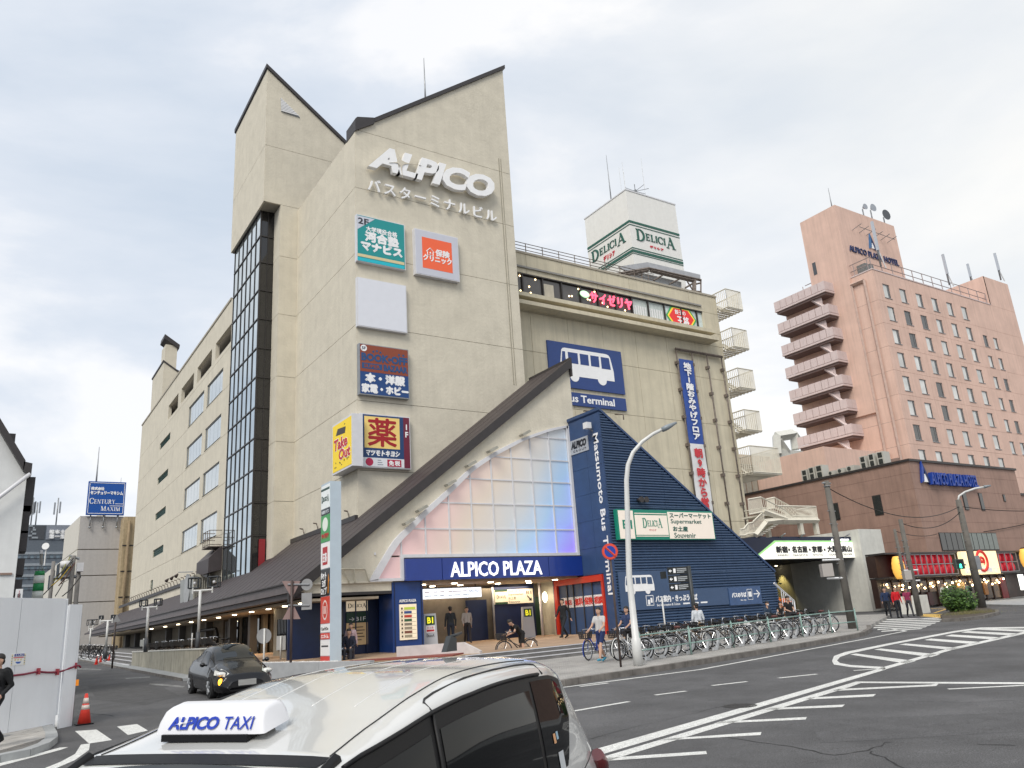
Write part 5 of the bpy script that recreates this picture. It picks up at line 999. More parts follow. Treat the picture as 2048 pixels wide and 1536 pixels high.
def aboard(label, x, y, face, kind):
    z = zg(x, y) + HP; F_ = Fr('F', p=(x, y, z), u=(1, -0.25, 0)); t = thing('standing_sign', label, 'standing sign', (x, y, z))
    MB().prism(F_, [(-0.33, 0), (0.33, 0), (0.26, 1.45), (-0.26, 1.45)], -0.22, 0).build('stand', P('#b9bcc0'), t)
    MB().fbox(F_, -0.2, 0.98, 0.2, 1.36, 0, 0.012).build('green_patch', P('#103f26', emit=0.05), t); text('B1', F_, -0.13, 1.04, 0.13, 1.3, P('#f2ea2c', emit=0.4), t, d=0.012, th=0.006, off=0.03)
    if kind: MB().fbox(F_, -0.2, 0.66, 0.2, 0.95, 0, 0.012).build('notice', P('#f0eded'), t); text('お土産', F_, -0.14, 0.82, 0.14, 0.91, P('#c22a30'), t, d=0.012, th=0.005); MB().fbox(F_, -0.17, 0.7, 0.17, 0.78, 0.012, 0.016).build('print', P('#c22a30'), t); serif('DELiCiA', F_, -0.17, 0.48, 0.17, 0.6, P('#2a2c30'), t, d=0.0, th=0.01, big=(0, 6), small=0.62)
    return t
q = gz(862, 1297, HP); aboard('grey standing sign with yellow B1 on green beside the blue pillar', q.x, q.y, 0, 1); aboard('grey standing sign with yellow B1 before the dark blue shutter', 22.6, 33.8, 0, 0)
pz = thing('promotion_posters', 'stacked orange and yellow posters beside the glass doors', 'poster stand', (20, 36, 1.2))
FP_ = Fr('Y', 36.2); MB().fbox(FP_, 19.25, 2.25, 20.0, 3.15, 0, 0.05).build('poster', P('#e8582c', emit=0.15), pz); MB().fbox(FP_, 19.27, 1.3, 20.02, 2.2, 0, 0.05).build('poster', P('#ecd44c', emit=0.15), pz); MB().fbox(FP_, 19.42, 2.45, 19.85, 2.9, 0.05, 0.055).build('print', P('#f4d8cc'), pz); MB().fbox(FP_, 19.4, 1.55, 19.9, 1.95, 0.05, 0.055).build('print', P('#c43038'), pz); MB().tube([(19.2, 36.3, 1.2), (19.2, 36.3, 3.2)], 0.03, 6).build('post', M_STEEL, pz)
wl = thing('wall_lamp', 'glowing oval wall lamp at the right side of the entrance', 'lamp', (24.2, 34.2, 3.2)); MB().ball((24.25, 34.6, 3.25), 0.13, 0.13, 0.27).build('lamp_shade', mat('wall_lamp_glow', (1, 0.9, 0.65), 0.4, emit=3.5), wl)
gs = thing('green_notice', 'tall dark green notice with B1F arrow beside the blue shutter', 'sign', (24.2, 35, 1.3)); FP2 = Fr('Y', 35.3); MB().fbox(FP2, 24.05, 1.3, 24.4, 3.3, 0, 0.05).build('board', P('#153a2c'), gs)
# DELICIA boards left of the pillar
FL_ = Fr('Y', 33.38)
for lab, a, b in (('wide cream DELICIA board with green B1F arrow band left of the blue pillar', 13.02, 13.98), ('narrow cream DELICIA board nearest the white sign pylon', 12.30, 12.78)):
    t = thing('poster_board', lab, 'sign', (a, 33.3, 1.2)); wide = b - a > 0.6
    MB().fbox(FL_, a, 3.0, b, 3.42, 0, 0.05).build('board', mat('lit_cream', 0), t); serif('DELiCiA', FL_, a + 0.06, 3.14, b - 0.06, 3.32, P('#26231f'), t, d=0.05, th=0.006, big=(0, 6), small=0.65, sm_up=0.12)
    MB().fbox(FL_, a, 2.55, b, 2.96, 0, 0.05).build('green_band', P('#173f2c'), t); text('→B1F' if wide else 'B1F', FL_, a + 0.12, 2.6, b - 0.1, 2.76, M_LETW, t, d=0.05, th=0.006)
    MB().fbox(FL_, a, 1.62, b, 2.52, 0, 0.05).build('board', P('#b99c72', emit=0.1), t)
    for k in range(5): MB().fbox(FL_, a + 0.1, 1.8 + k * 0.13, b - random.uniform(0.12, 0.3), 1.84 + k * 0.13, 0.05, 0.054).build('print', P('#4a3a2c'), t)

# ================================================================== BUS GATE, PYLON AND PASSAGE
c0 = gz(1746, 1221, 0.05); XP, YP = c0.x, c0.y; FPX_, FPY = Fr('X', XP), Fr('Y', YP)
gt = thing('bus_gate', 'white concrete gate block and dark passage for buses beside the blue wing', 'building', (XP, YP, 1))
XP1 = FPY.px(1761, 1058)[0]; ZP = FPY.px(1713, 1058)[1]; M_CONC = mat('pale_concrete', (0.66, 0.655, 0.60), 0.85, var=0.06, streak=0.08, bump=0.2)
MB().prism(FPY, [(XP, 0.6), (XP1 + 0.0, 0.6), (XP1, ZP), (XP, ZP)], -6.5, 0).build('gate_block', M_CONC, gt)
MB().box((XP + 0.01, YP + 6.5, 0.6), (XP + 0.6, YP + 24, ZP - 0.8)).build('passage_wall', mat('passage_wall', (0.36, 0.35, 0.30), 0.85, var=0.1, streak=0.15), gt)
lv = thing('louvre', 'tall white louvred grille on the front of the white gate block', 'grille', FPY.p(XP + 1, 2, 0)); r6 = FPY.r(1737, 1107, 1776, 1176, 0.1)
lu0 = FPY.px(1737, 1110)[0]; lu1 = FPY.px(1768, 1107)[0]; lz0 = FPY.px(1750, 1177)[1]; lz1 = FPY.px(1750, 1109)[1]
MB().fbox(FPY, lu0, lz0, lu1, lz1, 0, 0.03).build('recess', P('#3a3a38'), lv)
for k in range(22): z = lz0 + (lz1 - lz0) * (k + 0.2) / 22; MB().prism(Fr('X', lu0), [(-YP + 0.03, z), (-YP + 0.14, z - 0.02), (-YP + 0.14, z + 0.02), (-YP + 0.03, z + 0.07)], -(lu1 - lu0), 0).build('slat', M_WHITE, lv)
MB().fbox(FPY, (lu0 + lu1) / 2 - 0.04, lz0, (lu0 + lu1) / 2 + 0.04, lz1, 0.02, 0.17).build('frame_bar', M_WHITE, lv); MB().fbox(FPY, lu0 + 0.3, lz0 - 1.5, lu1 - 0.3, lz0 - 0.15, 0, 0.04).build('hatch', P('#c6c8c2'), lv)
MB().fbox(FPY, lu1 + 0.12, lz0, lu1 + 0.16, lz1, 0.05, 0.1).build('bracket', M_STEEL, lv)
YS = -FPX_.px(1706, 1100)[0]; FS_ = Fr('Y', YS); s0 = FS_.px(1485, 1073); s1 = FS_.px(1700, 1073.5); s2 = FS_.px(1706, 1116)
gs2 = thing('gate_sign', 'long white and navy overhead sign listing bus destinations over the passage', 'sign', FS_.p(s1[0], s2[1], 0)); us0 = 34.5; us1 = s1[0] + 0.3; vz0, vz1 = s2[1], s1[1]
MB().fbox(FS_, us0, vz0, us1, vz1, -0.5, 0.0).build('casing', P('#101d3c', 0.4), gs2)
def GS(x, y): return FS_.px(1480 + x / 6.4, 1040 + y / 6.4)
wp = [GS(262, 510), GS(225, 470), GS(455, 285), GS(1415, 285), GS(1448, 484)]; wp = [(wp[0][0], vz0 + 0.03), wp[1], (wp[2][0], wp[2][1]), (us1 - 0.02, wp[3][1]), (us1 - 0.02, vz0 + 0.03)]
M_LIT = mat('lit_sign_face', (0.85, 0.83, 0.74), 0.4, emit=0.45)
MB().prism(FS_, [(wp[0][0] - 0.25, wp[0][1]), (wp[1][0] - 0.15, wp[1][1] + 0.05), (wp[2][0] - 0.1, wp[2][1] + 0.12), (us1 - 0.02, wp[3][1] + 0.12), (us1 - 0.02, wp[3][1])], 0.0, 0.02).build('green_edge', P('#9fd88c', emit=0.3), gs2)
MB().prism(FS_, wp, 0.02, 0.05).build('white_face', M_LIT, gs2)
ja, jb = GS(452, 420)[1], GS(452, 340)[1]; ea, eb = GS(452, 470)[1], GS(452, 442)[1]; M_INK = P('#16181e')
for s_, en, a, b in (('新宿', 'SHINJUKU', 455, 600), ('名古屋', 'NAGOYA', 660, 852), ('京都', 'KYOTO', 915, 1045), ('大阪', 'OSAKA', 1112, 1240), ('高山', 'TAKAYAMA', 1295, 1418)):
    x0, x1 = GS(a, 380)[0], GS(b, 380)[0]; text(s_, FS_, x0, ja, x1, jb, M_INK, gs2, d=0.05, th=0.012, heavy=0.035); text(en, FS_, x0 + 0.05, ea, x1, eb, P('#6a6a66'), gs2, d=0.05, th=0.01)
for x in (620, 885, 1075, 1262): u, v = GS(x, 382); MB().disc(FS_.p(u, v, 0.06), (0, 1, 0), 0.09, 0.02, 12).build('dot', M_INK, gs2)
a, b = GS(1165, 275), GS(1385, 240); text('ALPICO GROUP', FS_, a[0], a[1], b[0], b[1], mat('lit_letters', 0), gs2, d=0.0, th=0.05, off=0.04, shear=0.1)
for x in (240, 510, 760, 1330): u, v = GS(x, 212); MB().tube([FS_.p(u, vz1 - 0.05, 0.0), FS_.p(u, vz1 + 0.15, 0.5)], 0.05, 6).build('spot_arm', M_STEEL, gs2)
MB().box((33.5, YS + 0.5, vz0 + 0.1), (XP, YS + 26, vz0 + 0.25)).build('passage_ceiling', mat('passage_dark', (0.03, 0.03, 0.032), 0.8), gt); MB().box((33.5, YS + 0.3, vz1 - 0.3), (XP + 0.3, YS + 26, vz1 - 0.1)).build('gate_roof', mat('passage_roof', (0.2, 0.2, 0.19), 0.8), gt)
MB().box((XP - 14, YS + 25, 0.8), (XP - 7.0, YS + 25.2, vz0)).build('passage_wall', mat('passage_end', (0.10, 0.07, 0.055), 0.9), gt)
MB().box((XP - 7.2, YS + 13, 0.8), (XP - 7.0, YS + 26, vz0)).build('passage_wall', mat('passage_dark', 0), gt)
for k in range(3):
    y = YP + 7.5 + k * 3.2; ld = bpy.data.lights.new('passage_lamp', 'SPOT'); ld.energy = 130; ld.spot_size = R(60); ld.spot_blend = 0.8; ld.color = (1, 0.80, 0.28); ld.shadow_soft_size = 0.05; o_ = bpy.data.objects.new('passage_lamp', ld); o_.location = (XP - 0.5, y, vz0 - 0.1); o_.rotation_euler = Vector((-0.22, 0, 1)).to_track_quat('Z', 'Y').to_euler(); COL.objects.link(o_)
    MB().disc((XP - 0.5, y, vz0 + 0.05), (0, 0, 1), 0.08, 0.05, 10).build('downlight', M_LAMP, gt)
# orange flowers and dark shrub glimpsed in the passage
def leafball(name, label, cat, c, rx, ry, rz_, n, cols, sz, trunk=None, kind=None, group=None):
    t = thing(name, label, cat, (c[0], c[1], c[2] - rz_), group); per = [MB() for _ in cols]
    clumps = [(random.gauss(0, 0.5), random.gauss(0, 0.5), random.gauss(0, 0.5)) for _ in range(14)]
    for i in range(n):
        cl = random.choice(clumps); p = [cl[k] + random.gauss(0, 0.26) for k in range(3)]; l_ = math.sqrt(sum(a * a for a in p))
        if l_ > 1.05: p = [a / l_ * random.uniform(0.8, 1.05) for a in p]
        q = Vector((c[0] + p[0] * rx, c[1] + p[1] * ry, c[2] + p[2] * rz_)); a = Vector((random.gauss(0, 1), random.gauss(0, 1), random.gauss(0, 1))).normalized(); b = a.orthogonal().normalized(); s_ = sz * random.uniform(0.6, 1.4)
        per[i % len(cols)].add([q - a * s_, q + b * s_ * 0.45, q + a * s_, q - b * s_ * 0.45], [(0, 1, 2, 3)])
    for m_, col in zip(per, cols): m_.build('foliage', mat('leaf_%s' % col.lstrip('#'), col, 0.6, var=0.3, scale=6), t)['kind'] = 'stuff'
    if trunk: MB().tube(trunk[0], trunk[1], 7).build('trunk', mat('bark', (0.06, 0.045, 0.035), 0.9), t)
    return t
q1 = gz(1578, 1200, 0.8)
leafball('shrub', 'dark green shrub seen through the opening of the bus passage', 'shrub', (44.5, 38.5, 3.0), 2.2, 1.6, 1.7, 2600, ['#1c2a16', '#26331c', '#141d10'], 0.13)
leafball('flowering_shrub', 'bright orange flowering shrub by the passage stairs', 'shrub', (40.2, 33.0, 2.0), 0.9, 0.7, 0.5, 900, ['#e8701c', '#f08a28', '#c8541a'], 0.07)
hs = thing('handrail', 'pale metal stair handrail with balusters beside the corrugated wing end', 'handrail', (36, 28.5, 1)); A_ = gz(1594, 1232, 0.0); B_ = Vector((35.4, 28.8, 0)); FHh = Fr('Y', 28.7); a = FHh.px(1548, 1166); b = FHh.px(1592, 1230); c = FHh.px(1586, 1200)
hb = MB().bar(FHh.p(*a), FHh.p(*FHh.px(1588, 1202)), 0.09); k0 = FHh.px(1566, 1210); k1 = FHh.px(1592, 1231); hb.bar(FHh.p(*k0), FHh.p(*k1), 0.07).bar(FHh.p(*FHh.px(1588, 1202)), FHh.p(*k1), 0.07)
for k in range(7):
    t_ = k / 6; p_ = FHh.px(1562 + 26 * t_, 1180 + 22 * t_); q_ = FHh.px(1566 + 26 * t_, 1210 + 21 * t_); hb.bar(FHh.p(*p_), FHh.p(*q_), 0.035)
hb.build('rails', M_FRAMEW, hs)
# ---- cream outdoor staircase above the gate
F1, F2 = Fr('Y', 33.0), Fr('Y', 34.6); ss_ = thing('outdoor_staircase', 'cream steel outdoor staircase with barred railings above the bus gate', 'staircase', (43, 33, 5))
def S1(x, y, F_=F1): u, v = F_.px(1480 + x / 6.98, 860 + y / 6.98); return F_.p(u, v)
def raila(pts_top, pts_bot, n_, F_=F1, nm='railing'):
    mb = MB()
    for a, b in zip(pts_top, pts_top[1:]): mb.bar(S1(*a, F_), S1(*b, F_), 0.07)
    for a, b in zip(pts_bot, pts_bot[1:]): mb.bar(S1(*a, F_), S1(*b, F_), 0.07)
    for k in range(n_ + 1):
        t_ = k / n_ * (len(pts_top) - 1); i = min(int(t_), len(pts_top) - 2); f_ = t_ - i
        a = S1(pts_top[i][0] + (pts_top[i + 1][0] - pts_top[i][0]) * f_, pts_top[i][1] + (pts_top[i + 1][1] - pts_top[i][1]) * f_, F_)
        b = S1(pts_bot[i][0] + (pts_bot[i + 1][0] - pts_bot[i][0]) * f_, pts_bot[i][1] + (pts_bot[i + 1][1] - pts_bot[i][1]) * f_, F_); mb.bar(a, b, 0.03)
    return mb.build(nm, M_FE, ss_)
raila([(110, 970), (290, 938)], [(130, 1180), (320, 1140)], 16); raila([(290, 938), (620, 1110), (740, 1215)], [(320, 1090), (640, 1235), (745, 1240)], 24); raila([(540, 1060), (1060, 1070)], [(620, 1225), (1085, 1230)], 34)
raila([(370, 965), (480, 942), (790, 1115)], [(380, 1100), (490, 1090), (800, 1235)], 26, F2); raila([(790, 1115), (1058, 1070)], [(800, 1235), (1080, 1228)], 18, F2)
raila([(180, 1280), (320, 1145)], [(215, 1430), (345, 1275)], 12); raila([(0, 1390), (50, 1380), (110, 1305), (180, 1290)], [(0, 1470), (60, 1470), (110, 1450), (200, 1440)], 16)
for a, b in (((345, 1285), (620, 1250)), ((600, 1262), (1085, 1262)), ((215, 1470), (360, 1290)), ((320, 1130), (640, 1245))):
    p0, p1 = S1(*a), S1(*b); p2, p3 = S1(*b, F2), S1(*a, F2); MB().bar(p0, p1, 0.26).build('stringer', M_FE, ss_)
p = [S1(345, 1270), S1(620, 1235), S1(1085, 1245), S1(1085, 1245) + Vector((0, 1.7, 0)), S1(345, 1270) + Vector((0, 1.7, 0))]
MB().box((S1(620, 1240).x, 33.0, S1(620, 1240).z - 0.1), (S1(1085, 1240).x, 34.7, S1(620, 1240).z)).build('deck', M_FE, ss_)
MB().box((45.1, 33.0, S1(200, 1170).z - 0.1), (S1(310, 1140).x, 34.7, S1(200, 1170).z)).build('deck', M_FE, ss_)
for k in range(7): p0 = S1(260 + k * 36, 1470 - k * 24); MB().box((p0.x, 33.05, p0.z), (p0.x + 0.45, 34.6, p0.z + 0.05)).build('tread', M_FE, ss_)
for k in range(8): p0 = S1(330 + k * 48, 1085 + k * 20); MB().box((p0.x, 33.05, p0.z), (p0.x + 0.45, 34.6, p0.z + 0.05)).build('tread', M_FE, ss_)
for x in (640, 850, 1065): p0 = S1(x, 1250); MB().box((p0.x - 0.14, 33.0 + (x == 640) * 1.4, S1(x, 1455).z), (p0.x + 0.14, 33.25 + (x == 640) * 1.4, p0.z)).build('post', M_FE, ss_)
# ---- buildings glimpsed between terminal and hotel
FAx = Fr('Y', 52.0); ax_ = thing('annex_building', 'low cream and grey panelled annex between the terminal and the hotel', 'building', (60, 52, 0))
def AX(x, y): return FAx.px(1480 + x / 6.98, 860 + y / 6.98)
M_AXG = mat('annex_grey', (0.36, 0.34, 0.28), 0.8, streak=0.12); M_AXC = mat('annex_cream', (0.55, 0.46, 0.34), 0.8, streak=0.12); M_AXB = mat('annex_brown', (0.25, 0.18, 0.13), 0.8)
q0 = AX(60, 640); q1 = AX(850, 645); MB().fbox(FAx, q0[0] - 6, 4, q1[0] + 6, q1[1], -8, 0).build('wall', M_AXG, ax_)
for k in range(13): u = q0[0] + k * (q1[0] - q0[0]) / 10; MB().fbox(FAx, u, 5, u + 0.06, q1[1], 0, 0.05).build('seam', M_AXB, ax_)
q2 = AX(380, 325); q3 = AX(525, 345); q4 = AX(835, 440)
MB().fbox(FAx, AX(60, 330)[0], q1[1], q3[0], q3[1], -10, -1).build('wall', M_AXC, ax_); MB().fbox(FAx, q3[0], q1[1], q4[0] + 3, q4[1], -10, -2).build('wall', M_AXC, ax_)
for x in (410, 470, 505): u = AX(x, 500)[0]; MB().fbox(FAx, u, q1[1], u + 0.3, q3[1] - 0.05, -1, -0.94).build('pilaster', M_AXB, ax_)
for x in (590, 700, 800): u = AX(x, 500)[0]; MB().fbox(FAx, u, q1[1], u + 0.35, q4[1] - 0.05, -2, -1.94).build('pilaster', M_AXB, ax_)
for x in (545, 650, 755): u = AX(x, 560)[0]; MB().fbox(FAx, u, AX(600, 580)[1], u + 0.7, AX(600, 510)[1], -2, -1.9).build('window', P('#aebab8', 0.2), ax_)
FWt = Fr('Y', 75); wt = thing('rooftop_gantry', 'white open rooftop frame on a pale block behind the hotel podium', 'rooftop frame', (88, 75, 20))
def WT(x, y): return FWt.px(1480 + x / 6.98, 860 + y / 6.98)
MB().fbox(FWt, WT(575, 320)[0], 8, WT(990, 270)[0], WT(830, 290)[1], -6, 0).build('wall', M_CONC, wt)
for a, b in (((560, 330), (545, 80)), ((545, 85), (780, 45)), ((780, 30), (815, 260)), ((570, 130), (680, 290)), ((780, 40), (830, 110))):
    u = WT(*a); v = WT(*b); MB().bar(FWt.p(u[0], u[1], -0.5), FWt.p(v[0], v[1], -0.5), 1.1).build('frame_bar', M_CONC, wt)

# ================================================================== HOTEL
XH, YH = 59.08, 34.0; FPF, FPL = Fr('Y', YH), Fr('X', XH)
M_BRN = mat('brown_tile', (0.33, 0.21, 0.165), 0.75, var=0.08, scale=1, streak=0.16, speck=0.06, blotch=0.1)
M_PNK = mat('pink_render', (0.70, 0.485, 0.395), 0.85, var=0.05, scale=0.6, streak=0.12, blotch=0.08)
M_PNK2 = mat('pink_balcony', (0.62, 0.51, 0.49), 0.7, var=0.05, streak=0.08)
ht = thing('hotel_building', 'salmon pink hotel tower with side balconies on a brown tiled podium', 'building', (60, 40, 0))
ZPd = 12.1; XPe = FPF.px(2030, 945)[0]
MB().box((XH, YH, 0.8), (XPe, 60, ZPd)).build('podium', M_BRN, ht); MB().box((XH - 0.12, YH - 0.12, ZPd), (XPe + 0.1, 60, ZPd + 0.18)).build('podium_cap', M_DKTRIM, ht)
MB().box((XPe - 0.1, YH + 3, 0.8), (120, 60, 10.6)).build('podium', M_BRN, ht); MB().box((XPe, YH + 2.9, 10.6), (120, 60, 10.8)).build('podium_cap', M_DKTRIM, ht)
# faint tile courses on the podium
for k in range(1, 9): MB().fbox(FPF, XH, 1.2 + k * 1.25, XPe, 1.215 + k * 1.25, 0, 0.006).fbox(FPL, -60, 1.2 + k * 1.25, -YH, 1.215 + k * 1.25, 0, 0.006).build('course_joint', mat('joint_brown', (0.16, 0.09, 0.07), 0.9), ht)
YT_ = 42.0; FT_ = Fr('Y', YT_); q = FT_.px(1744, 538.5); XT_ = q[0]; ZT_ = q[1]; FTL = Fr('X', XT_)
XBk = FT_.px(1965.6, 552)[0]; ZBk = FT_.px(1965.6, 552)[1]; XTe = FT_.px(2015, 568)[0]
YTf = -FTL.px(1571, 627)[0]
floors = []; z1_ = FT_.px(1775, 583)[1]; z7 = FT_.px(1844, 866)[1]; fh = (z1_ - z7) / 6
wins = []
def H5(x, y): return FT_.px(1560 + x / 4.043, 400 + y / 4.043)
cols = [H5(x, y)[0] for x, y in ((866, 738), (1000, 775), (1132, 812), (1256, 847), (1378, 880), (1495, 912))]
cz = H5(866, 738)[1]; WW, WH = 0.62, 0.78
holes_ = [(c - WW, cz - k * fh - WH, c + WW, cz - k * fh + WH) for c in cols for k in range(8)]
c7 = [H5(1667, 1140), H5(1750, 1162)]; zc7 = c7[0][1]
holes_ += [(c[0] - 0.5, zc7 - k * fh - 0.7, c[0] + 0.5, zc7 - k * fh + 0.7) for c in c7 for k in range(6)]
zl = [ZPd - 2] + [cz - k * fh - fh / 2 for k in range(7, -1, -1)] + [ZT_]
panels(FT_, [(XT_, ZPd - 3), (XBk, ZPd - 3), (XBk, ZT_), (XT_, ZT_)], [XT_, (cols[1] + cols[2]) / 2, (cols[3] + cols[4]) / 2, XBk], zl, M_PNK, ht, d0=-0.35, gap=0.02, holes=holes_)
panels(FT_, [(XBk, ZPd - 3), (XTe, ZPd - 3), (XTe, ZBk), (XBk, ZBk)], [XBk, XTe], zl + [ZBk], M_PNK, ht, d0=-0.35, gap=0.02, holes=holes_)
MB().box((XT_ + 0.01, YT_ + 0.36, 8), (XBk, YTf, ZT_ - 0.02)).box((XBk + 0.25, YT_ + 0.36, 8), (XTe - 0.05, YTf - 0.1, ZBk - 0.05)).build('tower_core', mat('hotel_dark', (0.05, 0.045, 0.045), 0.8), ht)
panels(FTL, [(-YTf, 8), (-YT_, 8), (-YT_, ZT_), (-YTf, ZT_)], [-YTf, -YT_], zl, M_PNK, ht, d0=-0.3, gap=0.02)
MB().fbox(Fr('X', XBk), -YTf, ZT_, -YT_, ZBk, -0.2, 0.0).build('wall_panel', M_PNK, ht)
MB().box((XT_ - 0.05, YT_ - 0.05, ZT_), (XBk, YTf, ZT_ + 0.12)).build('parapet_cap', M_PNK2, ht)
M_WP = mat('hotel_blind', (0.62, 0.63, 0.61), 0.35, var=0.25, scale=0.5); M_WD = mat('hotel_glass', (0.05, 0.055, 0.06), 0.06, spec=0.9)
for i, (a, b, c, d) in enumerate(holes_):
    f_ = MB().fbox(FT_, a, b, c, b + 0.06, -0.16, -0.07).fbox(FT_, a, d - 0.06, c, d, -0.16, -0.07).fbox(FT_, a, b, a + 0.06, d, -0.16, -0.07).fbox(FT_, c - 0.06, b, c, d, -0.16, -0.07).fbox(FT_, a - 0.04, b - 0.05, c + 0.04, b, 0.0, 0.06).build('window', M_STEEL, ht)
    dk = random.random() < 0.14; MB().fbox(FT_, a + 0.06, b + 0.06, c - 0.06, d - 0.06, -0.14, -0.11).build('pane', M_WD if dk else M_WP, f_)
    MB().fbox(FT_, c - 0.06 - (c - a) * random.choice((.1, .16, .25)), b + 0.06, c - 0.06, d - 0.06, -0.11, -0.09).build('pane', M_WD, f_)
# penthouse with the hotel name
FN = Fr('Y', YT_ + 2.5); XN = FN.px(1668.8, 409.4)[0]; ZN = FN.px(1668.8, 409.4)[1]; XN1 = FN.px(1787.6, 452)[0]; FNL = Fr('X', XN); YN1 = -FNL.px(1599.6, 445.8)[0]
MB().box((XN, YT_ + 2.5, 20), (XN1, YN1, ZN)).build('penthouse', M_PNK, ht)
a = FNL.px(1624, 527); b = FNL.px(1635, 548); MB().fbox(FNL, a[0], b[1], b[0], a[1], -0.1, 0.03).build('window', M_WD, ht)
hn = thing('hotel_name_letters', 'dark blue hotel name letters with a triangular emblem on the penthouse wall', 'sign', FN.p(XN + 2, 38, 0)); M_HB = P('#22305e')
a = H5(560, 372); A1 = FN.px(1560 + 562 / 4.043, 400 + 412 / 4.043); A2 = FN.px(1560 + 958 / 4.043, 400 + 528 / 4.043); A3 = FN.px(1560 + 567 / 4.043, 400 + 368 / 4.043)
text('ALPICO PLAZA HOTEL', FN, A1[0], A1[1], A2[0], A3[1], M_HB, hn, d=0.0, th=0.12, off=0.01)
def emblem(F, cx, z0, w_, h_, d, parent, c1=None):
    MB().prism(F, [(cx - w_ / 2, z0), (cx - w_ * 0.1, z0 + h_), (cx, z0 + h_ * 0.75), (cx - w_ * 0.2, z0 + h_ * 0.12)], d, d + 0.15).build('emblem', c1 or P('#3a6a9a'), parent); MB().prism(F, [(cx - w_ * 0.1, z0 + h_), (cx + w_ / 2, z0), (cx + w_ * 0.25, z0), (cx + 0.02 * w_, z0 + h_ * 0.55)], d, d + 0.15).build('emblem', M_HB, parent); MB().prism(F, [(cx - w_ * 0.2, z0 + h_ * 0.05), (cx + w_ * 0.28, z0 + h_ * 0.05), (cx + w_ * 0.03, z0 + h_ * 0.42)], d, d + 0.12).build('emblem', M_LETW, parent)
e_ = FN.px(1560 + 748 / 4.043, 400 + 402 / 4.043); emblem(FN, e_[0], e_[1], 1.3, 1.9, 0, hn)
lr = MB(); a = FN.px(1560 + 583 / 4.043, 400 + 245 / 4.043); b = FN.px(1560 + 868 / 4.043, 400 + 345 / 4.043); lr.bar(FN.p(a[0], a[1], 0.9), FN.p(b[0], b[1] , 0.9), 0.06)
for k in range(6): u = a[0] + (b[0] - a[0]) * k / 5; v = a[1] + (b[1] - a[1]) * k / 5; lr.bar(FN.p(u, v, 0), FN.p(u, v + 0.25, 1.2), 0.06)
lr.build('lamp_rail', M_STEEL, hn)
# side balconies
Yb0 = -FTL.px(1668.4, 567)[0]; FBf = Fr('Y', Yb0); XB0 = FBf.px(1646.6, 561.4)[0]; FBl = Fr('X', XB0); Yb1 = -FBl.px(1546, 602.3)[0]; zb0 = FBf.px(1646.6, 561.4)[1]; zbb = FBf.px(1645, 576.4)[1]
zlast = FBf.px(1540 + 595 / 3.66, 560 + 1050 / 3.66)[1]; bsp = (zb0 - zlast) / 6
for k in range(7):
    zt = zb0 - k * bsp; hb_ = zb0 - zbb; bl = thing('x', 'x', 'x'); bpy.data.objects.remove(bl)
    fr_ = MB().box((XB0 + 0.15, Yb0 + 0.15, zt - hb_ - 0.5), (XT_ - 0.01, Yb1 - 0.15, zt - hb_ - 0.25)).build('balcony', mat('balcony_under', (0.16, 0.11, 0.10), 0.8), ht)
    MB().box((XB0 + 0.0, Yb0, zt - hb_ - 0.25), (XT_ - 0.01, Yb1, zt - hb_ - 0.05)).build('slab_edge', M_PNK2, fr_)
    n_ = 8
    for i in range(n_):
        y0 = Yb0 + (Yb1 - Yb0) * i / n_; y1 = Yb0 + (Yb1 - Yb0) * (i + 1) / n_; MB().box((XB0, y0 + 0.03, zt - hb_), (XB0 + 0.12, y1 - 0.03, zt)).build('parapet_panel', M_PNK2, fr_)
    for i in range(2):
        x0 = XB0 + (XT_ - XB0) * i / 2; x1 = XB0 + (XT_ - XB0) * (i + 1) / 2; MB().box((x0 + 0.02, Yb0, zt - hb_ + 0.001), (x1 - 0.02, Yb0 + 0.1, zt - 0.001)).build('parapet_panel', M_PNK2, fr_)
    sf = MB()
    ym = (Yb0 + Yb1) / 2; za, zb3 = zt - hb_ - 0.3, zt - bsp; sf.bar((XB0 + 0.5, Yb1 - 4.5, za), (XB0 + 0.5, ym - 2.5, zb3), 0.28)
    for i in range(18): t_ = i / 18; y = Yb1 - 4.5 + (ym - 2.5 - Yb1 + 4.5) * t_; z = za + (zb3 - za) * t_; sf.bar((XB0 + 0.45, y, z), (XB0 + 0.45, y, z + 1.0), 0.05)
    sf.build('stair_flight', M_PNK2, ht)
a = FTL.px(1540 + 525 / 3.66, 560 + 92 / 3.66)
rl2 = MB(); fr1 = [FTL.px(1540 + x / 3.66, 560 + y / 3.66) for x, y in ((600, 40), (692, 2), (855, 1230), (948, 1180))]; ua_, ub_ = fr1[0][0], fr1[1][0]
for u in (ua_, ub_): rl2.bar(FTL.p(u, ZPd, 0.15), FTL.p(u, fr1[1][1], 0.15), 0.22)
rl2.bar(FTL.p(ua_, fr1[1][1], 0.15), FTL.p(ub_, fr1[1][1], 0.15), 0.3); rl2.build('facade_rail', mat('copper_rail', (0.50, 0.36, 0.30), 0.5), ht)
MB().fbox(FTL, ua_, ZPd + 1.2, ub_, ZPd + 2.9, 0.1, 0.7).build('service_basket', mat('basket', (0.26, 0.19, 0.16), 0.6), ht)
rg = MB()
for k in range(13): x = XT_ + 0.3 + k * (XBk - XT_ - 0.5) / 12; rg.bar((x, YT_ + 0.2, ZT_), (x, YT_ + 0.2, ZT_ + 1.5), 0.07)
for z in (0.75, 1.5): rg.bar((XT_ + 0.2, YT_ + 0.2, ZT_ + z), (XBk - 0.2, YT_ + 0.2, ZT_ + z), 0.07); rg.bar((XT_ + 0.2, YT_ + 0.2, ZT_ + z), (XT_ + 0.2, YTf - 3, ZT_ + z), 0.07)
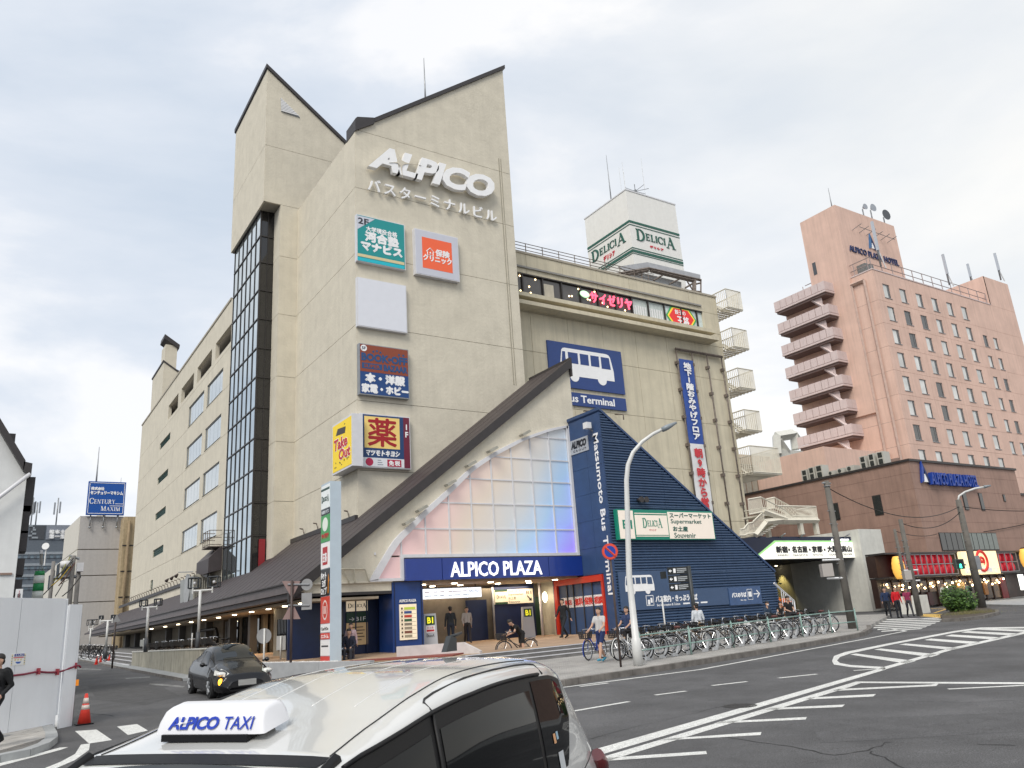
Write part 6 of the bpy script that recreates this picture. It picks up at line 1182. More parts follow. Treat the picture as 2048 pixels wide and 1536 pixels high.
for k in range(int((YTf - YT_ - 3) / 1.6) + 1): rg.bar((XT_ + 0.2, YT_ + 0.5 + k * 1.6, ZT_), (XT_ + 0.2, YT_ + 0.5 + k * 1.6, ZT_ + 1.5), 0.07)
rg.build('roof_railing', mat('pinkish_rail', (0.32, 0.26, 0.25), 0.5), ht)
MB().box((XT_ + 1.5, Yb0 - 3, ZT_ + 0.12), (XT_ + 3, Yb0 + 2, ZT_ + 1.7)).build('plant_unit', mat('mesh_grey', (0.16, 0.17, 0.17), 0.6, var=0.5, scale=12), ht)
def panel_antenna(label, F, x, y, h, tilt=0.0):
    u, v = F.px(x, y); b = F.p(u, v, 0); t = thing('cell_antenna', label, 'antenna', b); MB().tube([b, b + Vector((0, 0, h))], 0.09, 6).build('mast', M_STEEL, t); MB().box((b.x - 0.16, b.y - 0.2, b.z + h * 0.35), (b.x + 0.05, b.y + 0.05, b.z + h)).build('antenna_panel', P('#b6bcc4'), t); MB().bar(b + Vector((0.9, 0, 0)), b + Vector((0, 0, h * 0.45)), 0.1).build('brace', M_WHITE, t)
panel_antenna('tall white panel antenna in front of the hotel name letters', FT_, 1762, 533, 5.2); panel_antenna('slim panel antenna on the hotel roof left of the name letters', Fr('Y', 46), 1693, 532, 4.2)
panel_antenna('panel antenna standing alone on the middle of the hotel roof', FT_, 1899, 570, 3.8); panel_antenna('short pair of panels on the hotel roof beside the stair block', Fr('Y', 46), 1944, 568, 2.8); panel_antenna('tall panel antenna on the right stair block of the hotel', FT_, 2002, 560, 3.6)
mast('lightning_rod', 'thin lightning rod on the hotel penthouse corner', (XN + 0.6, YT_ + 3.2, ZN), 2.6, 0.05, 'lightning rod')
for lab, x, y, s_ in (('small dish antenna on a mast at the left of the penthouse roof', 1736, 430, 0.6), ('pair of dish antennas on one mast on the penthouse roof', 1752, 432, 0.8), ('dark round dish antenna at the right end of the penthouse roof', 1778, 446, 1.1)):
    u, v = FN.px(x, y); b = FN.p(u, ZN, -0.5); t = thing('dish_antenna', lab, 'antenna', b); hgt = max(0.9, v - ZN + 1.0); MB().tube([b, b + Vector((0, 0, hgt))], 0.07, 6).build('mast', M_STEEL, t); c = b + Vector((-0.2, -0.2, hgt)); MB().tube([c, c + Vector((-0.05, -0.35, 0))], [0.1, s_ * 0.6], 14).build('dish', P('#4c5056') if s_ > 1 else P('#9aa0a8'), t)
# machines on the podium edge
def ac(label, F, x0, y0, x1, y1, rows, group=None):
    a = F.px(x0, y0); b = F.px(x1, y1); u0, u1 = min(a[0], b[0]), max(a[0], b[0]); v0 = ZPd + 0.2; v1 = a[1]
    t = thing('air_conditioner', label, 'air conditioner', F.p(u0, v0, -0.5), group); MB().fbox(F, u0, v0, u1, v1, -1.0, -0.1).build('casing', P('#b9b7ae'), t)
    for k in range(rows):
        z0 = v0 + (v1 - v0) * (k + 0.08) / rows; z1 = v0 + (v1 - v0) * (k + 0.86) / rows
        if rows == 2: MB().fbox(F, u0 + 0.12, z0, u1 - 0.12, z1, -0.1, -0.07).build('grille', P('#2e3230'), t)
        else: MB().disc(F.p((u0 + u1) / 2 - 0.1, (v0 + v1) / 2, -0.09), F.n, (v1 - v0) * 0.36, 0.04, 18).build('fan', P('#3c403e'), t)
for lab, g in (('left', [(1600, 941, 1612), (1614, 936, 1626), (1628, 932, 1642)]), ('right', [(1716, 914, 1729), (1733, 909, 1746), (1750, 905, 1764)])):
    for k, (x0, y, x1) in enumerate(g): ac('%s tall condenser unit of the %s bank on the podium edge' % (('first', 'second', 'third')[k], lab), FPL, x0, y, x1, y, 2, 'condenser units on the podium')
for k, (x0, y, x1) in enumerate(((1654, 943, 1667), (1672, 938, 1686), (1690, 933, 1706))): ac('%s small round fan unit between the tall condenser banks' % ('left', 'middle', 'right')[k], FPL, x0, y, x1, y, 1, 'fan units on the podium')
MB().box((XH + 4, YH + 10, ZPd), (XT_ - 0.2, YTf - 1, ZPd + 3.6)).build('roof_block', M_PNK, ht)
# podium windows and signs
def pw(F, x0, y0, x1, y1, n_=1, nm='window'):
    a = F.px(x0, y0); b = F.px(x1, y1); c = F.px(x1, y0); u0, u1 = min(a[0], c[0]), max(a[0], c[0]); v0, v1 = b[1], a[1]
    w_ = MB().fbox(F, u0, v0, u1, v1, 0.0, 0.05).build(nm, M_DKTRIM, ht)
    for k in range(n_): MB().fbox(F, u0 + (u1 - u0) * k / n_ + 0.05, v0 + 0.05, u0 + (u1 - u0) * (k + 1) / n_ - 0.05, v1 - 0.05, 0.05, 0.07).build('pane', mat('podium_glass', (0.10, 0.13, 0.12), 0.08, spec=0.9) if n_ > 1 and k > 3 else M_GLASS, w_)
pw(FPL, 1662, 1008, 1676, 1040); pw(FPL, 1744, 992, 1761, 1030); pw(FPF, 1922, 985, 1930, 1020); pw(FPF, 1955, 986, 1962, 1021); pw(FPF, 2004, 989, 2008, 1003)
pw(FPF, 1876, 1065, 1990, 1100, 11)
hb2 = thing('podium_letters', 'thick blue hotel name letters with a tall triangular emblem on the podium', 'sign', FPF.p(62, 10, 0)); a = FPF.px(1864, 969, 0.3); b = FPF.px(1952, 955, 0.3); text('ALPICO PLAZA HOTEL', FPF, a[0], a[1], b[0], b[1] + 0.15, mat('deep_blue', (0.012, 0.05, 0.30), 0.4), hb2, d=0.05, th=0.35, off=0.02)
a = FPF.px(1854, 966, 0.2); emblem(FPF, a[0], a[1], 1.3, 1.75, 0.05, hb2, mat('deep_blue', 0))
# ---- lantern restaurant at the podium foot
YL = 32.6; FLt = Fr('Y', YL); rs_ = thing('restaurant_front', 'dark wooden restaurant front with warm lights below rows of red lanterns', 'shopfront', (64, YL, 1))
def LT(x, y, d=0.0): return FLt.px(1700 + x / 5.885, 1040 + y / 5.885, d)
lx0 = LT(560, 435)[0]; lx1 = LT(2000, 340)[0]; lz1 = LT(1000, 400)[1]; lz0 = LT(1240, 635)[1]
zf = zg(64, YL) + 0.12; XL0 = LT(470, 480)[0] - 0.6; XL1 = 78
MB().fbox(FLt, XL0, zf, XL1, lz0 - 0.1, -1.35, -0.9).build('front_wall', mat('dark_wood', (0.035, 0.018, 0.014), 0.5, var=0.2), rs_)
MB().fbox(FLt, XL0, lz0 - 0.12, XL1, lz0 - 0.02, -1.4, 0.1).fbox(FLt, XL0, lz1 + 0.02, XL1, lz1 + 0.14, -1.4, 0.1).build('canopy', M_DKTRIM, rs_); MB().fbox(FLt, XL0, lz0, XL1, lz1, -1.4, -0.7).build('lantern_back', mat('dark_wood', 0), rs_)
kx = [560, 640, 705, 765, 830, 895, 960, 1030, 1100, 1170, 1240]; ku = [LT(x, 480)[0] for x in kx]; kr2 = [LT(x, 450)[0] for x in (1668, 1745, 1820, 1890, 1955)]
zm = (lz0 + lz1) / 2; M_LANT = mat('red_lantern', (0.50, 0.02, 0.035), 0.5, var=0.1, emit=0.18); n_l = 0
names_ = {0: 'upper', 1: 'lower'}
LPROTO = None
for uu, side in ((ku, 'left'), (kr2, 'right')):
    for x in uu: MB().fbox(FLt, x - 0.03, lz0, x + 0.03, lz1, 0.0, 0.06).build('grid_bar', M_STEEL, rs_)
    for z in (lz0, zm, lz1 - 0.05): MB().fbox(FLt, uu[0], z, uu[-1], z + 0.05, 0.0, 0.05).build('grid_bar', M_STEEL, rs_)
    for i in range(len(uu) - 1):
        for j in range(2):
            cx, czz = (uu[i] + uu[i + 1]) / 2, (lz0 + zm) / 2 if j else (zm + lz1) / 2
            pos = FLt.p(cx, czz, -0.3); lab = '%s red lantern of the %s row %s of the emblem sign' % (['first', 'second', 'third', 'fourth', 'fifth', 'sixth', 'seventh', 'eighth', 'ninth', 'tenth'][i], names_[j], side)
            if LPROTO is None:
                LPROTO = thing('paper_lantern', lab, 'lantern', pos, 'red lanterns over the restaurant'); s_ = MB(); pts = []; rr2 = []
                for k in range(11): a_ = -1 + 2 * k / 10; pts.append(pos + Vector((0, 0, a_ * 0.36))); rr2.append(0.27 * math.sqrt(max(0.16, 1 - 0.72 * a_ * a_)) * (1.0 if k % 2 else 0.955))
                s_.tube(pts, rr2, 14); s_.build('paper_shell', M_LANT, LPROTO); MB().disc(pos + Vector((0, 0, 0.38)), (0, 0, 1), 0.13, 0.05, 12).disc(pos - Vector((0, 0, 0.38)), (0, 0, 1), 0.13, 0.05, 12).build('rim', M_BLACK, LPROTO)
            else: dup(LPROTO, pos, 0, lab)
el = thing('emblem_sign', 'lit cream sign with a red curled emblem between the lantern rows', 'sign', FLt.p(LT(1240, 600)[0], lz0, 0)); a = LT(1248, 385); b = LT(1665, 360)
MB().fbox(FLt, a[0], lz0 - 0.12, b[0] - 0.1, lz1 + 0.12, 0.05, 0.35).build('board', mat('warm_lit_board', (0.86, 0.68, 0.38), 0.4, emit=0.55), el)
mb = MB(); cx, cz2 = (a[0] + b[0]) / 2 + 0.1, lz0 + (lz1 - lz0) * 0.58; mb.ring(FLt.p(cx, cz2, 0.36), (0, 1, 0), 0.72, 0.11, 28, 6); mb.ring(FLt.p(cx, cz2, 0.36), (0, 1, 0), 0.26, 0.1, 20, 6, a0=R(-90), a1=R(150)); mb.bar(FLt.p(cx - 0.5, cz2 - 0.05, 0.36), FLt.p(cx + 0.1, cz2 - 0.05, 0.36), 0.16); mb.build('red_emblem', P('#c22a22', emit=0.2), el)
text('四代目横丁', FLt, a[0] + 0.15, lz0 - 0.02, b[0] - 0.3, lz0 + 0.38, M_LETW, el, d=0.35, th=0.03, heavy=0.015)
for lab, x, y in (('large yellow paper lantern left of the red lantern rows', 522, 565), ('large yellow paper lantern right of the red lantern rows', 2020, 455)):
    u, v = LT(x, y); pos = FLt.p(u, v, 0.3); t = thing('paper_lantern', lab, 'lantern', pos); pts = [pos + Vector((0, 0, -0.75 + 0.15 * k)) for k in range(11)]; MB().tube(pts, [0.42 * math.sqrt(max(0.2, 1 - 0.7 * (-1 + k / 5) ** 2)) * (1 if k % 2 else 0.96) for k in range(11)], 16).build('paper_shell', mat('yellow_lantern', (0.80, 0.42, 0.08), 0.5, emit=0.5), t); MB().disc(pos + Vector((0, 0, .8)), (0, 0, 1), 0.2, 0.08, 12).disc(pos - Vector((0, 0, .8)), (0, 0, 1), 0.2, 0.08, 12).build('rim', M_BLACK, t)
for k in range(15):
    u = XL0 + 0.6 + k * 1.1; w_ = MB().fbox(FLt, u, zf + 0.9 if k < 6 else zf + 0.15, u + 0.95, lz0 - 0.35, -0.9, -0.84).build('shop_window', mat('warm_interior_%d' % (k % 4), [(0.06, 0.035, 0.02), (0.16, 0.09, 0.04), (0.10, 0.055, 0.03), (0.05, 0.04, 0.035)][k % 4], 0.15, var=0.6, scale=3, spec=0.8, emit=0.12 if k > 3 else 0.0), rs_)
    MB().fbox(FLt, u + 0.96, zf, u + 1.09, lz0 - 0.2, -0.9, -0.78).build('mullion', mat('dark_wood', 0), rs_)
for k in range(26):
    u = XL0 + 0.8 + (k * 0.62 if k > 2 else k * 0.7); v = lz0 - 0.5 - 0.35 * ((k * 7) % 5) / 4; MB().ball(FLt.p(u, v, -0.7 + 0.1 * (k % 3)), 0.065, seg=8, ringn=5).build('bulb', mat('bulb_glow', (1, 0.72, 0.36), 0.4, emit=14), rs_)
for x, y, w_, h_, c_ in ((1050, 920, 0.5, 0.9, '#3a1c20'), (890, 800, 0.45, 0.5, '#b8b4ae'), (1385, 770, 0.9, 0.5, '#c8a060'), (1900, 800, 0.9, 1.6, '#6a1a1e'), (1700, 800, 0.5, 0.9, '#9a6a3c')):
    u, v = LT(x, y); MB().fbox(FLt, u, v - h_ / 2, u + w_, v + h_ / 2, -0.84, -0.74).build('menu_board', P(c_, emit=0.05), rs_)
u, v = LT(2035, 730); MB().fbox(FLt, u, v - 0.6, u + 0.5, v + 0.6, -0.3, -0.1).build('lit_panel', P('#f0f0ea', emit=1.2), rs_)
structure('hotel_pavement', MB().gslab([tuple(gz(1862, 1207, 0.1)[:2]), (50.5, 22.5), (70, 15), (120, 5), (140, 40), (62, 34.2), (58, 34.2)], -0.2, 0.12), M_KERBL)
# ================================================================== LEFT SIDE OF THE SQUARE
# terrace with retaining wall, steps, front wall and ramp
M_RET = mat('stained_concrete', (0.40, 0.375, 0.30), 0.9, var=0.12, streak=0.30, bump=0.25, blotch=0.15)
tw = thing('retaining_wall', 'long stained concrete retaining wall behind the black car', 'wall', (7.8, 45, 0.8))
for a, b in ((36.45, 41.0), (41.0, 45.5), (45.5, 50.0), (50.0, 54.6)): MB().box((7.8, a + 0.01, 0.3), (8.05, b - 0.01, 1.86)).build('wall_panel', M_RET, tw)
MB().box((7.78, 36.4, 1.86), (8.1, 54.65, 1.91)).build('coping', M_CONC, tw)
structure('terrace_floor', MB().box((8.05, 36.4, 0.3), (13.0, 54.6, 1.355)), M_PLAT)
ts = thing('terrace_steps', 'x', 'x'); del ts['category']; del ts['label']; ts['kind'] = 'structure'
for k in range(4):
    MB().gslab([(7.7 + k * 0.38, 54.7), (13, 54.7), (13, 88), (7.7 + k * 0.38, 88)], -0.1, 0.13 + k * 0.15).build('step', M_STEP, ts); MB().gslab([(7.69 + k * 0.38, 54.7), (7.77 + k * 0.38, 54.7), (7.77 + k * 0.38, 88), (7.69 + k * 0.38, 88)], 0.13 + k * 0.15 - 0.03, 0.135 + k * 0.15).build('step_nosing', M_FRAMEW, ts)
structure('side_pavement', MB().gslab([(7.1, 36), (7.79, 36), (7.79, 120), (7.1, 120)], -0.2, 0.1), M_KERBL)
kerbstones([(7.05, 36), (7.05, 90)], thing('side_kerb', 'x', 'x'), M_KERB, 0.02, 1.2, 0.12); sk = bpy.data.objects['side_kerb']; del sk['category']; del sk['label']; sk['kind'] = 'structure'
fwl = thing('planter_wall', 'low pale wall topped with white gravel in front of the forecourt', 'wall', (9, 33, 0.8)); wpts = [(7.95, 36.4), (9.35, 32.6), (10.5, 29.35), (11.55, 27.2)]
for a, b in zip(wpts, wpts[1:]):
    t_ = Vector((b[0] - a[0], b[1] - a[1], 0)).normalized(); n_ = Vector((t_.y, -t_.x, 0)) * 0.12
    MB().gslab([(a[0] - n_.x, a[1] - n_.y), (b[0] - n_.x, b[1] - n_.y), (b[0] + n_.x, b[1] + n_.y), (a[0] + n_.x, a[1] + n_.y)], -0.2, 0.56).build('wall_segment', mat('pale_grey_wall', (0.36, 0.37, 0.38), 0.85, var=0.08), fwl)
gv = MB()
for i in range(1500):
    t_ = random.random() * 2.2; k = min(int(t_), 1); a, b = wpts[k + 0], wpts[k + 1]; f_ = t_ - k; x = a[0] + (b[0] - a[0]) * min(f_, 1) + random.uniform(0.12, 0.6); y = a[1] + (b[1] - a[1]) * min(f_, 1); r_ = random.uniform(0.02, 0.045); z = zg(x, y) + 0.53
    gv.add([(x - r_, y, z), (x, y - r_, z), (x + r_, y, z), (x, y + r_, z), (x, y, z + r_)], [(0, 1, 4), (1, 2, 4), (2, 3, 4), (3, 0, 4)])
o_ = gv.build('gravel', mat('white_gravel', (0.62, 0.62, 0.60), 0.9, var=0.3, scale=20)); tag(o_, 'white gravel strip along the top of the low planter wall', 'gravel'); o_['kind'] = 'stuff'
rw = thing('ramp_wall', 'white slanted parapet of the red ramp beside the blue pillar', 'wall', (13, 27, 0.7)); rp = [gz(793, 1300, 0.62), gz(944, 1299, 0.62), gz(974, 1313, 0.2)]
rp = [(12.75, 27.75), (14.75, 26.35), (15.1, 25.75)]
for (a, ha), (b, hb_) in (((rp[0], 0.92), (rp[1], 0.92)), ((rp[1], 0.92), (rp[2], 0.6))):
    t_ = Vector((b[0] - a[0], b[1] - a[1], 0)).normalized(); n_ = Vector((t_.y, -t_.x, 0)) * 0.08; vs = []
    for (p_, h_) in ((a, ha), (b, hb_)):
        for s_ in (-1, 1): vs += [(p_[0] + s_ * n_.x, p_[1] + s_ * n_.y, zg(*p_) - 0.1), (p_[0] + s_ * n_.x, p_[1] + s_ * n_.y, zg(*p_) + h_)]
    MB().add(vs, [(0, 1, 3, 2), (4, 6, 7, 5), (0, 4, 5, 1), (2, 3, 7, 6), (1, 5, 7, 3), (0, 2, 6, 4)]).build('parapet', mat('parapet_pale', (0.56, 0.52, 0.50), 0.85), rw)
structure('ramp', MB().gslab([(11.2, 28.4), (12.75, 27.7), (14.7, 26.3), (13.9, 25.65), (12.15, 27.0)], 0.3, HP + 0.05), M_RAMP)
# ---- construction fence
ud = Vector((0.73, 0.68, 0)).normalized(); pc = gz(118, 1452, 0.05); FF = Fr('F', p=(pc.x, pc.y, zg(pc.x, pc.y)), u=ud)
hz = FF.px(60, 1196)[1]; hz2 = FF.px(145, 1209)[1]; M_FEN = mat('white_fence_sheet', (0.80, 0.815, 0.83), 0.45, var=0.05, scale=0.8, streak=0.04, blotch=0.03)
cf = thing('construction_fence', 'tall white flat steel hoarding around the building site', 'fence', (pc.x, pc.y, 0.4)); eds = [FF.px(x, 1400)[0] for x in (28, 116)]
us2 = [-8.0, -6.2, -4.5, FF.px(28, 1350)[0], FF.px(116, 1350)[0] + 0.05]
for k in range(len(us2) - 1):
    n_ = 1; MB().fbox(FF, us2[k] + 0.006, -0.05, us2[k + 1] - 0.006, hz, -0.05, 0.0).build('fence_panel', M_FEN, cf)
MB().fbox(FF, us2[-1] + 0.03, 0.3, FF.px(128, 1300)[0], hz, -0.06, -0.01).build('fence_panel', M_FEN, cf)
MB().fbox(FF, FF.px(128, 1300)[0] + 0.01, -0.02, FF.px(150, 1300)[0], hz2, 0.0, 0.05).build('fence_panel', M_FEN, cf)
u_e = FF.px(150, 1300)[0]; MB().fbox(FF, u_e + 0.005, -0.02, u_e + 0.06, hz2, -1.6, 0.05).build('fence_panel', M_FEN, cf); MB().tube([FF.p(u_e + 0.1, 0, 0.0), FF.p(u_e + 0.1, hz2 - 0.2, 0.0)], 0.02, 6).build('pole', M_STEEL, cf)
MB().fbox(FF, us2[-1] + 0.02, -0.1, FF.px(128, 1300)[0], 0.3, -0.5, -0.4).build('base_gap', M_BLACK, cf)
hs_ = thing('hose', 'dark red hose clipped in waves along the white hoarding', 'hose', FF.p(0, 1.2, 0.03)); hp = []
for x, y in ((-300, 740), (-100, 738), (0, 738), (100, 740), (200, 728), (260, 716), (318, 705), (360, 709), (400, 712), (440, 712), (480, 710), (520, 702), (560, 688), (600, 670), (632, 655), (660, 655), (672, 670)):
    u, v = FF.px(x / 4.317, 1180 + y / 4.317); hp.append(FF.p(u, v, 0.08 if x > 560 else 0.035))
MB().tube(hp, 0.022, 8).build('tube', P('#7c1c36', 0.5), hs_)
for x, y in ((318, 703), (482, 708), (635, 655)): u, v = FF.px(x / 4.317, 1180 + y / 4.317); MB().fbox(FF, u - 0.015, v - 0.07, u + 0.015, v + 0.07, 0.0, 0.09).build('clip', P('#a04048'), hs_)
og = thing('warning_lamp', 'small orange lamp hooked on the end post of the hoarding', 'lamp', FF.p(u_e, 1, 0)); u, v = FF.px(157, 1364); MB().fbox(FF, u_e + 0.06, v - 0.08, u_e + 0.16, v + 0.06, -0.05, 0.05).build('lamp_body', P('#e88a1c', emit=0.2), og)
nb_ = thing('warning_notice', 'small white warning notice with striped edges on the hoarding', 'notice', FF.p(-2, 1.8, 0)); r7 = (*FF.px(86 / 4.317, 1180 + 655 / 4.317), *FF.px(222 / 4.317, 1180 + 545 / 4.317)); u0, v0, u1, v1 = r7
MB().fbox(FF, u0, v0, u1, v1, 0.0, 0.012).build('sheet', P('#e6e6e2'), nb_); W, Hh = u1 - u0, v1 - v0
MB().fbox(FF, u0 + W * 0.2, v1 - Hh * 0.24, u1 - W * 0.12, v1 - Hh * 0.02, 0.012, 0.016).build('blue_band', P('#2a3c8c'), nb_); text('立入禁止', FF, u0 + W * 0.25, v1 - Hh * 0.21, u1 - W * 0.17, v1 - Hh * 0.05, M_LETW, nb_, d=0.016, th=0.004)
MB().fbox(FF, u0 + W * 0.15, v1 - Hh * 0.38, u1 - W * 0.15, v1 - Hh * 0.30, 0.012, 0.016).build('print', P('#c4485c'), nb_)
for k in range(9):
    for x in (0.02, 0.90): MB().fbox(FF, u0 + W * x, v0 + Hh * (0.04 + 0.105 * k), u0 + W * (x + 0.07), v0 + Hh * (0.09 + 0.105 * k), 0.012, 0.016).build('stripe', P('#1c1c1c') if k % 2 else P('#d8b828'), nb_)
MB().prism(FF, [(u0 + W * .3, v0 + Hh * .3), (u0 + W * .72, v0 + Hh * .3), (u0 + W * .6, v0 + Hh * .14), (u0 + W * .42, v0 + Hh * .14)], 0.012, 0.016).build('print', P('#2c5cae'), nb_)
for k in range(3): MB().disc(FF.p(u0 + W * (0.28 + 0.2 * k), v0 + Hh * 0.48, 0.014), FF.n, W * 0.06, 0.004, 10).build('print', P('#d8c89a'), nb_)
# cone
def cone(label, x, y, s=1.0, group=None, simple=False):
    z = zg(x, y); t = thing('traffic_cone', label, 'traffic cone', (x, y, z), group); M_CO = mat('cone_orange', (0.78, 0.055, 0.035), 0.45, var=0.06)
    MB().box((x - 0.19 * s, y - 0.19 * s, z), (x + 0.19 * s, y + 0.19 * s, z + 0.03 * s)).build('base', M_BLACK if not simple else M_CO, t)
    b = Vector((x, y, z)); r = lambda h: (0.155 - 0.125 * h / 0.70) * s
    def seg(h0, h1, e=0.0): return MB().tube([b + Vector((0, 0, h0 * s)), b + Vector((0, 0, h1 * s))], [r(h0) + e, r(h1) + e], 20)
    seg(0.03, 0.70).build('cone_body', M_CO, t)
    if not simple: seg(0.34, 0.44, 0.003).build('reflective_band', mat('reflective', (0.72, 0.62, 0.55), 0.3), t); seg(0.475, 0.60, 0.003).build('reflective_band', mat('reflective', 0), t)
    return t
q = gz(168, 1449, 0); cone('orange traffic cone with two pale bands beside the end of the hoarding', q.x, q.y, 1.0)
# ---- white house at the left edge
FHs = Fr('Y', 33.0); wh = thing('white_house', 'white plastered house with dark roof edge and slanting downpipe at the left edge', 'house', (-2, 33, 0)); M_HW = mat('house_plaster', (0.70, 0.71, 0.70), 0.85, var=0.04, streak=0.05)
def W6(x, y, d=0.0): return FHs.px(x / 4.266, 860 + y / 4.266, d)
a = W6(235, 340); b = W6(195, 335); c = W6(0, 12)
MB().prism(FHs, [(-14, 0.3), (a[0], 0.3), (a[0], a[1]), (b[0], b[1]), (c[0], c[1]), (c[0] - 4, c[1] + (c[1] - b[1]) / (b[0] - c[0]) * 4), (-14, 16)], -9, 0).build('gable_wall', M_HW, wh)
sl_ = (c[1] - b[1]) / (b[0] - c[0]); MB().prism(FHs, [(b[0] + 0.02, b[1] - 0.1), (b[0] + 0.05, b[1] + 0.25), (c[0] - 4, c[1] + sl_ * 4 + 0.35), (c[0] - 4, c[1] + sl_ * 4)], -9, 0.35).build('roof_edge', M_DKTRIM, wh)
e0 = W6(272, 312); MB().prism(FHs, [(b[0], b[1] - 0.08), (e0[0], e0[1] - 0.35), (e0[0], e0[1] + 0.05), (b[0], b[1] + 0.22)], -9, 0.35).build('eave', M_DKTRIM, wh)
p0, p1 = W6(258, 372, 0.3), W6(0, 570, 0.3); p2 = W6(-300, 800, 0.3); MB().tube([FHs.p(*p0, 0.3), FHs.p(*p1, 0.3), FHs.p(*p2, 0.3)], 0.07, 8).build('downpipe', M_FRAMEW, wh)
for x, y, h_ in ((212, 470, 0.9), (172, 700, 0.7), (150, 900, 0.5), (122, 1130, 0.4), (100, 1310, 0.4)):
    u, v = W6(x, y); MB().box((FHs.p(u, v, 0).x - 0.02, 33.3, v - h_), (FHs.p(u, v, 0).x + 0.32, 34.4, v + h_ * 0.4)).build('shutter', M_DKTRIM, wh)
MB().fbox(FHs, -12, W6(0, 1238)[1], W6(103, 1235)[0], W6(0, 1238)[1] + 0.07, 0, 0.05).build('string_course', P('#8a7468'), wh)
u, v = W6(48, 75); MB().fbox(FHs, u - 0.25, v - 0.4, u + 0.3, v + 0.35, -1.5, -0.6).build('roof_fixture', M_DKTRIM, wh)
# ---- company building with blue rooftop sign
FCe = Fr('Y', 116.0); FCe_c = FCe.px(160.6, 1031); cb = thing('office_building', 'pale grey office block with a large blue rooftop sign behind the canopy', 'building', (FCe_c[0], 116, 0))
def CE(x, y, F_=FCe): return F_.px(x / 4.266, 860 + y / 4.266)
M_CEN = mat('warm_grey_wall', (0.46, 0.44, 0.42), 0.85, var=0.04, streak=0.06); M_CENL = mat('pale_cream_wall', (0.62, 0.59, 0.52), 0.85, var=0.04, streak=0.05)
xc0, xc1 = FCe_c[0], CE(1060, 735)[0]; zt = FCe_c[1]; zjs = [2] + [CE(690, y)[1] for y in (1470, 1243, 1019)] + [zt]
panels(FCe, [(xc0, 2), (xc1, 2), (xc1, zt), (xc0, zt)], [xc0, xc1], zjs, M_CEN, cb, gap=0.12)
MB().box((xc0 + 0.2, 116.1, 2), (xc1 - 0.1, 135, zt - 0.1)).build('wall_core', M_JOINT, cb)
ul = Vector((0.04, -1.0, 0)).normalized(); FCl = Fr('F', p=(xc0, 116, 0), u=ul); ulL = -ul
def CL(x, y): return FCl.px(x / 4.266, 860 + y / 4.266)
us3 = CL(555, 850)[0]; us4 = CL(390, 1350)[0]
panels(FCl, [(us3, 2), (0, 2), (0, zt), (us3, zt)], [us3, -0.02], zjs, M_CENL, cb, d0=-0.4, gap=0.1); MB().prism(FCl, [(us4 * 1.3, 2), (us3, 2), (us3, CL(548, 1100)[1]), (us4 * 1.3, CL(548, 1100)[1])], -8, -0.0).build('wall', M_CENL, cb)
for k in range(6): w0 = us3 + 1.0 + k * (abs(us3) * 0.62 / 6); MB().prism(FCl, [(w0, zt - 7.2), (w0 + abs(us3) * 0.085, zt - 7.2), (w0 + abs(us3) * 0.085, zt - 5.0), (w0, zt - 5.0)], 0, 0.06).build('window', M_GLASS, cb)
for x, y in ((485, 1200), (445, 1260), (415, 1290)): u, v = CL(x, y); MB().fbox(FCl, u, v - 1.2, u + 3.2, v + 0.8, 0, 0.06).build('window', M_GLASS, cb)
ph0 = CE(745, 440); MB().box((CE(672, 500)[0] + 3.5, 118, zt), (xc1 - 2, 128, ph0[1])).build('penthouse', M_CENL, cb)
cs_ = thing('rooftop_sign', 'blue rooftop sign with white border reading Century Maxim', 'sign', FCe.p(xc0, zt, 0.5)); FCs = Fr('Y', 115.4); a = CE(735, 722, FCs); b = CE(1078, 447, FCs); c = CE(756, 440, FCs); u0, v0, u1, v1 = (a[0] + c[0]) / 2, a[1], b[0], b[1]
MB().fbox(FCs, u0, v0, u1, v1, -0.5, 0).build('board', P('#0f4fa0', 0.4), cs_); W, Hh = u1 - u0, v1 - v0; t2 = 0.14
for r8 in ((0.03, 0.035, 0.97, 0.05), (0.03, 0.95, 0.97, 0.965), (0.03, 0.035, 0.043, 0.965), (0.957, 0.035, 0.97, 0.965)): MB().fbox(FCs, u0 + W * r8[0], v0 + Hh * r8[1], u0 + W * r8[2], v0 + Hh * r8[3], 0, 0.03).build('border', M_LETW, cs_)
text('株式会社', FCs, u0 + W * 0.08, v0 + Hh * 0.74, u0 + W * 0.42, v0 + Hh * 0.83, M_LETW, cs_, d=0, th=0.04, heavy=0.03); text('センチュリーマキシム', FCs, u0 + W * 0.07, v0 + Hh * 0.61, u0 + W * 0.93, v0 + Hh * 0.71, M_LETW, cs_, d=0, th=0.04, heavy=0.03)
serif('CENTURY', FCs, u0 + W * 0.06, v0 + Hh * 0.33, u0 + W * 0.74, v0 + Hh * 0.49, M_LETW, cs_, d=0, th=0.04, big=(0,), small=0.8); serif('MAXIM', FCs, u0 + W * 0.37, v0 + Hh * 0.12, u0 + W * 0.88, v0 + Hh * 0.26, M_LETW, cs_, d=0, th=0.04, big=(0,), small=0.8)
MB().fbox(FCs, u0 + W * 0.74, v0 + Hh * 0.33, u0 + W * 0.95, v0 + Hh * 0.345, 0, 0.03).fbox(FCs, u0 + W * 0.6, v0 + Hh * 0.265, u0 + W * 0.95, v0 + Hh * 0.28, 0, 0.03).build('rule', M_LETW, cs_)
for x in (775, 888, 1005): p0 = CE(x, 735, FCs); MB().tube([FCs.p(p0[0], p0[1] + 0.3, -0.3), FCs.p(p0[0], p0[1] - 1.3, -0.3)], 0.08, 6).ball(FCs.p(p0[0], p0[1] - 1.4, -0.3), 0.16).build('bracket', M_STEEL, cs_)
